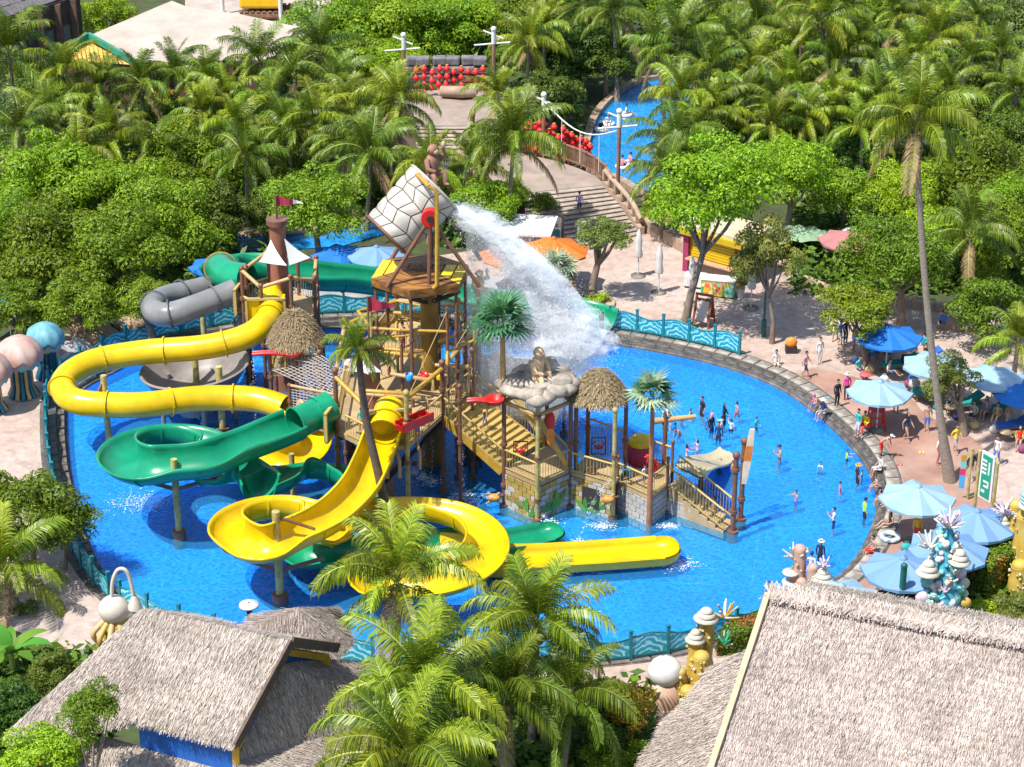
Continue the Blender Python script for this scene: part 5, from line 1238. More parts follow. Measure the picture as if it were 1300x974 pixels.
thatch_face([g(957,822,5.6), g(902,846,4.9), g(872,890,4.3), g(845,914,4.0), g(805,985,3.4), g(800,1060,3.0), g(900,1060,3.6), g(905,975,4.3)], 230, HR, 'side_slope', seed=6)
q = [A+lo*.15+bl_*.1, E*1.0, F_, B]
for p in (A.lerp(E, .85)+U*-.3, A.lerp(E, .4)+U*-.3, F_+U*-.4):
    MB().tube([Vector((p.x+.6, p.y, .4)), Vector((p.x+.6, p.y, p.z))], .18, 10).build('hut_post', m_ochre, HR)
HL = thing('two_tier_hut', 'grey thatched two-tier roof with blue frieze and gable beside the foreground palms', 'thatched roof', g(260,930,.5))
rl, rr_ = g(180,773,7.6), g(369,815,7.6); el, er = g(172,914,5.3), g(298,946,5.3)
thatch_face([rl, el, er, rr_], 230, HL, 'upper_front_slope', seed=11)
thatch_face([rl, g(6,932,3.9), g(25,948,3.8), el], 230, HL, 'left_hip_slope', seed=12)
bk_ = Vector(((rr_-er).x, (rr_-er).y, (er-rr_).z)); bkr = g(428,822,6.3)
thatch_face([rl, rr_, bkr, bkr+(rl-rr_)], 160, HL, 'upper_back_slope', seed=13)
nf_ = (er-rr_).normalized()
MB().bar(rr_+Vector((.05, -.02, .02)), er+Vector((.05, -.02, .0)), .10, .34).build('gable_fascia', m_fasc, HL)
MB().bar(rr_+Vector((.05, -.02, .02)), bkr+Vector((.05, -.02, .0)), .10, .34).build('gable_fascia', m_fasc, HL)
wl_, wr_ = el.lerp(er, .02)+(rl-el)*.1, el.lerp(er, .94)+(rr_-er)*.08
wl_.z = wr_.z = 0; 
dw = (wr_-wl_).normalized(); pw = Vector((-dw.y, dw.x, 0))
MB().bar(wl_+U*4.5, wr_+U*4.5, .12, 1.5).build('blue_frieze', m_bluew, HL)
ge = bkr.lerp(bkr+(rl-rr_), .10); gm = rr_.lerp(rl, .10); ge.z = gm.z = 0; wr_ = er.lerp(el, .08)+(rr_-er)*.08; wr_.z = 0
MB().add([wr_+U*3.6, gm+U*3.6, ge+U*3.6, ge+U*5.7, gm+U*7.2, wr_+U*5.0], [(0, 1, 2, 3, 4, 5)]).build('gable_wall', m_bluew, HL)
for p, h in ((wr_, 5.05), (ge, 5.8), (gm, 7.1)): MB().bar(p+U*3.6+Vector((.12, 0, 0)), p+U*h+Vector((.12, 0, 0)), .24, .24).build('corner_post', m_ochre, HL)
MB().bar(wr_+U*4.95+Vector((.16, 0, 0)), gm+U*7.1+Vector((.16, 0, 0)), .14, .24).build('gable_rafter', m_ochre, HL); MB().bar(ge+U*5.75+Vector((.16, 0, 0)), gm+U*7.1+Vector((.16, 0, 0)), .14, .24).build('gable_rafter', m_ochre, HL)
thatch_face([wl_+U*4.0-dw*1.5, g(20,985,3.6), g(60,1080,2.8), g(300,1100,2.6), wr_+U*4.0], 200, HL, 'lower_front_slope', seed=14)
thatch_face([wr_+U*4.4, g(300,1100,2.6), g(455,1080,2.7), g(520,905,3.1), gm+U*6.6+Vector((.2, 0, 0))], 200, HL, 'lower_right_slope', seed=15)
thatch_face([gm+U*6.6+Vector((.2, 0, 0)), g(520,905,3.1), g(490,842,3.9), ge+U*5.55+Vector((.2, .2, 0))], 200, HL, 'lower_side_slope', seed=16)
ap = g(378,771,7.0)
thatch_face([ap, g(300,806,6.0), g(420,840,5.2), g(448,812,5.2)], 220, HL, 'rear_hip_slope', seed=17); thatch_face([ap, g(448,812,5.2), g(430,770,5.4)], 120, HL, 'rear_hip_slope', seed=18); thatch_face([ap, g(300,806,6.0), g(320,780,5.6)], 120, HL, 'rear_hip_slope', seed=19)
for p in ((60,1000),(300,1050)): b = g(*p, .5); MB().tube([b, b+U*3.0], .2, 8).build('hut_post', m_ochre, HL)
# ================================================================ far buildings
m_tanroof = mat('faded_roof', (.42, .35, .29), .9, .12, .6, dirt=.18, bump=.2); m_greenf = mat('green_fascia', (.03, .22, .14), .6, .25, 1.2); m_lat = mat('ochre_lattice', (.50, .33, .08), .7, .2, 4)
HT = thing('tan_roof_pavilion', 'pale tan roofed pavilion with green gable boards and ochre lattice', 'pavilion', g(200,110,.5))
def onplane(px, py, a, b, c):
    nrm = (b-a).cross(c-a); dx = (px-650)/FPX; dy = -(py-487)/FPX; d = Vector((dx, cp+dy*sp, -sp+dy*cp)); o = Vector((0, 0, CAM_H)); return o+d*((a-o).dot(nrm)/d.dot(nrm))
ra = g(114,45,5.7); fe, fe2 = g(174,80,4.8), g(345,76,4.8); rb_ = onplane(218,1,ra,fe,fe2); be = g(66,74,4.8); be2 = be+(rb_-ra)*.22
MB().slab([ra, fe, fe2, onplane(378,34,ra,fe,fe2), onplane(300,17,ra,fe,fe2), onplane(238,9,ra,fe,fe2), rb_], .25).build('front_slope', m_tanroof, HT); MB().slab([ra, ra.lerp(rb_, .22), be2, be], .25).build('back_slope', m_tanroof, HT)
for a, b in ((ra, fe), (ra, be)): MB().bar(a+Vector((-.05, -.15, .05)), b+Vector((-.05, -.15, .05)), .22, .42).build('gable_board', m_greenf, HT)
MB().add([ra+Vector((.1, .25, -.4)), be+Vector((.6, .25, -.2)), fe+Vector((-.5, .25, -.2))], [(0, 1, 2)]).build('gable_wall', m_lat, HT)
z = MB(); ga, gb, gc = ra+Vector((.1, .12, -.5)), be+Vector((.8, .12, 0)), fe+Vector((-.8, .12, 0))
for k in range(1, 14):
    t_ = k/14; MB().bar(gb.lerp(gc, t_), (gb.lerp(ga, t_*2) if t_ < .5 else gc.lerp(ga, (1-t_)*2)), .05, .05).build('lattice_bar', m_ochre, HT)
wa, wb = be+Vector((.8, .4, 0)), fe+Vector((-.3, .4, 0)); MB().bar(Vector((wa.x, wa.y, 2.4)), Vector((wb.x, wb.y, 2.4)), .2, 4.4).build('end_wall', mat('brown_wall', (.13, .07, .05), .8, .3), HT)
wc = fe2+Vector((-.6, .5, 0)); MB().bar(Vector((wb.x, wb.y, 2.4)), Vector((wc.x, wc.y, 2.4)), .2, 4.4).build('front_wall', MATS['brown_wall'], HT)
for k in range(5): p = wb.lerp(wc, k/4); MB().bar(Vector((p.x, p.y-.3, .4)), Vector((p.x, p.y-.3, 4.6)), .3, .3).build('column', MATS['brown_wall'], HT)
for nm, px0 in (('timber_house', 60),):
    t = thing(nm, 'dark timber house with shingle roof and white column bases at garden corner', 'house', g(60,75,.5)); m_shg = mat('grey_shingle', (.13, .12, .12), .9, .35, 4, bump=.5)
    a, b, c, d = g(15,20,6.2), g(88,-4,6.2), g(60,-60,8.5), g(-40,-30,8.5); MB().slab([a, b, c, d], .3).build('roof', m_shg, t)
    for r_ in range(5):
        for k in range(7):
            p = a.lerp(b, k/7).lerp(d.lerp(c, k/7), r_/5); p2 = a.lerp(b, (k+.94)/7).lerp(d.lerp(c, (k+.94)/7), r_/5); s2 = a.lerp(b, (k+.94)/7).lerp(d.lerp(c, (k+.94)/7), (r_+.94)/5); s1 = a.lerp(b, k/7).lerp(d.lerp(c, k/7), (r_+.94)/5)
            MB().slab([v+U*(.06+.02*((k+r_) % 2)) for v in (p, p2, s2, s1)], .05).build('shingle', m_shg, t)
    wa, wb = a+Vector((.5, 1, 0)), b+Vector((.5, .8, 0)); MB().bar(Vector((wa.x, wa.y, 3.3)), Vector((wb.x, wb.y, 3.3)), .3, 5.6).build('wall', mat('dark_timber', (.05, .035, .03), .8, .3), t)
    for k in (.3, .62, .9):
        p = wa.lerp(wb, k); MB().bar(Vector((p.x, p.y-.3, .4)), Vector((p.x, p.y-.3, 6)), .5, .5).build('column', MATS['brown_wall'], t); MB().bar(Vector((p.x, p.y-.3, .4)), Vector((p.x, p.y-.3, 2.6)), .7, .7).build('column_base', m_white, t)
    for k in (.45, .75):
        p = wa.lerp(wb, k); o = MB().box(Vector((p.x, p.y-.22, 3.6)), (.8, .1, 1.4), math.atan2((wb-wa).y, (wb-wa).x)).build('window', m_fasc, t); MB().box(Vector((p.x, p.y-.28, 3.6)), (.62, .05, 1.2), math.atan2((wb-wa).y, (wb-wa).x)).build('pane', mat('dim_glass', (.12, .13, .14), .15, .1), o)
t = thing('brick_house', 'plain dark block of rooms with windows beyond the tan roof', 'house', g(190,6,.5)); p = g(178,12,.5)
MB().box(p+Vector((2, 9, 4)), (16, 5, 8)).build('wall', mat('slate_wall', (.12, .12, .14), .9, .3), t)
for k in range(6):
    for r_ in (0, 1): o = MB().box(p+Vector((-4.4+2.4*k, 6.44, 2.2+3.2*r_)), (1.2, .1, 1.7)).build('window', m_white, t); MB().box(p+Vector((-4.4+2.4*k, 6.37, 2.2+3.2*r_)), (1.0, .06, 1.5)).build('pane', MATS['dim_glass'], o)
# excavator and site ground
struct(MB().prism([(p.x, p.y) for p in [g(235,40,.5), g(430,55,.5), g(420,-30,.5), g(235,-30,.5)]], .42, .52).build('building_site', mat('dry_earth', (.36, .30, .26), .95, .2, .8)))
EX = thing('excavator', 'yellow tracked excavator on the bare ground behind the tan roof', 'excavator', g(338,22,.5)); b = EX.location; m_ey = mat('excavator_yellow', (.72, .42, .01), .45, .1)
for s_ in (-1, 1):
    o = MB().box(b+Vector((0, s_*1.0, .45)), (4.0, .6, .6)).build('track', mat('track_brown', (.20, .11, .07), .9, .3), EX, .2)
    for k in range(9): MB().box(b+Vector((-1.9+.47*k, s_*1.0, .78)), (.3, .66, .08)).build('track_shoe', MATS['track_brown'], o)
MB().lathe(b, [(.9, .7), (.9, 1.0)], 16).build('turntable', m_black, EX)
MB().box(b+Vector((-.3, 0, 1.6)), (3.4, 2.6, 1.2)).build('house', m_ey, EX, .25)
cb_ = MB().box(b+Vector((1.1, -.7, 2.7)), (1.2, 1.1, 1.5)).build('cab', m_ey, EX, .12); MB().box(b+Vector((1.1, -1.27, 2.85)), (.95, .04, 1.0)).build('cab_window', MATS['dim_glass'], cb_)
MB().bar(b+Vector((1.2, .2, 2)), b+Vector((4.4, .4, 4.6)), .45, .6).build('boom', m_ey, EX); MB().bar(b+Vector((4.4, .4, 4.6)), b+Vector((6.0, .5, 1.8)), .35, .45).build('stick', m_ey, EX); MB().box(b+Vector((6.0, .5, 1.1)), (.9, 1.2, .9)).build('bucket', m_black, EX, .15)
for (x, y) in ((283,18),(316,22),(357,30)):
    p = g(x, y, .5); t = thing('white_pole', 'white metal pole standing on the bare ground by the excavator', 'pole', p, 'white poles by the excavator'); MB().tube([p, p+U*6], .17, 10).build('shaft', m_white, t); MB().box(p+U*.1, (.6, .6, .2)).build('foot_plate', m_white, t)
# ================================================================ lanterns and totem posts
m_lan = mat('lantern_red', (.72, .02, .03), .5, .15, 4)
lanm = MB().ball((0, 0, 0), (.22, .22, .21), 10, 7).mesh('lantern', m_lan); lcap = MB().tube([(0, 0, .2), (0, 0, .27)], .1, 8).mesh('lantern_cap', m_ochre); ltas = MB().tube([(0, 0, -.22), (0, 0, -.5)], [.04, .07], 6).mesh('tassel', m_lan)
def lanterns(top, n, label, group, dz=.56):
    t = thing('lantern_string', label, 'lanterns', top, group)
    MB().tube([top, top-U*(dz*n)], .012, 4).build('cord', m_red, t)
    for k in range(n):
        o = link('lantern', lanm, t, (random.uniform(-.05, .05), random.uniform(-.05, .05), -.3-dz*k)); link('lantern_cap', lcap, o); link('tassel', ltas, o)
YL = g(575,118,UZ).y+.8
for k in range(10):
    lanterns(at(529+9.4*k, 84+random.uniform(-3, 4), YL+random.uniform(-.4, .4)), 5, 'string of round red paper lanterns hanging over the upper terrace', 'lantern strings of the upper terrace')
def totem(p, h, label, arms=True):
    t = thing('totem_post', label, 'post', p); MB().tube([p, p+U*h], .13, 10).build('shaft', m_wood, t); MB().tube([p+U*h, p+U*(h+.9)], .15, 10).build('white_top', m_white, t); MB().ball(p+U*(h+1.0), .2, 8, 6).build('finial', m_white, t)
    if arms: MB().tube([p+Vector((-1.3, 0, h-.1)), p+Vector((1.1, 0, h+.1))], .06, 8).build('cross_arm', m_white, t); MB().tube([p+Vector((-.7, 0, h+.9)), p+Vector((.6, 0, h+.35))], .07, 8).build('slant_arm', m_white, t)
for (x, y, h, lab) in ((514,128,3.6,'white topped cross post at the left end of the lantern row'),(627,140,4.6,'white topped cross post at the right end of the lantern row')): totem(g(x, y, UZ), h, lab)
bp = g(517,112,UZ); MB_l = thing('driftwood_log', 'pale driftwood log lying under the lantern strings', 'log', g(585,126,UZ)); MB().tube([g(560,124,UZ)+U*.45, g(585,126,UZ)+U*.5, g(604,125,UZ)+U*.45], [.38, .42, .36], 10).build('log_body', m_par, MB_l)
MB().tube([g(604,125,UZ)+U*.4, g(612,120,UZ)+U*1.0], [.15, .08], 8).build('branch', m_par, MB_l)
rkw = thing('grey_rock_wall', 'grey rock wall behind the red lantern strings', 'rock wall', g(560,100,UZ))
for k in range(6):
    for r_ in range(3): MB().box(Vector((g(520,110,UZ).x+k*1.0+random.uniform(-.1, .1), YL+1.6+random.uniform(-.1, .1), UZ+.35+r_*.62)), (.98, .8, .6), random.uniform(-.15, .15)).build('rock_block', mat('slate_boulder', (.15, .14, .15), .9, .4, 2, bump=.5), rkw, .12)
tp1, tp2 = g(690,196,TOPZ), g(784,252,1.4); totem(tp1, 3.0, 'white topped cross post on the bridge beside banana plants'); totem(tp2, 4.6, 'brown lamp post with white cross arm beside river and stairs')
ra_, rb2 = tp1+U*3.6, tp2+U*4.4; rp_ = thing('rope_line', 'sagging white rope with lantern strings between bridge posts', 'rope', tp1)
cur = [ra_.lerp(rb2, k/12)-U*1.1*math.sin(PI*k/12) for k in range(13)]; MB().tube(cur, .05, 6).build('rope', m_white, rp_)
for k in (3, 6, 9): MB().tube([cur[k], Vector((cur[k].x, cur[k].y, TOPZ+.6))], .03, 5).build('hanger', m_white, rp_)
for k in range(15):
    lanterns(at(668+5.8*k, 150+1.8*k+random.uniform(-6, 8), g(710,205,TOPZ).y+random.uniform(1.2, 2.6)), 4 if k < 11 else 2, 'string of round red lanterns between the bridge posts by the river', 'lantern strings by the river', .5)
# ================================================================ umbrellas and shade
def umb_proto(mname, col, r=1.65, rim=.14, n=8, h=.55, zr=2.15, base=True, col2=None):
    m = mat(mname, col, .75, .05, 1.5, col2=col2); P = []
    tip = Vector((0, 0, zr+h))
    for k in range(n):
        a, b = TAU*k/n, TAU*(k+1)/n; e = [Vector((r*math.cos(x), r*math.sin(x), zr)) for x in (a, b)]
        mid = (e[0]+e[1])/2*.97-U*.02; vs = [tip]
        for s_ in (.35, .7, 1.0):
            q0, q1, qm = tip.lerp(e[0], s_), tip.lerp(e[1], s_), tip.lerp(mid, s_)-U*.05*s_; vs += [q0, qm, q1]
        vs += [e[0]-U*rim, mid-U*rim, e[1]-U*rim]
        fs = [(0, 1, 2), (0, 2, 3)]+[(1+3*i+j, 4+3*i+j, 5+3*i+j, 2+3*i+j) for i in range(3) for j in range(2)]
        P.append(MB().add(vs, fs, 0, False).mesh('canopy_panel', m))
    rib = [MB().tube([tip-U*.06, Vector((r*.98*math.cos(TAU*k/n), r*.98*math.sin(TAU*k/n), zr-.04))], .016, 5).mesh('rib', m_white) for k in range(n)]
    pole = MB().tube([(0, 0, 0), (0, 0, zr+h+.02)], .035, 8).mesh('pole', m_white); fin = MB().lathe((0, 0, zr+h-.03), [(.16, -.02), (.15, .05), (.03, .10), (.0, .16)], 10).mesh('vent_cap', m); bs = MB().lathe((0, 0, 0), [(.36, 0), (.36, .08), (.06, .16)], 14).mesh('base', m_cop)
    return P, rib, pole, fin, bs
UB = {'pale': umb_proto('canvas_pale_blue', (.215, .345, .435), col2=(.245, .375, .465)), 'sky': umb_proto('canvas_sky_blue', (.135, .25, .43)), 'blue': umb_proto('canvas_strong_blue', (.008, .125, .43), r=1.9), 'orange': umb_proto('canvas_orange', (.52, .135, .012), r=2.0, h=.7, zr=2.3), 'pink': umb_proto('canvas_pink', (.34, .135, .135), r=2.0)}
def umbrella(px, py, kind, label, z=None, sc=1.0, tilt_=(0, 0), group=None, name='sun_umbrella', zb=DECK):
    P, rib, pole, fin, bs = UB[kind]; zr = 2.15*sc+zb; c = g(px, py, zr+.2)
    t = thing(name, label, 'umbrella', (c.x, c.y, zb), group, random.random()); t.scale = (sc,)*3; t.rotation_euler = (tilt_[0], tilt_[1], random.random())
    for k in range(8): o = link('canopy_panel', P[k], t); link('rib', rib[k], o)
    link('pole', pole, t); link('vent_cap', fin, t); link('base', bs, t); return t
umbrella(1117,492,'pale','pale blue sunshade over the red lifeguard chair by the pool rim',sc=.98)
umbrella(1165,626,'pale','pale blue sunshade with lifeguard standing under it near the seated bathers',sc=1.03)
umbrella(1240,658,'sky','sky blue sunshade in front of the green sign board',sc=1.05)
umbrella(1202,690,'sky','sky blue sunshade directly behind the blue coral sculpture',sc=1.05,tilt_=(.05,0))
umbrella(1146,718,'sky','sky blue sunshade beside the curved pool rim and hedge',sc=1.05)
umbrella(1068,752,'pale','pale blue sunshade half hidden behind the pink coral sculpture',sc=.98)
umbrella(1187,458,'pale','pale blue sunshade left of the tall palm trunk under leaves',sc=1.0)
umbrella(1262,474,'pale','pale dappled sunshade under the low twisting tree branches',sc=.95)
umbrella(1302,495,'blue','bright blue sunshade beyond the low twisting tree',sc=.85)
umbrella(1128,422,'blue','strong blue dappled sunshade under the small rounded tree',sc=.95)
umbrella(650,322,'orange','orange umbrella in front of the ticket kiosk half in spray',sc=.95); umbrella(703,316,'orange','large orange umbrella beside the ticket kiosk in clear sun',sc=1.02)
umbrella(1078,300,'pink','pink canopy umbrella over barrels among the garden trees',sc=.9)
umbrella(275,333,'blue','strong blue sunshade behind the left tower under trees',sc=.85); umbrella(430,318,'blue','strong blue sunshade behind the round dark green tree',sc=.85)
umbrella(478,320,'sky','light sky blue sunshade behind the wide green slide',sc=1.0); umbrella(322,330,'sky','light sky blue sunshade tucked behind the left tower',sc=.85); umbrella(10,388,'blue','strong blue sunshade under the trees beside the pink jellyfish',sc=.9)
def closed_umb(px, py, label, H=2.9, zb=DECK):
    b = g(px, py, zb); t = thing('closed_umbrella', label, 'umbrella', b, None)
    MB().lathe(b, [(.42, 0), (.42, .09), (.05, .13)], 16).build('base', m_cop, t); MB().tube([b, b+U*H], .035, 8).build('pole', m_white, t)
    MB().lathe(b, [(.22, H*.42), (.25, H*.46), (.17, H*.6), (.20, H*.75), (.12, H*.92), (.03, H)], 12, 0, wob=lambda p, a, r, z: Vector((p.x*(1+.16*math.sin(5*a)), p.y*(1+.16*math.sin(5*a)), p.z))).build('folded_canopy', mat('canvas_white', (.54, .53, .52), .8, .06), t)
closed_umb(810,351,'folded white umbrella on a round base at the foot of the stairs'); closed_umb(836,372,'folded white umbrella standing in the open plaza'); closed_umb(877,387,'folded white umbrella beside the forked kiosk tree trunk'); closed_umb(953,392,'folded white umbrella right of the printed cooler')
# ================================================================ plaza furniture
m_ky = mat('kiosk_yellow', (.52, .335, .010), .55, .12, 1, dirt=.15)
K = thing('yellow_kiosk', 'yellow food kiosk with closed shutter and pink base under trees', 'kiosk', g(905,355,DECK)); a, b = g(868,343,DECK), g(942,364,DECK); d = (b-a); u_ = d.normalized(); n_ = Vector((-u_.y, u_.x, 0)); rz = math.atan2(u_.y, u_.x); L = d.length; c = (a+b)/2+n_*1.2
MB().box(c+U*1.35, (L, 2.2, 2.7), rz).build('wall', m_ky, K); MB().box((a+b)/2+n_*.06+U*.45, (L+.1, .12, .9), rz).build('base_panel', m_par, K)
o = MB().box((a+b)/2+n_*.05+U*1.65, (L*.72, .1, 1.25), rz).build('shutter', mat('shutter_yellow', (.56, .37, .008), .5, .08), K)
for k in range(7): MB().box((a+b)/2-n_*.02+U*(1.12+.17*k), (L*.71, .04, .13), rz).build('shutter_slat', MATS['shutter_yellow'], o)
MB().box((a+b)/2-n_*.15+U*2.55, (L*1.04, .6, .35), rz).build('awning', m_ky, K); MB().box((a+b)/2-n_*.35+U*1.0, (L*.78, .5, .07), rz).build('counter', mat('counter_wood', (.42, .25, .15), .6, .2), K)
MB().box(c+U*2.82, (L+.5, 2.8, .2), rz).build('roof', mat('kiosk_roof', (.45, .38, .25), .8, .2), K)
for s_ in (.04, .96): p = a.lerp(b, s_); MB().box(p-n_*.03+U*1.35, (.35, .2, 2.7), rz).build('corner_post', mat('kiosk_maroon', (.30, .03, .10), .6, .2), K)
MB().box(a.lerp(b, .88)-n_*.04+U*1.5, (.5, .06, .7), rz).build('menu_board', m_ochre, K)
C_ = thing('printed_cooler', 'low chest cooler with colourful fruit print and white lid', 'cooler', g(913,378,DECK)); p = g(913,378,DECK); rz2 = R(-16)
def fruitmat():
    m, nt, b = _nt('fruit_print'); vo = nt.nodes.new('ShaderNodeTexVoronoi'); vo.inputs['Scale'].default_value = 5; lnk(nt, coord(nt), vo.inputs['Vector'])
    sx = nt.nodes.new('ShaderNodeSeparateColor'); lnk(nt, vo.outputs['Color'], sx.inputs[0])
    lnk(nt, ramp(nt, sx.outputs[0], [(.1, (.05, .35, .12)), (.3, (.75, .45, .03)), (.5, (.75, .12, .06)), (.7, (.8, .7, .3)), (.9, (.1, .45, .4))]), b.inputs['Base Color']); return m
MB().box(p+U*.5+Vector((0, .4, 0)), (1.9, .85, .9), rz2).build('chest', fruitmat(), C_, .04); MB().box(p+U*1.0+Vector((0, .4, 0)), (1.96, .9, .09), rz2).build('lid', m_white, C_, .03); MB().box(p+U*.06+Vector((0, .4, 0)), (1.8, .8, .08), rz2).build('plinth', m_black, C_)
p = g(884,372,DECK); t = thing('white_bench_box', 'low white box counter between tree trunk and printed cooler', 'counter', p); MB().box(p+U*.45+Vector((0, .9, 0)), (1.2, .7, .7), rz2).build('body', m_white, t, .05); MB().box(p+U*.05+Vector((0, .9, 0)), (1.1, .6, .14), rz2).build('plinth', m_black, t)
p = g(940,378,DECK); t = thing('potted_plant', 'leafy plant in a tapered white pot beside the cooler', 'potted plant', p); MB().lathe(p, [(.16, 0), (.25, .6), (.27, .62), (.22, .6)], 12).build('pot', m_white, t); link('foliage', crown('mid', 'S', 0), t, (0, 0, .95), (0, 0, 1), .55)
E_ = thing('easel_sign', 'brown wooden folding easel sign board on the plaza', 'sign', g(893,410,DECK)); p = g(893,412,DECK); rzq = R(-25); q = Matrix.Rotation(rzq, 3, 'Z')
for s_ in (-1, 1):
    sd = q@Vector((0, s_*.55, 0)); top_ = p+U*1.75
    for e in (-1, 1): MB().bar(p+sd+q@Vector((e*.45, 0, 0)), top_+q@Vector((e*.45, s_*.03, 0)), .07, .06).build('leg', mat('easel_brown', (.20, .06, .035), .6, .2), E_)
    MB().slab([p+sd*.84+q@Vector((-.42, 0, 0))+U*.3, p+sd*.84+q@Vector((.42, 0, 0))+U*.3, p+sd*.15+q@Vector((.42, 0, 0))+U*1.5, p+sd*.15+q@Vector((-.42, 0, 0))+U*1.5], .04).build('board', MATS['easel_brown'], E_)
    MB().slab([p+sd*(.82 if s_ > 0 else .88)+q@Vector((-.34, 0, 0))+U*.36, p+sd*.88+q@Vector((.34, 0, 0))+U*.36, p+sd*.22+q@Vector((.34, 0, 0))+U*1.42, p+sd*.22+q@Vector((-.34, 0, 0))+U*1.42], .02).build('paper', mat('paper_grey', (.52, .47, .42), .8, .1), E_)
MB().bar(p+q@Vector((-.5, 0, 0))+U*1.75, p+q@Vector((.5, 0, 0))+U*1.75, .1, .12).build('top_bar', MATS['easel_brown'], E_)
# ticket kiosk
K2 = thing('ticket_kiosk', 'white kiosk with sloping roof and notice windows behind orange umbrellas', 'kiosk', g(660,350,DECK)); a, b = g(634,346,DECK), g(686,349,DECK); u_ = (b-a).normalized(); n_ = Vector((-u_.y, u_.x, 0)); rz = math.atan2(u_.y, u_.x); L = (b-a).length; c = (a+b)/2+n_*1.4
MB().box(c+U*1.15, (L, 2.6, 2.3), rz).build('wall', mat('kiosk_cream', (.45, .36, .30), .7, .12), K2); MB().box(c+U*2.45+u_*.2, (L+.8, 3.2, .14), rz).build('roof', m_white, K2)
for k in range(3):
    p = a.lerp(b, .2+.3*k)-n_*0.0+n_*.08+U*1.3; o = MB().box(p, (.7, .1, 1.2), rz).build('notice_window', m_white, K2); MB().box(p-n_*.06, (.55, .05, 1.0), rz).build('pane', MATS['dim_glass'], o)
for k in range(7): MB().box(b+n_*(1.4)+U*(.25+.3*k)+u_*.03, (.05, 2.5, .26), rz).build('clapboard', MATS['kiosk_cream'], K2)
# notice boards
def notice(px, py, w, h, zb, label, gab=True):
    p = g(px, py, zb); t = thing('notice_board', label, 'notice board', p)
    for s_ in (-1, 1): MB().tube([p+Vector((s_*(w/2+.08), 0, 0)), p+Vector((s_*(w/2+.08), 0, h+1.0))], .08, 8).build('post', m_fasc, t)
    MB().box(p+U*(h/2+.8), (w, .08, h)).build('board', m_white, t)
    MB().box(p+U*(h*.27+.8)+Vector((0, -.05, 0)), (w*.86, .03, h*.45)).build('map_print', mat('map_green', (.10, .42, .28), .5, .5, 3, col2=(.1, .35, .55)), t)
    for k in range(3): MB().box(p+U*(h*.62+.8+.11*k)+Vector((0, -.05, 0)), (w*(.7-.12*k), .02, .04)).build('text_line', m_fasc, t)
    if gab:
        for s_ in (-1, 1): MB().bar(p+Vector((s_*(w/2+.12), -.02, h+.8)), p+Vector((0, -.02, h+1.15)), .16, .1).build('gable_bar', m_fasc, t)
notice(702,322,.95,1.5,DECK,'white notice board with dark gable and green map print'); 
p = g(741,318,DECK); t = thing('poster_board', 'framed dark poster board beside the plaza stairs', 'poster', p); MB().box(p+U*1.2, (.75, .07, 1.3)).build('frame', m_white, t); MB().box(p+U*1.2+Vector((0, -.05, 0)), (.6, .03, 1.12)).build('print', mat('poster_navy', (.06, .09, .16), .5, .6, 4, col2=(.25, .3, .36)), t)
for s_ in (-.3, .3): MB().tube([p+Vector((s_, .03, 0)), p+Vector((s_, .03, .7))], .03, 6).build('leg', m_white, t)
p = g(969,428,DECK); t = thing('lamp_post', 'tall slim dark green lamp post beside the sparse yellowish tree', 'lamp post', p); MB().tube([p, p+U*5.2], [.07, .045], 8).build('shaft', mat('post_green', (.01, .10, .08), .5, .2), t); MB().tube([p, p+U*1.0], .14, 10).build('base', MATS['post_green'], t); MB().lathe(p+U*5.2, [(.05, 0), (.22, .1), (.2, .35), (.0, .45)], 10).build('lamp_head', m_white, t)
p = g(1140,808,DECK); t = thing('green_bollard_post', 'dark green round post standing out of the clipped hedge', 'post', p); MB().tube([p, p+U*3.3], .13, 12).build('shaft', MATS['post_green'], t); MB().ball(p+U*3.3, .15, 10, 6).build('cap', MATS['post_green'], t)
# low planters round tree feet
def planter(px, py, r, label, kind='olive'):
    p = g(px, py, DECK); t = thing('tree_planter', label, 'planter', p); MB().lathe(p, [(r, 0), (r, .12), (r*.9, .14), (r*.88, .06), (.05, .06)], 20).build('kerb_ring', m_par, t); link('planting', crown(kind, 'S', 1), t, (0, 0, .25), (0, 0, random.random()), (r*1.05, r*1.05, .5))
planter(752,386,1.3,'low round planting around the gnarled plaza tree','bright'); planter(868,422,1.05,'low planting ring around the forked kiosk tree','olive')
# potted fan palm, planter on plaza
b = g(718,368,DECK); t = thing('flower_planter', 'small orange planter with yellow green plant by the fan palm', 'planter', b); MB().box(b+U*.3, (1.1, .6, .6), .1).build('box', mat('planter_orange', (.72, .30, .03), .6, .15), t, .04); link('foliage', crown('bright', 'S', 2), t, (0, 0, .85), (0, 0, 0), .7)
# fan palms
def fanmesh(m, seed):
    V = []; Q = []; rg = np.random.default_rng(seed); n = 15
    st_ = np.array([0., 0, 0]); hub = np.array([.42, 0, .12])
    def qd(a, b, c, d): o = len(V); V.extend((a, b, c, d)); Q.append((o, o+1, o+2, o+3))
    w = np.array([0, .012, 0]); qd(st_-w, st_+w, hub+w, hub-w)
    for k in range(n):
        a = R(-115+230*k/(n-1)); d = np.array([math.cos(a), math.sin(a), .10]); L = .58*(.75+.25*math.cos(a*.8))*rg.uniform(.9, 1.1); s_ = np.array([-math.sin(a), math.cos(a), 0])*.036
        m1 = hub+d*L*.55; tip = hub+d*L+np.array([0, 0, -.12*rg.uniform(.5, 1.6)]); qd(hub-s_*.3, hub+s_*.3, m1+s_, m1-s_); qd(m1-s_, m1+s_, tip+s_*.15, tip-s_*.15)
    return arr_mesh('fan_leaf', np.array(V), np.array(Q), m)
FAN = {'g': fanmesh(m_fan, 1), 'p': fanmesh(m_fanpale, 2)}
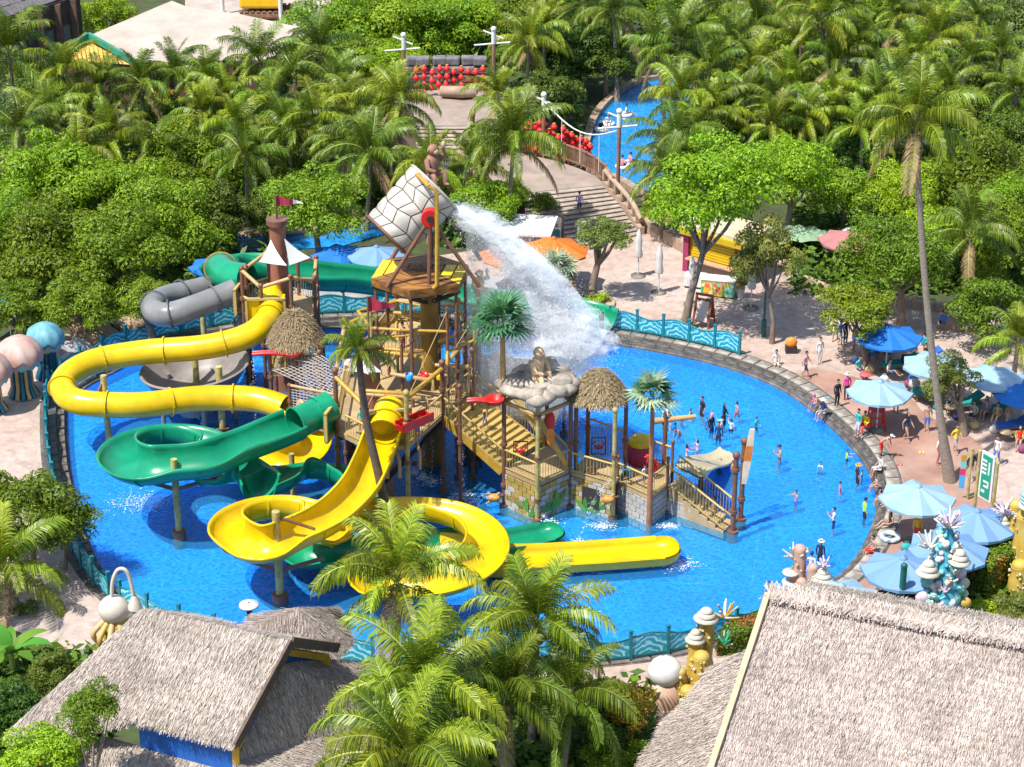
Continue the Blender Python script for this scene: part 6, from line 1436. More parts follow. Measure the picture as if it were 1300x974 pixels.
def fanpalm(base, top, s, n, label, kind='g', tr=.12, mix=0, bark=None):
    base = Vector(base); top = Vector(top); t = thing('fan_palm', label, 'palm', base)
    MB().tube([base, base.lerp(top, .5), top], [tr*1.3, tr, tr*.9], 10).build('trunk', bark or m_tan, t)
    for k in range(n):
        pit = R(-62+95*(k/n)); az = 2.399*k
        link('fan_leaf', FAN['p' if random.random() < mix else kind], t, top-base+U*.1, (random.uniform(-.3, .3), pit, az), s*random.uniform(.85, 1.1))
b = Vector((D5[0].x-.05, D5[0].y+.1, 6.3)); fanpalm(b, Vector((b.x, b.y, zat(b, 415))), 1.75, 22, 'dark green artificial fan palm growing out of the rock roof', bark=m_tan)
b = Vector((D7[1].x, D7[1].y, -.45)); fanpalm(b, Vector((b.x, b.y, zat(b, 507))), 1.45, 22, 'green and pale artificial fan palm on the toddler deck post', mix=.4, tr=.11, bark=mat('rust_pipe', (.30, .13, .06), .6, .3))
b = g(705,388,DECK); fanpalm(b, Vector((b.x, b.y, zat(b, 345))), 1.45, 20, 'pale fan palm with thin trunk behind the falling splash', 'p', .12, bark=m_palmbark)
# slim dark-trunked palm rising in front of the main deck
b = g(497,710,0); b.z = -.45; tp = at(455,446,b.y); t = thing('slim_palm', 'slim palm with dark curved trunk in front of the main deck', 'palm tree', b)
pts = catmull([b, b.lerp(tp, .35)+Vector((.10, 0, 0)), b.lerp(tp, .7)+Vector((-.12, 0, 0)), tp], 6); MB().tube(pts, [.24-.11*k/(len(pts)-1) for k in range(len(pts))], 10).build('trunk', m_palmdark, t)
for k in range(22): link('frond', FS['d' if k % 3 else 'g'][min(6, int(k/22*7))], t, tp-b, (random.uniform(-.2, .2), 0, 2.399*k), 1.75*random.uniform(.8, 1.1))
# ================================================================ sculptures
def painted(name, a, b, sc=1.2): return mat(name, a, .55, .1, sc, col2=b, dirt=.1)
m_jp = painted('jelly_pink', (.42, .19, .155), (.52, .41, .34)); m_jb = painted('jelly_blue', (.015, .19, .31), (.20, .41, .45)); m_jl = painted('jelly_skirt_blue', (.18, .42, .52), (.28, .5, .56)); m_jo = painted('tentacle_ochre', (.46, .27, .09), (.58, .40, .2)); m_jn = painted('tentacle_navy', (.01, .06, .12), (.02, .2, .3)); m_jc = painted('skirt_cream', (.55, .45, .28), (.6, .52, .36))
def jelly(px, py, h, r, mt_, ms, mtn, label):
    p = g(px, py, DECK); t = thing('jellyfish_sculpture', label, 'sculpture', p)
    wv = lambda k_, am: (lambda v, a, rr, z: Vector((v.x, v.y, v.z+am*math.sin(k_*a)*(1 if rr > r*.8 else 0))))
    MB().lathe(p+U*h, [(.01, r*.78), (r*.35, r*.74), (r*.68, r*.56), (r*.92, r*.24), (r*1.06, -.12), (r*1.04, -.30), (r*.8, -.2)], 36, wob=wv(9, .13)).build('dome', mt_, t)
    MB().lathe(p+U*(h-.22), [(r*.93, .05), (r*.9, -.2), (r*.82, -.42), (r*.5, -.35)], 30, wob=wv(11, .06)).build('skirt', ms, t)
    for k in range(14):
        a = TAU*k/14; q = lambda rr, z: p+Vector((rr*math.cos(a), rr*math.sin(a), z)); MB().tube([q(r*.62, .02), q(r*.44, .5), q(r*.42, h*.6), q(r*.5, h-.3)], [.12, .1, .1, .12], 7).build('tentacle', m_jn if (k % 2 and mtn is m_jo) else mtn, t)
    MB().lathe(p, [(r*.40, 0), (r*.38, h-.2)], 16).build('core', m_dark, t)
jelly(30, 502, 2.35, 1.15, m_jp, m_jl, m_jo, 'pink domed jellyfish sculpture with striped ochre tentacle trunk'); jelly(62, 479, 2.3, .95, m_jb, m_jc, m_jn, 'blue domed jellyfish sculpture with navy tentacle trunk'); jelly(-10, 522, 2.3, 1.15, m_jp, m_jl, m_jo, 'pink jellyfish sculpture cut by the picture edge')
bpy.data.objects[[o.name for o in bpy.data.objects if o.get('label', '').startswith('pink jellyfish sculpture cut')][0]]['label'] = 'pink jellyfish sculpture standing left of the larger pink one on the path'
rk = thing('pale_rock_mound', 'grey white painted rock mound behind the blue jellyfish', 'rocks', g(80,462,DECK))
for (x, y, s_) in ((78,462,.9),(92,456,.8),(104,448,.7),(88,466,.6),(112,442,.8),(128,432,1.0),(112,428,1.0),(170,420,.9),(190,415,.9)): MB().ball(g(x, y, DECK)+U*.3, (s_, s_*.8, s_*.8), 10, 8, wob=lambda v, p_=x: 1+.14*math.sin(5*v.x+p_)+.12*math.sin(6*v.z+p_)).build('boulder', mat('grey_rock', (.38, .37, .37), .9, .3, 1.4, bump=.5) if x < 110 else mat('tan_rock', (.35, .24, .15), .9, .35, 1.4, bump=.5), rk)
# lantern squid
m_cr = painted('cream_paint', (.54, .48, .375), (.57, .53, .46)); m_ye = painted('ochre_paint', (.46, .30, .035), (.52, .39, .14))
p = g(150,832,DECK); t = thing('squid_lamp_sculpture', 'cream round-headed sculpture with yellow body and arched lamp stalk', 'sculpture', p)
MB().ball(p+U*2.15, (.62, .62, .58), 18, 12).build('head', m_cr, t); MB().lathe(p, [(.75, 0), (.55, .5), (.5, 1.0), (.62, 1.5), (.3, 1.8)], 18).build('body', m_ye, t)
ar = [p+Vector((-.05, 0, 2.6)), p+Vector((.05, 0, 3.4)), p+Vector((.3, 0, 3.95)), p+Vector((.62, 0, 3.9)), p+Vector((.78, 0, 3.3)), p+Vector((.82, 0, 2.75))]; MB().tube(catmull(ar, 5), .08, 8).build('stalk', m_cr, t); MB().lathe(p+Vector((.85, 0, 2.2)), [(.30, 0), (.28, .1), (.2, .35), (.08, .58)], 14).build('lamp_bell', m_cr, t)
for k, a in enumerate((200, 235, 265, 300)): v = Vector((math.cos(R(a)), math.sin(R(a)), 0)); MB().tube(catmull([p+v*.4+U*1.7, p+v*.9+U*1.2, p+v*.75+U*.6, p+v*1.0+U*.15], 4), [.12]*6+[.08]*7, 7).build('tentacle', m_ye if k % 2 else painted('tentacle_tan', (.55, .33, .15), (.6, .4, .2)), t)
# coral sculptures
m_cy = painted('coral_yellow', (.50, .31, .02), (.53, .40, .11)); m_cb = painted('coral_blue', (.02, .22, .36), (.10, .45, .55), 2); m_cp = painted('coral_pink', (.45, .25, .19), (.51, .35, .28), 4); m_shell = painted('shell_cream', (.55, .49, .37), (.57, .53, .45)); m_lil = painted('coral_lilac', (.58, .40, .52), (.72, .62, .68), 5); m_tq = painted('coral_turquoise', (.12, .50, .50), (.35, .66, .62), 3)
def knobs(t, c, rx, h, m, n=70, seed=1, s0=.04, s1=.10):
    rg = random.Random(seed); mb = MB()
    for k in range(n):
        a = rg.random()*TAU; z = rg.random()*h; rr = rx*(1-.75*z/h) if rx > .45 else rx; mb.ball(c+Vector((math.cos(a)*rr, math.sin(a)*rr, z)), rg.uniform(s0, s1), 6, 4, rg.randrange(len(m)))
    o = mb.build('coral_knobs', m, t); o['kind'] = 'stuff'
def column_coral(t, p, h, r, m, n=5):
    knobs(t, p, r*1.0, h, [m, m_shell], 46, int(h*100), .03, .08)
    MB().tube([p+U*(h*k/n)+Vector((.04*math.sin(k*2), 0, 0)) for k in range(n+1)], [r*(1.1-.25*k/n)*(1+.08*(k % 2)) for k in range(n+1)], 10).build('coral_column', m, t); MB().ball(p+U*h, (r*.9, r*.9, r*.7), 10, 7).build('coral_tip', m, t)
def shellcap(t, p, r): 
    for k in range(3): MB().lathe(p+U*(.16*k), [(.02, .16), (r*(1-.25*k)*.6, .10), (r*(1-.25*k), 0), (r*(1-.25*k)*.9, -.06), (.05, -.04)], 14).build('shell_layer', m_shell, t)
def fancoral(t, p, s_, m, n=16, seed=1):
    rg = random.Random(seed)
    for k in range(n):
        a = rg.random()*TAU; e = rg.uniform(.2, 1.3); d = Vector((math.cos(a)*math.cos(e), math.sin(a)*math.cos(e), math.sin(e)))*s_; MB().tube([p, p+d*.6+U*.05, p+d*rg.uniform(.85, 1.1)+U*.1], [.05, .045, .03], 5).build('branch', m if k % 3 else m_white, t)
t = thing('yellow_coral_sculpture', 'yellow coral column sculpture with shells and giant cream clam by the fence', 'sculpture', g(880,890,DECK))
for (x, y, h, r) in ((893,868,3.0,.34),(880,880,2.5,.30),(888,890,2.0,.38),(862,892,1.4,.28),(872,905,1.0,.34)): column_coral(t, g(x, y, DECK), h, r, m_cy)
shellcap(t, g(893,868,DECK)+U*3.0, .52); shellcap(t, g(880,880,DECK)+U*2.45, .42)
p = g(843,890,DECK); MB().ball(p+U*1.35, (.68, .6, .62), 18, 12, wob=lambda v: 1+.03*math.sin(14*math.atan2(v.z, v.x))).build('giant_shell', m_white, t); MB().lathe(p, [(.75, 0), (.7, .5), (.5, .9), (.3, 1.0)], 14, wob=lambda v, a, r, z: v*(1+.06*math.sin(5*a))).build('rock_foot', painted('rock_pink', (.50, .30, .20), (.58, .40, .3)), t)
fancoral(t, g(893,868,DECK)+Vector((.7, -.2, 1.9)), .5, mat('coral_green', (.04, .42, .20), .5, .3), 14, 3); fancoral(t, g(893,868,DECK)+Vector((.7, 0, 3.0)), .75, m_cy, 14, 4); MB().ball(g(890,880,DECK)+Vector((.45, -.3, .9)), (.25, .2, .28), 10, 7).build('red_polyp', m_maroon, t)
t = thing('pink_coral_sculpture', 'pink speckled coral columns with cream shell discs at the pool edge', 'sculpture', g(1020,790,DECK))
for (x, y, h, r) in ((1010,786,3.3,.30),(1014,792,2.0,.26),(1027,793,2.7,.26),(1038,796,2.2,.28),(1004,790,1.6,.24)): column_coral(t, g(x, y, DECK), h, r, m_cp)
shellcap(t, g(1040,796,DECK)+U*2.3, .5); fancoral(t, g(1003,786,DECK)+U*2.9, .55, m_shell, 12, 5); fancoral(t, g(1042,796,DECK)+U*2.8, .4, m_lil, 14, 6)
for k in range(3): MB().lathe(g(1000,788,DECK)+U*(1.4+.45*k), [(.02, .06), (.34, .03), (.36, -.03), (.02, -.05)], 12).build('shell_disc', m_shell, t)
t = thing('blue_coral_sculpture', 'tall blue coral tower sculpture covered with shells and pink sponges', 'sculpture', g(1192,800,DECK)); p = g(1192,800,DECK)
MB().lathe(p, [(1.0, 0), (.92, .5), (.72, 1.2), (.55, 2.0), (.40, 2.8), (.25, 3.5), (.1, 3.9)], 18, wob=lambda v, a, r, z: Vector((v.x*(1+.12*math.sin(3*a+z*2)), v.y*(1+.12*math.sin(4*a+z)), v.z))).build('tower', m_cb, t)
fancoral(t, p+U*3.9, .62, m_lil, 22, 7); fancoral(t, p+Vector((-.6, -.1, 3.2)), .6, m_shell, 12, 8)
for (dx, dz, r) in ((-.65, 2.5, .42), (.35, 2.9, .38), (-.45, .9, .5)): shellcap(t, p+Vector((dx, -.45, dz)), r)
for (dx, dz, r, m) in ((.45, 2.35, .22, m_lil), (.6, 2.0, .2, m_shell), (-.75, 1.5, .24, m_lil), (.8, .7, .25, m_lil), (.05, 1.9, .32, m_tq), (.25, 1.5, .3, m_tq), (-.2, 3.3, .22, m_tq), (.7, 1.3, .2, m_ye), (.1, .4, .35, m_white), (.5, 1.75, .2, mat('coral_green', (.04, .42, .20))), (-.6, 2.1, .25, m_tq)):
    MB().ball(p+Vector((dx, -.55+.12*dz, dz)), (r, r*.8, r), 10, 7).build('sponge', m, t)
knobs(t, p, 1.0, 3.9, [m_tq, m_shell, m_lil, m_cb, m_white], 190, 5, .05, .15)
for k in range(9): a = R(190+18*k); fancoral(t, p+Vector((math.cos(a)*(.85-.07*k), math.sin(a)*.6, .5+.33*k)), .28, (m_tq, m_lil, m_shell)[k % 3], 8, 30+k)
t.scale = (1.22,)*3
t = thing('ochre_coral_sculpture', 'ochre coral columns with lilac branching top beside the clipped hedge', 'sculpture', g(1275,735,DECK))
for (x, y, h, r) in ((1268,722,2.2,.34),(1282,724,3.2,.32),(1276,728,2.0,.30),(1292,745,3.4,.42),(1300,750,4.0,.45),(1290,760,1.6,.4)): column_coral(t, g(x, y, DECK), h, r, m_cy)
shellcap(t, g(1268,722,DECK)+U*2.15, .45); fancoral(t, g(1268,722,DECK)+U*2.7, .65, m_lil, 24, 9); shellcap(t, g(1300,750,DECK)+U*4.1, .7)
for k in range(3): MB().lathe(g(1304,750,DECK)+U*(4.3+.16*k), [(.02, .06), (.7, .03), (.72, -.03), (.02, -.05)], 14).build('shell_disc', m_tq, t)
# hedges
def hedge(poly, h, label, kind='mid', top='red'):
    q = [g(x, y, DECK) for x, y in poly]; c = sum(q, Vector())/len(q); t = thing('clipped_hedge', label, 'hedge', c)
    MB().prism([(p.x, p.y) for p in [c+(p-c)*.93 for p in q]], .4, DECK+h*.93).build('hedge_core', m_soil, t)
    P = []; N = []; n = len(q); ar = 0
    for i in range(n):
        a, b = q[i], q[(i+1) % n]; k = int((b-a).length*h*260); w = (b-a).normalized(); nn = Vector((w.y, -w.x, 0)); nn = nn if nn.dot((a+b)/2-c) > 0 else -nn
        for _ in range(k): P.append(tuple(a.lerp(b, random.random())+U*random.random()*h)); N.append(tuple(nn))
        k = int(((a-c).cross(b-c)).length/2*300)
        for _ in range(k):
            r1 = math.sqrt(random.random()); r2 = random.random(); v = c*(1-r1)+a*(r1*(1-r2))+b*(r1*r2); P.append(tuple(v+U*h)); N.append((0, 0, 1))
    P = np.array(P)+RNG.normal(size=(len(P), 3))*.04; N = np.array(N)+RNG.normal(size=(len(P), 3))*.5; N /= np.linalg.norm(N, axis=1)[:, None]
    T_ = np.cross(N, RNG.normal(size=N.shape)); T_ /= np.linalg.norm(T_, axis=1)[:, None]; V_ = np.cross(N, T_); L = RNG.uniform(.08, .16, len(P))[:, None]
    v = np.stack([P-T_*L*.5, P+V_*L*.25, P+T_*L*.5, P-V_*L*.25], 1).reshape(-1, 3)-np.array(tuple(c)); patch = np.sin(P[:, 0]*1.7+1)*np.sin(P[:, 1]*2.1)+RNG.normal(size=len(P))*.35
    o = link('hedge_leaves', arr_mesh('hedge_leaves', v, np.arange(len(P)*4).reshape(-1, 4), [LF[kind], LF[top]], (patch > .75).astype(int)), t); o['kind'] = 'stuff'
hedge([(1205,745),(1250,770),(1298,740),(1250,716)], 1.9, 'clipped square hedge with reddish top right of the blue coral', 'mid'); hedge([(1080,790),(1140,812),(1178,790),(1175,775),(1120,770)], 1.0, 'long clipped hedge behind the big thatched roof', 'mid'); hedge([(908,835),(972,822),(960,800),(925,808)], .9, 'low hedge with red flowers between fence and yellow coral', 'mid')
tree(1235, 790, 48, 'low spreading green shrub below the blue coral sculpture', 'bright', 1.0, size='M', tr=.06, cat='shrub', name='low_shrub', squash=.5); tree(1292, 785, 42, 'shrub with orange yellow leaf tips at the right edge', 'olive', 1.2, size='M', tr=.06, cat='shrub', name='low_shrub', squash=.7); tree(1270, 800, 30, 'small shrub with rusty leaves beside the thatch ridge', 'yellow', 1.0, size='S', tr=.05, cat='shrub', name='low_shrub', squash=.7)
# green sign board
p = g(1236,655,DECK); q2 = g(1258,668,DECK); t = thing('green_sign_board', 'upright green sign board with white border and lettering on bamboo posts', 'sign', p)
p1, p2 = at(1243,640,p.y), at(1262,655,q2.y); z0 = zat(p, 632); z1 = zat(p, 585)
for P in (p, q2): MB().tube([Vector((P.x, P.y, DECK)), Vector((P.x, P.y, zat(P, 572) if P is p else zat(P, 588)))], .08, 8).build('bamboo_post', m_sup, t)
d = q2-p; u_ = d.normalized(); nn = Vector((u_.y, -u_.x, 0)); A = p+u_*.15; L = d.length-.3; zb_, zt_ = DECK+.6, DECK+2.9
MB().box(p+d*.5+U*(zb_+zt_)/2, (L, .07, zt_-zb_), math.atan2(u_.y, u_.x)).build('border', m_white, t); MB().box(p+d*.5+U*(zb_+zt_)/2+nn*.04, (L-.24, .05, zt_-zb_-.24), math.atan2(u_.y, u_.x)).build('board', mat('sign_green', (.01, .25, .16), .5, .1), t)
for (a, b, w, h) in ((-.14, .75, .30, .09), (-.14, .55, .30, .09), (-.14, .35, .30, .09), (-.14, .15, .30, .09), (.16, .45, .09, .62), (.05, -.25, .36, .09), (.05, -.48, .28, .09), (.18, -.36, .09, .3), (-.1, -.75, .22, .12)): MB().box(p+d*.5+U*((zb_+zt_)/2+b)+nn*.075+u_*a, (w, .02, h), math.atan2(u_.y, u_.x)).build('lettering', m_white, t)
p = g(1228,634,DECK); t = thing('flag_banner_post', 'thin bamboo post with hanging orange teal pink and blue banner', 'banner', p); MB().tube([p, p+U*2.6], .07, 8).build('post', m_sup, t)
for k, m in enumerate((m_ye, m_tq, mat('pink_print', (.62, .05, .16)), mat('sky_print', (.08, .36, .66)), MATS['sky_print'])): MB().box(p+Vector((-.33, 0, 2.1-.34*k)), (.26, .03, .34)).build('banner_panel', m, t)
MB().tube([p+U*2.4+Vector((-.4, 0, 0)), p+U*2.4], .02, 5).build('banner_arm', m_sup, t)
# red lifeguard chairs
def guardchair(px, py, label):
    p = g(px, py, DECK); t = thing('lifeguard_chair', label, 'chair', p)
    for sx in (-1, 1):
        for sy in (-1, 1): MB().bar(p+Vector((sx*.4, sy*.35, 0)), p+Vector((sx*.28, sy*.25, 1.2 if sy < 0 else 1.75)), .07, .07).build('leg', m_red, t)
    MB().box(p+U*.95, (.66, .6, .06)).build('seat', m_red, t); MB().box(p+Vector((0, .26, 1.5)), (.6, .05, .4)).build('backrest', m_red, t)
    for z in (.35, .65): MB().box(p+Vector((0, -.32, z)), (.7, .05, .06)).build('rung', m_red, t)
guardchair(1112,543,'tall red lifeguard chair under the pale umbrella by the pool'); 
# sun loungers and tables under the trees
def lounger(px, py, rz, m, label, group=None):
    p = g(px, py, DECK); t = thing('sun_lounger', label, 'sun lounger', p, group, rz)
    f = MB().box((0, 0, .34), (1.9, .66, .07)).mesh('frame', m_wood); link('frame', f, t)
    for sx in (-.8, .8):
        for sy in (-.27, .27): link('leg', MB().box((sx, sy, .16), (.08, .08, .32)).mesh('leg', m_wood), t)
    link('mattress', MB().box((-.25, 0, .43), (1.3, .62, .11)).mesh('mattress', m), t); link('backrest', MB().box((.68, 0, .62), (.75, .62, .1), M=Matrix.Rotation(R(-32), 3, 'Y')).mesh('backrest', m), t)
m_teal = mat('cushion_teal', (.01, .24, .22), .8, .15); m_cblue = mat('cushion_blue', (.02, .10, .36), .8, .15)
for i, (x, y, r_, m, lab) in enumerate(((1180,506,.2,m_teal,'teal cushioned sun lounger left of the tall palm trunk'),(1222,520,.3,m_teal,'teal cushioned sun lounger behind the low twisting tree'),(1258,528,.1,m_teal,'green sun lounger with a seated person in purple'),(1285,548,.3,m_cblue,'blue cushioned sun lounger beside the yellow towel'),(1140,470,.2,m_teal,'teal sun lounger under the strong blue sunshade'),(1112,452,.6,m_teal,'teal lounger beside the pink shirted standing person'),(1310,560,.2,mat('towel_yellow', (.75, .55, .03), .9),'sun lounger with yellow towel at the right path'),(1170,462,.2,m_cblue,'blue lounger under the strong blue sunshade'))): lounger(x, y, r_, m, lab)
gb = 'beach bags and baskets around the loungers'
for i, (x, y) in enumerate(((1086,462),(1104,474),(1122,486),(1152,492),(1190,520),(1216,534),(1236,545),(1262,550),(1298,575),(1150,700),(1220,676),(1186,470))):
    p = g(x, y, DECK); t = thing('carry_bag', 'small soft carry bag set down beside the loungers under the sunshades', 'bag', p, gb); m = mat('bag_%s' % ('navy', 'straw', 'white', 'plum', 'teal')[i % 5], ((.03, .05, .16), (.45, .32, .14), (.6, .58, .55), (.2, .05, .12), (.03, .3, .3))[i % 5], .8)
    MB().ball(p+U*.2, (.26, .17, .22), 10, 6).build('bag_body', m, t); MB().tube([p+Vector((.12*math.cos(a_), 0, .36+.14*math.sin(a_))) for a_ in [PI*k/6 for k in range(7)]], .015, 5).build('handle', m, t)
for i, (x, y, c_, lab) in enumerate(((1050,505,(.05, .3, .5),'pair of blue flip-flops left on the salmon paving'),(1142,590,(.6, .1, .1),'pair of red flip-flops beside the palm trunk'),(1170,575,(.7, .5, .1),'pair of yellow flip-flops on the pink paving'))):
    p = g(x, y, DECK+.01); t = thing('flip_flops', lab, 'sandals', p); m = mat('sandal_%d' % i, c_, .8)
    for s_ in (-.09, .09): MB().ball(p+Vector((s_, .02*s_, .03)), (.05, .14, .025), 8, 5).build('sandal', m, t)
for i, (x, y, c_, lab) in enumerate(((1098,486,(.62, .10, .10),'small side table with red cloth beside the pale sunshade'),(1206,528,(.5, .36, .2),'small wooden side table between the teal loungers'),(1276,560,(.5, .36, .2),'small wooden side table beside the blue lounger'))):
    p = g(x, y, DECK); t = thing('side_table', lab, 'table', p); m = mat('table_%d' % i, c_, .6)
    MB().lathe(p+U*.48, [(.01, .02), (.32, .02), (.32, -.02), (.01, -.02)], 14).build('table_top', m, t); MB().tube([p, p+U*.47], .04, 6).build('leg', m_wood, t)
# garden strip wall and barrels
t = thing('garden_kerb', 'low stone kerb wall between plaza and right garden', 'low wall', g(1040,374,DECK))
for pa, pb in (((1015,358),(1055,374)),((1055,374),(1130,386)),((1130,386),(1215,398)),((1190,415),(1260,425))):
    q = resample([g(*pa, DECK), g(*pb, DECK)], 1.1)
    for a, b in zip(q, q[1:]): MB().box((a+b)/2+U*.2, ((b-a).length-.03, .4, .5), math.atan2((b-a).y, (b-a).x)).build('stone_block', m_par, t)
for (x, y, s_, lab) in ((1055,330,.55,'grey open drum lying beside the pink canopy trunk'),(1078,322,.75,'large silver drum lid under the pink canopy')):
    p = g(x, y, DECK)+U*.9; t = thing('tilted_drum', lab, 'drum', g(x, y, DECK)); M_ = Matrix.Rotation(R(62), 3, 'X'); MB().lathe(p, [(s_, 0), (s_*1.02, -.5), (s_*.95, -.5), (s_*.93, -.05), (.02, -.12)], 20, M=M_).lathe(p, [(s_*.93, -.05), (s_, 0)], 20, M=M_).build('drum_shell', mat('drum_silver', (.52, .52, .50), .4, .2, 3, metal=.3), t); MB().box(g(x, y, DECK)+Vector((0, .3, .2)), (s_*1.4, .5, .5)).build('drum_stand', m_wood, t)
t = thing('camouflage_net_tent', 'pale green draped net tent beside the yellow leaved tree', 'tent', g(1015,330,DECK)); b = t.location
vs = []; 
for i in range(9):
    for j in range(7): x, y = -2+4*i/8, -1.2+2.4*j/6; vs.append(b+Vector((x, y+1, 1.7-.35*abs(y)-.25*abs(x)*abs(math.sin(i*1.1))-.12*math.sin(i*2+j))))
MB().add(vs, [(i*7+j, (i+1)*7+j, (i+1)*7+j+1, i*7+j+1) for i in range(8) for j in range(6)], 0, True).build('net_cover', mat('net_green', (.20, .30, .18), .9, .3, 3), t)
for sx in (-1.8, 1.8): MB().tube([b+Vector((sx, 1, 0)), b+Vector((sx, 1, 1.5))], .05, 6).build('tent_pole', m_wood, t)
for (x, y, m, lab) in ((1004,447,mat('bag_orange', (.75, .22, .02)),'orange bag on a black chair at the pool edge'),(1160,500,mat('bag_grey', (.42, .42, .38)),'grey beach bag beside the lounger under the palm')):
    p = g(x, y, DECK); t = thing('beach_bag', lab, 'bag', p); MB().ball(p+U*.55, (.32, .24, .3), 10, 7).build('bag_body', m, t); MB().box(p+U*.18, (.6, .5, .34)).build('stool', m_black, t)
p = g(318,800,DECK); t = thing('white_lamp_disc', 'small white mushroom lamp disc on black post at the fence', 'lamp', p); MB().tube([p, p+U*1.1], .12, 8).build('post', m_black, t); MB().lathe(p+U*1.1, [(.05, .2), (.4, .14), (.42, .05), (.1, 0)], 16).build('disc', m_white, t)
p = g(1130,685,DECK); t = thing('swim_ring', 'blue and white swim ring lying on the stone rim', 'swim ring', p+U*.08); MB().tube([p+Vector((.36*math.cos(a), .36*math.sin(a), .13)) for a in [TAU*k/20 for k in range(21)]], .12, 8).build('ring_tube', mat('ring_blue', (.08, .38, .66), .4, .6, 4, col2=(.75, .8, .82)), t)
# blue plastic chair and red-yellow play drum on the toddler deck
p = at(796,596,D7[0].y+.6); p.z = Z7; t = thing('blue_chair', 'small blue plastic chair on the toddler deck', 'chair', p); m_bc = mat('chair_blue', (.03, .30, .55), .4, .1)
MB().box(p+U*.42, (.45, .45, .05)).build('seat', m_bc, t); MB().box(p+Vector((-.2, 0, .7)), (.05, .45, .5)).build('backrest', m_bc, t)
for sx in (-.18, .18):
    for sy in (-.18, .18): MB().box(p+Vector((sx, sy, .2)), (.05, .05, .4)).build('leg', m_bc, t)
p = g(812,622,0); p.z = Z7; t = thing('play_barrel', 'red and yellow rounded play tunnel on the toddler deck', 'play tunnel', p)
MB().lathe(p, [(.62, 0), (.62, 1.0), (.56, 1.0)], 18).build('tunnel_wall', m_maroon, t); MB().ball(p+U*1.0, (.62, .62, .45), 16, 8).build('tunnel_dome', m_yel, t)
# crocodile jet, wooden log cannon
p = at(845,535,D7[3].y+.3); t = thing('log_cannon', 'tan log water cannon pointing over the pool from toddler deck', 'water cannon', p); MB().tube([p+Vector((-.6, 0, .0)), p+Vector((1.4, .2, .15))], [.16, .11], 10).build('barrel', m_tan, t); MB().tube([p+U*-2.6, p+U*.5], .11, 8).build('pillar', m_brown, t)
# ================================================================ people
m_skin = [mat('skin_light', (.40, .235, .165), .55, .06), mat('skin_mid', (.32, .18, .115), .55, .06), mat('skin_tan', (.30, .16, .09), .55, .06)]
m_hair = mat('hair_black', (.015, .012, .012), .5, .2); m_hairb = mat('hair_brown', (.09, .05, .03), .5, .2)
CL = {}
def cloth(n, c):
    if n not in CL: CL[n] = mat('cloth_'+n, c, .85, .1, 3)
    return CL[n]
for n, c in dict(black=(.02, .02, .024), navy=(.02, .035, .11), white=(.56, .56, .56), pink=(.75, .05, .30), rose=(.70, .25, .26), red=(.65, .03, .03), yellow=(.75, .52, .02), green=(.10, .45, .12), lime=(.35, .70, .04), teal=(.02, .36, .36), blue=(.04, .14, .50), purple=(.32, .24, .46), orange=(.72, .28, .02), grey=(.32, .32, .34), lilac=(.55, .40, .58), cream=(.66, .58, .42), pattern=(.16, .14, .22)).items(): cloth(n, c)
J0 = dict(pel=(0, 0, .93), spi=(0, .01, 1.10), che=(0, 0, 1.30), nek=(0, .01, 1.46), hed=(0, -.01, 1.56),
          hipL=(-.09, 0, .88), kneL=(-.10, -.02, .49), ankL=(-.10, .03, .09), toeL=(-.11, -.13, .04), hipR=(.09, 0, .88), kneR=(.10, -.02, .49), ankR=(.10, .03, .09), toeR=(.11, -.13, .04),
          shoL=(-.17, .01, 1.39), elbL=(-.22, .04, 1.12), wriL=(-.23, -.04, .88), hanL=(-.23, -.07, .80), shoR=(.17, .01, 1.39), elbR=(.22, .04, 1.12), wriR=(.23, -.04, .88), hanR=(.23, -.07, .80))
def pose(**k): d = dict(J0); d.update(k); return d
SIT = dict(pel=(0, 0, .12), spi=(0, .02, .30), che=(0, 0, .50), nek=(0, -.01, .66), hed=(0, -.04, .76), hipL=(-.09, -.02, .10), hipR=(.09, -.02, .10), shoL=(-.17, 0, .59), shoR=(.17, 0, .59), elbL=(-.24, .02, .33), elbR=(.24, .02, .33), wriL=(-.17, -.2, .22), wriR=(.17, -.2, .22), hanL=(-.14, -.28, .21), hanR=(.14, -.28, .21))
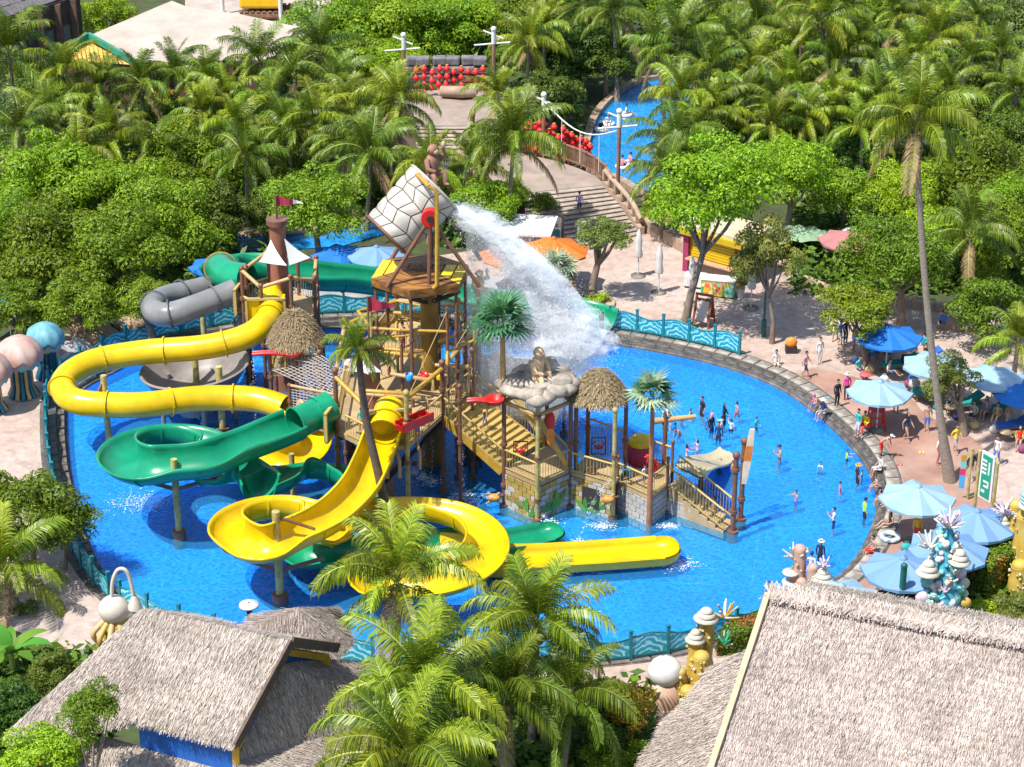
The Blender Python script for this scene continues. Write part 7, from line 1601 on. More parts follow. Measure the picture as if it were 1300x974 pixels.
POSES = {'stand': pose(), 'walk': pose(kneL=(-.09, -.18, .52), ankL=(-.09, -.22, .10), toeL=(-.10, -.38, .06), kneR=(.10, .06, .48), ankR=(.10, .26, .14), toeR=(.10, .14, .05), elbL=(-.23, .13, 1.13), wriL=(-.23, .10, .90), hanL=(-.23, .08, .82), elbR=(.23, -.10, 1.14), wriR=(.21, -.26, .96), hanR=(.2, -.32, .9)),
         'phone': pose(elbL=(-.24, -.10, 1.16), wriL=(-.10, -.30, 1.34), hanL=(-.05, -.34, 1.42), elbR=(.24, -.10, 1.16), wriR=(.10, -.30, 1.34), hanR=(.05, -.34, 1.42)),
         'reach': pose(elbL=(-.28, -.18, 1.30), wriL=(-.26, -.42, 1.32), hanL=(-.25, -.50, 1.34), elbR=(.28, -.18, 1.30), wriR=(.26, -.42, 1.36), hanR=(.25, -.50, 1.4)),
         'armup': pose(elbR=(.26, -.04, 1.60), wriR=(.20, -.10, 1.84), hanR=(.18, -.12, 1.92)),
         'carry': pose(elbL=(-.26, -.06, 1.14), wriL=(-.08, -.26, 1.10), hanL=(.0, -.28, 1.1), elbR=(.26, -.06, 1.12), wriR=(.10, -.26, 1.04), hanR=(.02, -.28, 1.02)),
         'bend': pose(spi=(0, -.10, 1.07), che=(0, -.27, 1.19), nek=(0, -.42, 1.26), hed=(0, -.52, 1.30), shoL=(-.17, -.35, 1.25), shoR=(.17, -.35, 1.25), elbL=(-.22, -.40, .98), elbR=(.22, -.40, .98), wriL=(-.16, -.50, .78), wriR=(.16, -.50, .78), hanL=(-.15, -.53, .70), hanR=(.15, -.53, .70), pel=(0, .08, .92), hipL=(-.09, .07, .87), hipR=(.09, .07, .87)),
         'edge': pose(**SIT, kneL=(-.11, -.42, .12), kneR=(.11, -.44, .12), ankL=(-.10, -.46, -.30), ankR=(.12, -.50, -.30), toeL=(-.10, -.60, -.34), toeR=(.12, -.64, -.34)),
         'ground': pose(**SIT, kneL=(-.13, -.40, .34), kneR=(.12, -.42, .28), ankL=(-.11, -.68, .06), ankR=(.12, -.74, .05), toeL=(-.11, -.82, .05), toeR=(.12, -.88, .05)),
         'kneel': pose(pel=(0, .12, .36), spi=(0, .06, .53), che=(0, .0, .72), nek=(0, -.02, .88), hed=(0, -.05, .98), hipL=(-.09, .1, .32), hipR=(.09, .1, .32), kneL=(-.14, -.22, .10), kneR=(.14, -.22, .10), ankL=(-.11, .18, .07), ankR=(.11, .18, .07), toeL=(-.11, .32, .04), toeR=(.11, .32, .04), shoL=(-.17, -.02, .82), shoR=(.17, -.02, .82), elbL=(-.22, -.12, .58), elbR=(.22, -.12, .58), wriL=(-.14, -.3, .44), wriR=(.14, -.3, .44), hanL=(-.12, -.38, .4), hanR=(.12, -.38, .4))}
BONES = [('pel', 'spi'), ('spi', 'che'), ('che', 'nek'), ('nek', 'hed')]+[b for s_ in 'LR' for b in (('pel', 'hip'+s_), ('hip'+s_, 'kne'+s_), ('kne'+s_, 'ank'+s_), ('ank'+s_, 'toe'+s_), ('che', 'sho'+s_), ('sho'+s_, 'elb'+s_), ('elb'+s_, 'wri'+s_), ('wri'+s_, 'han'+s_))]
RAD = dict(pel=(.145, .11), spi=(.125, .095), che=(.155, .105), nek=(.055, .055), hed=(.06, .06), hip=(.095, .095), kne=(.058, .058), ank=(.042, .042), toe=(.038, .03), sho=(.062, .062), elb=(.043, .043), wri=(.031, .031), han=(.032, .022))
REG = {'pel': 'hips', 'spi': 'torso', 'che': 'torso', 'nek': 'head'}
def region(a, b):
    k = b[:3]
    return {'spi': 'waist', 'che': 'torso', 'nek': 'torso', 'hed': 'head', 'hip': 'hips', 'kne': 'thigh', 'ank': 'shin', 'toe': 'foot', 'sho': 'torso', 'elb': 'uparm', 'wri': 'forearm', 'han': 'hand'}[k]
OUT = {'tee': dict(torso=1, waist=1, uparm=1, hips=2, thigh=2), 'long': dict(torso=1, waist=1, uparm=1, forearm=1, hips=2, thigh=2, shin=2), 'trunks': dict(hips=2, thigh=2), 'suit': dict(torso=1, waist=1, hips=1), 'rash': dict(torso=1, waist=1, uparm=1, forearm=1, hips=2, thigh=2), 'bikini': dict(torso=1, hips=2)}
BODY = {}; PMESH = {}
def body(pn):
    if pn in BODY: return BODY[pn]
    J = POSES[pn]; names = list(J); me = bpy.data.meshes.new('skel'); me.from_pydata([J[n] for n in names], [(names.index(a), names.index(b)) for a, b in BONES], [])
    ob = bpy.data.objects.new('skel', me); COL.objects.link(ob); md = ob.modifiers.new('skin', 'SKIN'); sv = me.skin_vertices[0].data
    for i, n in enumerate(names): sv[i].radius = RAD[n[:3]]; sv[i].use_root = (n == 'pel')
    md.use_smooth_shade = True; md.branch_smoothing = .4; s_ = ob.modifiers.new('sub', 'SUBSURF'); s_.levels = 1
    dg = bpy.context.evaluated_depsgraph_get(); ev = ob.evaluated_get(dg); m2 = ev.to_mesh(); V = [v.co.copy() for v in m2.vertices]; F = [tuple(p.vertices) for p in m2.polygons]; ev.to_mesh_clear()
    bpy.data.objects.remove(ob); bpy.data.meshes.remove(me)
    RGN = []
    for f in F:
        c = sum((V[i] for i in f), Vector())/len(f); best = (9, None)
        for a, b in BONES:
            A, B = Vector(J[a]), Vector(J[b]); d = B-A; t = max(0, min(1, (c-A).dot(d)/d.length_squared)); dist = (c-(A+d*t)).length-.5*(RAD[a[:3]][0]*(1-t)+RAD[b[:3]][0]*t)
            if dist < best[0]: best = (dist, region(a, b))
        RGN.append(best[1])
    mb = MB(); hd = Vector(J['hed'])+Vector((0, -.015, .075)); dirv = (Vector(J['hed'])-Vector(J['nek'])).normalized()
    def face(v): return 1-.10*max(0, -v.z*6)*(.5 if v.y < 0 else .3)
    mb.ball(hd, (.076, .093, .118), 14, 10, 0, wob=face); mb.ball(hd+Vector((0, -.094, -.01)), (.013, .02, .024), 6, 5, 0)          # head, nose
    for s_ in (-1, 1): mb.ball(hd+Vector((s_*.078, .005, -.005)), (.012, .022, .032), 6, 5, 0); mb.ball(hd+Vector((s_*.030, -.085, .012)), (.012, .008, .009), 6, 4, 3)   # ears, eyes
    mb.ball(hd+Vector((0, -.086, -.055)), (.025, .008, .008), 6, 4, 4)
    for s_ in 'LR':                                                             # fingers and thumb on each palm
        w_, h_ = Vector(J['wri'+s_]), Vector(J['han'+s_]); d = (h_-w_).normalized(); sd = d.orthogonal().normalized(); nn = d.cross(sd)
        for k, L in enumerate((.062, .072, .066, .05)): b_ = h_+sd*(.018*(k-1.5)); mb.tube([b_-d*.02, b_+d*L*.5+nn*.004, b_+d*L+nn*.018], [.0095, .009, .007], 5, 0)
        mb.tube([h_-d*.05+sd*.02, h_-d*.015+sd*.052, h_+d*.02+sd*.06], [.011, .010, .008], 5, 0)
    BODY[pn] = (V, F, RGN, mb, hd); return BODY[pn]
def pmesh(pn, outfit):
    k = (pn, outfit)
    if k in PMESH: return PMESH[k]
    V, F, RGN, hb, hd = body(pn); mb = MB(); mb.v = [tuple(v) for v in V]; mb.f = list(F); mb.m = [OUT[outfit].get(r, 0) for r in RGN]; mb.sm = [True]*len(F)
    mb.add(hb.v, hb.f); nf = len(F); mb.m[nf:] = hb.m; mb.sm[nf:] = [True]*len(hb.f)
    PMESH[k] = mb.mesh('person', [m_skin[0], CL['black'], CL['black'], m_hair, CL['rose']]); return PMESH[k]
def hairmesh(kind):
    mb = MB(); 
    if kind == 'short': mb.lathe((0, .012, .012), [(.02, .122), (.055, .108), (.083, .06), (.09, .0), (.084, -.02)], 14, wob=lambda p, a, r, z: Vector((p.x, p.y*1.12+(.02 if p.y < 0 and z < .05 else 0), p.z+(.05 if p.y < -.02 and z < .03 else 0))))
    elif kind == 'long': mb.lathe((0, .02, .01), [(.02, .124), (.058, .110), (.086, .06), (.096, -.03), (.10, -.14), (.09, -.24)], 14, wob=lambda p, a, r, z: Vector((p.x, max(p.y, -.05)*1.1, p.z+(.10 if p.y < -.03 and z < .03 else 0))))
    else:
        mb.lathe((0, 0, .02), [(.02, .125), (.06, .110), (.088, .05), (.092, .015)], 16, wob=lambda p, a, r, z: Vector((p.x, p.y*1.15, p.z)))
        if kind == 'cap': mb.add([(-.07, -.09, .035), (.07, -.09, .035), (.055, -.19, .02), (-.055, -.19, .02), (-.07, -.09, .045), (.07, -.09, .045), (.055, -.19, .03), (-.055, -.19, .03)], [(0, 3, 2, 1), (4, 5, 6, 7), (3, 7, 6, 2), (0, 4, 7, 3), (1, 2, 6, 5)])
        else: mb.lathe((0, 0, .02), [(.09, .03), (.19, .0), (.19, -.008), (.09, .018)], 18)
    return mb
HM = {k: hairmesh(k).mesh({'short': 'hair', 'long': 'hair', 'cap': 'cap', 'hat': 'sun_hat'}[k], m_hair) for k in ('short', 'long', 'cap', 'hat')}
def person(px, py, z, pn, outfit, top, bottom, label, face=0, h=1.68, skin=0, hair='short', hcol=None, group=None, name='person', cat='person', loc=None, hold=None):
    """px, py: where the feet or seat meet level z; face: 0 looks at the camera, degrees counter-clockwise from above"""
    p = Vector(loc) if loc is not None else g(px, py, z)
    t = thing(name, label, cat, p, group, R(face)); s_ = h/1.70*.88; t.scale = (s_,)*3
    o = link('body', pmesh(pn, outfit), t)
    for i, m in enumerate((m_skin[skin], CL[top], CL[bottom])): o.material_slots[i].link = 'OBJECT'; o.material_slots[i].material = m
    hd = body(pn)[4]
    if hair:
        hh = link({'short': 'hair', 'long': 'hair', 'cap': 'cap', 'hat': 'sun_hat'}[hair], HM[hair], o, hd); hh.material_slots[0].link = 'OBJECT'; hh.material_slots[0].material = hcol or m_hair
        if hair in ('cap', 'hat'): h2 = link('hair', HM['short'], o, hd-Vector((0, -.008, .012)))
    return t
FL = -.45
W_ = lambda x, y: (x, y)     # waterline pixel
def wade(px, py, *a, **k):   # standing on the pool floor, seen at the waterline
    p = g(px, py, 0); return person(0, 0, 0, *a, loc=(p.x, p.y, FL), **k)
wade(891,528,'stand','tee','black','black','adult in black shirt and trousers standing with children in the pool',face=-60)
wade(903,549,'stand','long','black','navy','adult in dark clothes with pink headscarf standing in the pool',face=40,hair='long',hcol=CL['rose'])
wade(919,538,'carry','long','black','black','adult in black holding a small child in the pool',face=60,hair='long')
wade(916,541,'reach','tee','white','rose','small child in white held up by the adult in black',face=200,h=1.1)
wade(928,548,'armup','tee','white','black','child in white shirt and black shorts seen from behind',face=170,h=1.25)
wade(876,526,'kneel','tee','green','cream','child in green shirt crouching in shallow water',face=60,h=1.25)
wade(857,540,'ground','rash','navy','lilac','child in navy top sitting in the shallow water with legs out',face=60,h=1.2,name='person')
wade(843,538,'bend','tee','black','black','adult in black leaning behind the pale fan palm',face=30)
wade(851,545,'stand','tee','grey','white','small child beside the leaning adult behind the fan palm',face=90,h=1.05)
wade(872,580,'reach','tee','rose','white','child reaching arms out near the tan water cannon',face=70,h=1.25,hair='long')
wade(885,574,'reach','suit','lilac','lilac','child in lilac swimsuit near the tan water cannon',face=-70,h=1.25,hair='long')
wade(989,590,'phone','trunks','navy','pattern','bare chested man in cap and dark shorts holding a phone in the pool',face=-80,hair='cap',hcol=CL['navy'])
wade(1042,592,'kneel','tee','white','navy','child in white crouching alone in the pool',face=-30,h=1.15)
wade(1088,614,'stand','tee','black','black','adult in black clothes and orange hat standing at the pool rim',face=100,hair='hat',hcol=CL['orange'])
wade(1094,606,'stand','suit','teal','teal','toddler standing by the adult with the orange hat',face=60,h=.9)
wade(1097,658,'stand','long','lime','black','adult in black swim clothes with lime green sleeve in the pool',face=100)
wade(1041,712,'stand','long','black','black','adult in long black swimwear and white hat walking in the pool',face=150,hair='hat',hcol=CL['white'])
wade(1029,728,'walk','tee','white','black','adult in white shirt dark skirt and navy cap in the pool',face=160,hair='cap',hcol=CL['navy'])
wade(976,766,'stand','bikini','rose','rose','dark haired bather at the pool edge behind the thatched ridge',face=170,hair='long')
RIM = .56
person(1034,515,RIM,'edge','tee','rose','blue','child with pink cap seated on the stone pool rim',face=-60,h=1.3,hair='cap',hcol=CL['pink'])
person(1045,524,RIM,'edge','tee','navy','grey','adult in navy with straw hat seated on the stone rim',face=-55,hair='hat',hcol=CL['cream'])
person(1062,517,DECK,'stand','long','black','black','adult in long black clothes standing on the salmon paving',face=30,h=1.7)
person(1074,508,DECK,'stand','long','pink','black','person in bright pink top and dark trousers beside the pale sunshade',face=200,hair='hat',hcol=CL['cream'])
person(1098,541,DECK+.5,'edge','long','yellow','red','lifeguard in yellow shirt and red trousers seated by the red chair',face=-40)
person(1137,525,DECK,'stand','tee','white','navy','person standing in the shadow of the pale sunshade',face=160)
person(1118,580,DECK,'bend','trunks','red','red','bare backed person in red shorts and white cap bending at the rim',face=60,hair='cap',hcol=CL['white'])
person(1117,596,RIM,'edge','tee','white','white','person in white clothes and dark hair sitting on the rim',face=-70)
person(1112,618,RIM,'edge','bikini','rose','rose','pale child sitting with feet in water beside the white dressed person',face=-80,h=1.2)
person(1118,635,RIM,'edge','suit','purple','purple','child in purple swimsuit on the rim beside the seated woman',face=-80,h=1.15,hair='long')
person(1130,668,RIM,'ground','suit','black','black','woman in black swimsuit reclining on the stone rim',face=-75,hair='long',skin=0)
person(1163,690,DECK,'stand','long','yellow','red','lifeguard in yellow and long red trousers under the pale sunshade',face=10)
person(1232,610,DECK,'walk','long','black','white','woman in long white skirt and dark top walking with a child',face=20,hair='long')
person(1241,608,DECK,'stand','tee','rose','black','small child in striped shirt beside the woman in white skirt',face=0,h=1.15)
person(1060,432,DECK,'walk','tee','white','cream','person in white shirt and shorts walking under the small rounded tree',face=-20)
person(1073,437,DECK,'stand','long','black','navy','person in dark clothes under the small rounded tree',face=30)
person(1083,447,DECK,'stand','tee','rose','purple','person in coral red shirt under the small rounded tree',face=60,hair='long')
person(985,462,RIM,'edge','tee','white','cream','person in white shirt seated at the end of the cyan fence',face=0,skin=1)
person(1108,462,DECK,'bend','tee','cream','blue','person in pale floral clothes bending beside the loungers',face=120,hair='hat',hcol=CL['cream'])
person(1118,458,DECK,'stand','tee','red','teal','person in red shirt under the strong blue sunshade',face=90)
person(1146,462,DECK+.4,'edge','long','black','black','person in black sitting under the strong blue sunshade',face=60)
person(1158,487,DECK+.4,'edge','tee','blue','navy','person in blue shirt sitting beside the grey bag',face=20)
person(1172,440,DECK+.3,'edge','tee','teal','grey','person in turquoise shirt by the garden kerb wall',face=150)
person(1197,412,DECK+.4,'edge','tee','blue','navy','person in blue with backpack sitting on garden kerb',face=180)
person(1210,411,DECK,'stand','tee','blue','grey','person in royal blue shirt standing behind the kerb',face=180)
person(1252,522,DECK+.45,'edge','suit','purple','purple','person in purple top sitting on the green lounger',face=-40,hair='long')
person(1190,590,DECK,'stand','tee','white','rose','person in white half hidden by the tall palm trunk',face=60,hair='cap',hcol=CL['white'])
person(1278,545,DECK,'stand','trunks','grey','grey','bare chested person standing behind the blue lounger',face=40,skin=1)
for (x, y, z, pn, of, tp_, bt, lab, fc, kw) in (
    (1090,470,DECK+.4,'edge','tee','teal','navy','person in teal sitting at the foot of the small rounded tree',30,{}),
    (1128,474,DECK+.42,'ground','tee','cream','blue','person stretched on the teal lounger under the strong blue sunshade',60,{}),
    (1150,447,DECK,'stand','tee','teal','black','person in teal standing behind the strong blue sunshade',-20,{}),
    (1266,530,DECK+.42,'ground','trunks','rose','green','bather lying on the green lounger beside the purple one',-30,{}),
    (1236,528,DECK+.42,'edge','tee','grey','black','person in grey on the lounger behind the low twisting tree',-40,{}),
    (1294,560,DECK+.4,'edge','suit','red','red','bather in red sitting on the blue cushioned lounger',-20,{'hair':'long'}),
    (1206,512,DECK+.42,'edge','tee','white','navy','person in white on the teal lounger by the tall palm',-20,{}),
    (1022,480,DECK,'walk','tee','rose','navy','person in rose shirt walking along the rim by the orange bag',60,{}),
    (1088,555,DECK,'stand','tee','teal','white','person in teal shirt standing by the rim below the lifeguard',-60,{}),
    (1150,560,DECK,'walk','suit','navy','navy','woman in navy swimsuit crossing the salmon paving',40,{'hair':'long'}),
    (1176,548,DECK,'stand','trunks','red','blue','bare chested man in blue shorts beside the tall palm',-10,{}),
    (1212,575,DECK,'walk','tee','yellow','grey','person in yellow shirt walking behind the banner post',30,{}),
    (1264,590,DECK,'walk','tee','white','blue','person in white shirt walking right of the green sign',-40,{}),
    (1136,640,RIM,'ground','tee','cream','teal','person in cream shirt sitting on the rim beside the pale sunshade',-70,{}),
    (1108,700,RIM,'edge','trunks','rose','red','boy in red trunks sitting on the curved rim',-70,{}),
    (1040,462,DECK,'stand','long','white','white','person in white robe near the edge of the dappled shade',20,{}),
    (1066,440,DECK,'walk','tee','blue','cream','person in blue shirt walking beside the group under the small tree',40,{})): person(x,y,z,pn,of,tp_,bt,lab,face=fc,**kw)
for (x, y, pn, of, tp_, bt, lab, fc, hh) in (
    (930,600,'stand','tee','orange','navy','child in orange shirt wading beside the cream slide',60,1.2),
    (862,552,'bend','suit','rose','rose','child in rose swimsuit bending in the shallow water',-40,1.2),
    (897,535,'kneel','tee','blue','navy','child in blue crouching beside the standing adult in black',20,1.1),
    (1010,640,'reach','trunks','blue','blue','boy in blue trunks splashing in the open water',-60,1.3),
    (912,560,'stand','long','navy','black','adult in navy swimwear watching the children by the cannon',-30,1.65),
    (866,533,'kneel','tee','red','navy','child in red shirt sitting low in the water',40,1.1),
    (935,528,'walk','trunks','navy','red','boy in red trunks walking away from the group',120,1.35),
    (1066,628,'stand','suit','pink','pink','girl in pink swimsuit standing near the pool rim',80,1.25),
    (1058,670,'phone','tee','white','navy','adult in white shirt taking a picture in the pool',-100,1.65),
    (960,545,'walk','tee','teal','black','child in teal shirt wading across open water',60,1.25),
    (1075,585,'reach','tee','lime','navy','child in lime shirt reaching towards the rim',60,1.15),
    (700,640,'stand','tee','orange','blue','child in orange shirt beside the ochre wall corner',20,1.2)): wade(x, y, pn, of, tp_, bt, lab, face=fc, h=hh)
tl = .5; pS = L0.lerp(L1, tl).lerp(R0.lerp(R1, tl), .55); person(0,0,0,'walk','tee','purple','navy','person in dark purple shirt climbing the plaza stairs',face=180,loc=(pS.x, pS.y, DECK+(TOPZ-DECK)*.56))
def on(px, py, Y, z): p = at(px, py, Y); return (p.x, p.y, z)
person(0,0,0,'bend','long','yellow','yellow','lifeguard in yellow with red cap leaning over the main deck rail',face=-30,hair='cap',hcol=CL['red'],loc=on(484,555,MD[1].y+1.0,Z3))
for (x, y, c, lab) in ((506,548,'white','child with black hair first in the row behind the red trough'),(519,543,'rose','child in rose shirt in the middle behind the red trough'),(530,537,'white','child in white shirt at the raised end of the red trough')): person(0,0,0,'reach','tee',c,'blue',lab,face=-20,h=1.35,loc=on(x, y, MD[2].y+.75, Z3))
person(0,0,0,'walk','tee','navy','blue','small child in blue coming down the yellow stairs',face=-30,h=1.05,hair='hat',hcol=CL['rose'],loc=(SA[0].lerp(SB[1], .42).x, SA[0].lerp(SB[1], .42).y, Z3-.92))
person(0,0,0,'stand','trunks','rose','red','bare chested person on the upper half deck by the bucket column',face=40,loc=on(512,470,UD[0].y+.6,Z3+2.0))
person(0,0,0,'stand','tee','teal','orange','person in teal and orange on the main deck beside the brown mast',face=20,h=1.4,loc=on(459,545,MD[1].y+1.3,Z3))
person(0,0,0,'bend','long','red','red','figure in red suit with white top and red cap leaning on the deck',face=-60,hair='cap',hcol=CL['red'],loc=on(832,612,D7[2].y+.6,Z7))
person(0,0,0,'stand','tee','white','blue','child in white shirt behind the fan palm post on toddler deck',face=40,h=1.1,loc=on(818,600,D7[1].y+1.2,Z7))
person(0,0,0,'stand','trunks','navy','black','bare chested man at the foot of the toddler stairs',face=-120,skin=2,loc=on(907,648,S1[1].y+.5,FL))
# swimmers on rings in the river
rt = MB().tube([(.5*math.cos(a), .5*math.sin(a), 0) for a in [TAU*k/20 for k in range(21)]], .17, 8)
rtm = rt.mesh('swim_ring', mat('ring_white', (.72, .74, .74), .4, .1))
for i, (x, y, c, lab) in enumerate(((772,158,'white','bather on a white ring in the shaded river bend'),(763,165,'black','dark haired bather floating beside the river bank coping'),(795,146,'white','bather in white floating in the far river reach'),(800,208,'rose','bather lying on a ring in the sunny river'),(790,212,'rose','bather at the sunny river edge beside the lamp post'))):
    p = g(x, y, RZ); t = thing('river_ring', lab.replace('bather', 'white ring under the bather'), 'swim ring', p+U*.05); link('ring_tube', rtm, t, sc=.72)
    person(0,0,0,'ground','tee',c,'navy',lab,face=40*i,loc=(p.x, p.y, RZ-.02))
# ================================================================ statues on the structure
m_ape = mat('ape_brown', (.24, .12, .08), .7, .3, 4); m_apel = mat('ape_face', (.46, .29, .17), .6, .2)
def ape(p, s, label, m=m_ape, rz=0, hand_up=True):
    t = thing('monkey_statue', label, 'statue', p, None, rz); q = lambda *v: Vector(v)*s
    mb = MB(); mb.lathe((0, 0, 0), [(.05*s, -.02*s), (.36*s, .1*s), (.34*s, .45*s), (.40*s, .85*s), (.28*s, 1.1*s), (.12*s, 1.2*s)], 14, wob=lambda v, a, r, z: Vector((v.x, v.y*.78, v.z)))
    for sd in (-1, 1):
        mb.tube([q(sd*.2, 0, .15), q(sd*.38, -.42, .32), q(sd*.34, -.5, -.22)], [.19*s, .16*s, .11*s], 9); mb.ball(q(sd*.34, -.6, -.26), (.12*s, .2*s, .07*s), 8, 6)
    mb.tube([q(-.36, 0, .98), q(-.55, -.2, .62), q(-.35, -.5, .5)], [.15*s, .13*s, .09*s], 9)
    mb.tube([q(.36, 0, .98), q(.60, -.25, 1.05), q(.42, -.3, 1.5)] if hand_up else [q(.36, 0, .98), q(.55, -.2, .62), q(.35, -.5, .3)], [.15*s, .13*s, .09*s], 9)
    mb.ball(q(0, -.06, 1.42), (.27*s, .26*s, .28*s), 12, 9); o = link('body', mb.mesh('body', m), t)
    link('muzzle', MB().ball(q(0, -.27, 1.35), (.16*s, .12*s, .14*s), 10, 7).mesh('muzzle', m_apel), o)
    for sd in (-1, 1): link('ear', MB().ball(q(sd*.28, -.02, 1.45), (.06*s, .04*s, .09*s), 8, 6).mesh('ear', m_apel), o); link('eye', MB().ball(q(sd*.09, -.29, 1.48), .03*s, 6, 5).mesh('eye', m_black), o)
    if hand_up: link('held_shell', MB().ball(q(.42, -.36, 1.62), (.13*s, .1*s, .2*s), 10, 7).mesh('held_shell', m_apel), t)
    return t
pa = at(549, 226, T3.y+.2); ape(pa, .95, 'brown monkey statue sitting on top of the tipping bucket', rz=R(50))
MB().tube([pa+Vector((-.1, 0, -.05)), Vector((pa.x-.1, pa.y, pa.z-1.3))], .12, 8).build('perch_post', m_mus, TOWER)
ape(at(682,482,cc.y-.2), .95, 'tan crouching monkey statue on the rock roof', mat('ape_tan', (.60, .40, .22), .7, .3, 4), R(60), False)
ape(at(608,372,T3.y+1.2), .7, 'ochre monkey statue clinging to a pipe behind the splash', mat('ape_ochre', (.55, .33, .08), .7, .3, 4), R(30))
MB().tube([at(608,372,T3.y+1.2), Vector((at(608,372,T3.y+1.2).x, T3.y+1.2, 2.6))], .09, 8).build('perch_post', m_brown, TOWER)
for (x, y, Y, lab) in ((627,632,D5[0].y-.3,'orange spray fish mounted on the ochre block wall post'),(772,634,D6[1].y-.35,'orange spray animal mounted beside the leaf mural')):
    p = at(x, y, Y); t = thing('spray_animal', lab, 'spray figure', p); o = MB().ball(p, (.3, .2, .2), 12, 8).build('body', mat('spray_orange', (.55, .24, .05), .5, .4, 4), t)
    for k in range(4): a = PI/4+PI/2*k; MB().tube([p, p+Vector((.38*math.cos(a), 0, .38*math.sin(a)))], [.1, .04], 6).build('fin', MATS['spray_orange'], t)
    MB().tube([p+Vector((.2, .05, 0)), p+Vector((.5, .3, 0))], .05, 6).build('mount', m_brown, t)
# ================================================================ falling water
def watersheet(name='white_water', dens=.6):
    m, nt, b = _nt(name); co = coord(nt); b.inputs['Base Color'].default_value = (.86, .90, .93, 1); b.inputs['Roughness'].default_value = .5
    tl = nt.nodes.new('ShaderNodeBsdfTranslucent'); tl.inputs[0].default_value = (.85, .9, .94, 1); ms = nt.nodes.new('ShaderNodeMixShader'); ms.inputs[0].default_value = .45; lnk(nt, b.outputs[0], ms.inputs[1]); lnk(nt, tl.outputs[0], ms.inputs[2])
    tr = nt.nodes.new('ShaderNodeBsdfTransparent'); f = ramp(nt, noise(nt, 1.6, 7, co, .7, .6), [(.5-dens*.35, (1, 1, 1)), (.75-dens*.1, (0, 0, 0))])
    mx = nt.nodes.new('ShaderNodeMixShader'); lnk(nt, f, mx.inputs[0]); lnk(nt, ms.outputs[0], mx.inputs[1]); lnk(nt, tr.outputs[0], mx.inputs[2]); lnk(nt, mx.outputs[0], nt.nodes['Material Output'].inputs['Surface']); return m
m_ww = watersheet(); m_drop = mat('droplets', (.86, .90, .94), .3, .02, spec=.6)
lip = cyl(H1, PI/2, rad(H1)-.2) if (cyl(H1, PI/2, 1).z < cyl(H1, -PI/2, 1).z) else cyl(H1, -PI/2, rad(H1)-.2)
end = at(735, 432, T3.y-.2); Tt = 1.0
def stream(s_): x = lip.x+(end.x-lip.x)*s_; return Vector((x, T3.y-.1*s_, lip.z+.35*s_+(end.z-lip.z-.35)*s_**1.55))
SP = thing('falling_water', 'white mass of water pouring from the tipped bucket to the right', 'water splash', lip)
def hull(sc, wsc, n=34, k=18, ph=0, s0=0, s1=1.0, grow=1.0):
    vs = []
    for i in range(n+1):
        s_ = s0+(s1-s0)*i/n; p = stream(s_); t_ = (stream(s_+.02)-stream(max(0, s_-.02))).normalized(); up_ = Vector((-t_.z, 0, t_.x)); rr = (.26+.70*s_**1.15*grow)*sc; wy = .95*wsc*(1+.4*s_)
        if i in (0, n): rr *= .25; wy *= .25
        for j in range(k):
            a = TAU*j/k; nz_ = 1+.14*math.sin(3*a+9*s_+ph)+.12*math.sin(5*a-21*s_+ph*2)+.10*math.sin(17*s_+a+ph); vs.append(p+up_*math.sin(a)*rr*nz_+Vector((0, math.cos(a)*wy*nz_, 0)))
    return MB().add(vs, [(i*k+j, i*k+(j+1) % k, (i+1)*k+(j+1) % k, (i+1)*k+j) for i in range(n) for j in range(k)]+[tuple(range(k))[::-1], tuple(range(n*k, n*k+k))], 0, True)
def mistmat(name, d, sc, lo_=.42, st=(.55, 1.8, 1.8)):
    m, nt, b = _nt(name); nt.nodes.remove(b); v = nt.nodes.new('ShaderNodeVolumePrincipled'); v.inputs['Color'].default_value = (.97, .985, 1, 1); mp = nt.nodes.new('ShaderNodeMapping'); mp.inputs['Rotation'].default_value = (0, R(38), 0); mp.inputs['Scale'].default_value = st; lnk(nt, coord(nt), mp.inputs[0]); co = mp.outputs[0]
    f = ramp(nt, noise(nt, sc, 8, co, .72, 1.0), [(lo_, (0, 0, 0)), (lo_+.16, (1, 1, 1))]); mu = nt.nodes.new('ShaderNodeMath'); mu.operation = 'MULTIPLY'; mu.inputs[1].default_value = d
    lnk(nt, f, mu.inputs[0]); lnk(nt, mu.outputs[0], v.inputs['Density']); lnk(nt, v.outputs[0], nt.nodes['Material Output'].inputs['Volume']); return m
hull(.70, .6).build('water_core', mistmat('dense_spray', 18, 1.5, .38), SP)
hull(1.35, 1.1, ph=2, s0=.05, s1=1.06).build('mist', mistmat('thin_spray', 2.6, 1.3, .44), SP)
vl = []; nv_ = 16
for i in range(nv_+1): s_ = .12+.88*i/nv_; p = stream(s_); zb_ = 2.6; vl += [Vector((p.x, p.y-1.0, zb_)), Vector((p.x, p.y+1.1, zb_)), Vector((p.x, p.y+.8, max(zb_+.3, p.z-.15))), Vector((p.x, p.y-.7, max(zb_+.3, p.z-.15)))]
MB().add(vl, [(4*i+j, 4*i+(j+1) % 4, 4*i+4+(j+1) % 4, 4*i+4+j) for i in range(nv_) for j in range(4)]+[(3, 2, 1, 0), tuple(range(4*nv_, 4*nv_+4))]).build('veil_mist', mistmat('veil_spray', .4, .9, .40, (1.6, 1.6, .5)), SP)
bm2 = MB().ball(end+Vector((-.4, .1, -.2)), (1.9, 1.5, 1.45), 20, 14, wob=lambda v: 1+.16*math.sin(v.x*4)+.14*math.sin(v.z*5+1)); bm2.build('burst_mist', mistmat('burst_spray', 4.0, 1.5, .46, (1, 1, 1)), SP)
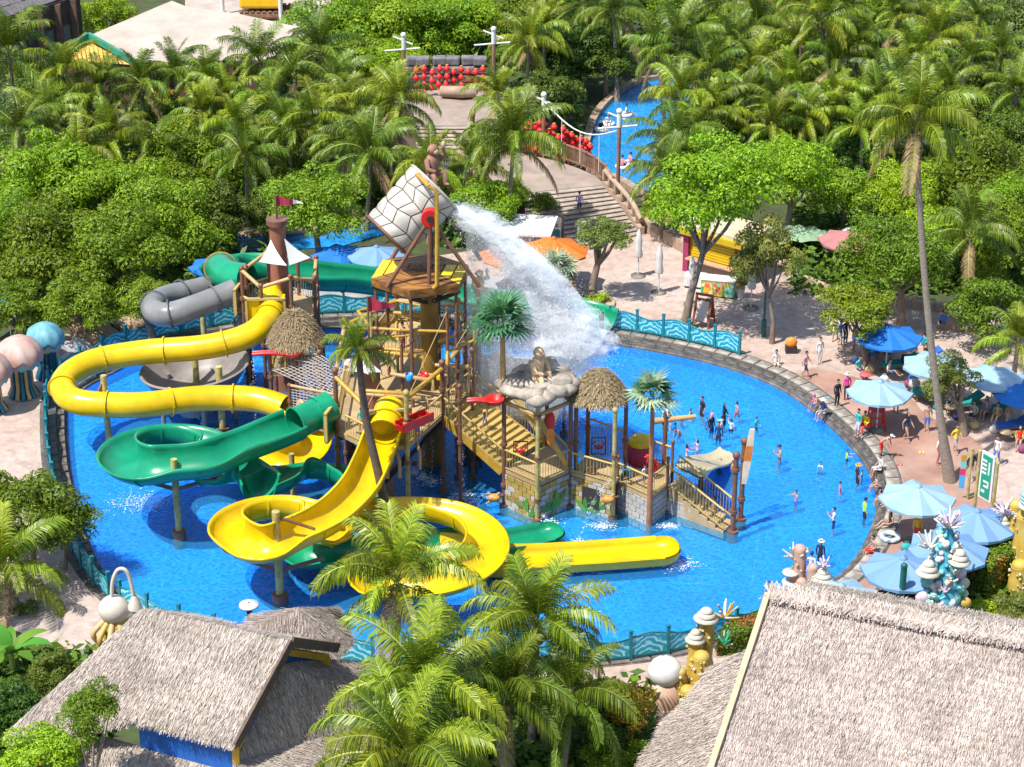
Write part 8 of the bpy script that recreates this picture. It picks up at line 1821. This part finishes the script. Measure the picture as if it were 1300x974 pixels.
oct_v = np.array([(1,0,0),(-1,0,0),(0,1,0),(0,-1,0),(0,0,1),(0,0,-1)], float); oct_f = np.array([(0,2,4),(2,1,4),(1,3,4),(3,0,4),(2,0,5),(1,2,5),(3,1,5),(0,3,5)])
def drops(name, C, S, parent, m=m_drop):
    C = np.array(C); S = np.array(S); n = len(C); V = (oct_v[None]*S[:, None, :]+C[:, None, :]).reshape(-1, 3); F = (oct_f[None]+6*np.arange(n)[:, None, None]).reshape(-1, 3)
    me = bpy.data.meshes.new(name); off_ = np.array(tuple(parent.location)) if parent else 0; V = V-off_
    me.vertices.add(len(V)); me.vertices.foreach_set('co', V.astype(np.float32).ravel()); me.loops.add(len(F)*3); me.loops.foreach_set('vertex_index', F.astype(np.int32).ravel()); me.polygons.add(len(F)); me.polygons.foreach_set('loop_start', np.arange(0, len(F)*3, 3, dtype=np.int32)); me.materials.append(m); me.update(calc_edges=True)
    o = link(name, me, parent); o['kind'] = 'stuff'; return o
C = []; S = []
for _ in range(24000):
    s_ = random.random()**.7*1.08; p = stream(s_); rr = (.4+1.15*s_**1.1); a = random.random()*TAU; q = random.random()**.45*rr*random.choice((1, 1, 1, 1.5))
    d = Vector((math.cos(a)*q*.7, random.gauss(0, .55+.5*s_), math.sin(a)*q)); d.z -= abs(random.gauss(0, .5))*s_; C.append(tuple(p+d)); r_ = random.uniform(.004, .013)*(1+.4*s_); S.append((r_*random.uniform(.8, 1.6), r_, r_*random.uniform(.8, 1.6)))
drops('spray', C, S, SP)
# mist of drops falling below the stream onto the decks
C = []; S = []
for _ in range(12000):
    s_ = random.uniform(.1, 1.15); p = stream(min(1, s_)); x = p.x+random.gauss(0, .7); z = random.uniform(2.4, p.z); C.append((x, T3.y+random.gauss(.2, .9), z)); r_ = random.uniform(.006, .015); S.append((r_, r_, r_*random.uniform(1, 4)))
drops('falling_drops', C, S, SP)
C = []; S = []
for _ in range(6000):
    a = random.random()*TAU; q = abs(random.gauss(0, 1.0)); p = end+Vector((math.cos(a)*q*1.3, random.gauss(0, .9), math.sin(a)*q*.8-.3)); C.append(tuple(p)); r_ = random.uniform(.005, .014); S.append((r_, r_, r_))
drops('burst', C, S, SP)
def jet(pts, label, n=160, sp=.05, end_splash=True):
    P = catmull(pts, 10); t = thing('water_jet', label, 'water jet', pts[0]); C = []; S = []
    for _ in range(n):
        s_ = random.random(); p = P[int(s_*(len(P)-1))]; C.append(tuple(p+Vector((random.gauss(0, sp), random.gauss(0, sp), random.gauss(0, sp))))); r_ = random.uniform(.006, .016); S.append((r_, r_, r_*2))
    drops('drops', C, S, t)
    if end_splash:
        e = Vector(pts[-1]); e.z = .03; C = []; S = []
        for _ in range(110): a = random.random()*TAU; q = abs(random.gauss(0, .35)); C.append((e.x+math.cos(a)*q, e.y+math.sin(a)*q*.8, .02+abs(random.gauss(0, .05)))); r_ = random.uniform(.012, .04); S.append((r_*1.6, r_*1.3, r_*.35))
        drops('splash', C, S, t)
def dn(px, py, z0, label, n=120): p = g(px, py, 0); jet([Vector((p.x, p.y, z0)), Vector((p.x, p.y-.05, z0/2)), Vector((p.x, p.y-.1, .02))], label, n)
dn(526,600,3.0,'thin stream dripping from the first pipe under the red trough'); dn(538,606,2.8,'thin stream dripping from the middle pipe under the red trough'); dn(549,612,3.0,'thin stream dripping from the end pipe under the red trough'); dn(588,628,4.0,'thin stream falling below the yellow stairs'); dn(326,552,4.0,'thin stream falling from the red spoon past the yellow tube')
a_, b_ = at(775,610,D6[1].y), g(733,690,0); jet([a_, a_.lerp(b_, .5)+U*.6, b_], 'arched jet spraying from the leaf mural into the pool', 140); a_, b_ = at(627,632,D5[0].y-.3), g(590,670,0); jet([a_, a_.lerp(b_, .5)+U*.8, b_], 'arched jet spraying from the orange fish', 120); a_ = at(690,655,D5[1].y); jet([a_, a_, g(697,664,0)], 'foam where the ochre wall corner meets the pool', 60)
# foam patches on the water near spouts
for (x, y, r_, lab) in ((180,638,1.1,'white foam streaks on the water below the green bowl'),(737,692,.5,'white foam patch in front of the block walls'),(765,668,.4,'small white foam patch beside the leaf mural'),(585,636,.6,'foam ring under the yellow stairs'),(860,716,.6,'foam at the end of the yellow run-out'),(702,690,.5,'foam at the end of the green run-out'),(849,668,.3,'foam speck beside the white block wall')):
    e = g(x, y, .02); t = thing('foam_patch', lab, 'foam', e); C = []; S = []
    for _ in range(int(420*r_+120)): C.append((e.x+random.gauss(0, r_*.75), e.y+random.gauss(0, r_*.45), .015+abs(random.gauss(0, .02)))); q = random.uniform(.006, .022); S.append((q*2.6, q*1.3, q*.3))
    drops('bubbles', C, S, t)
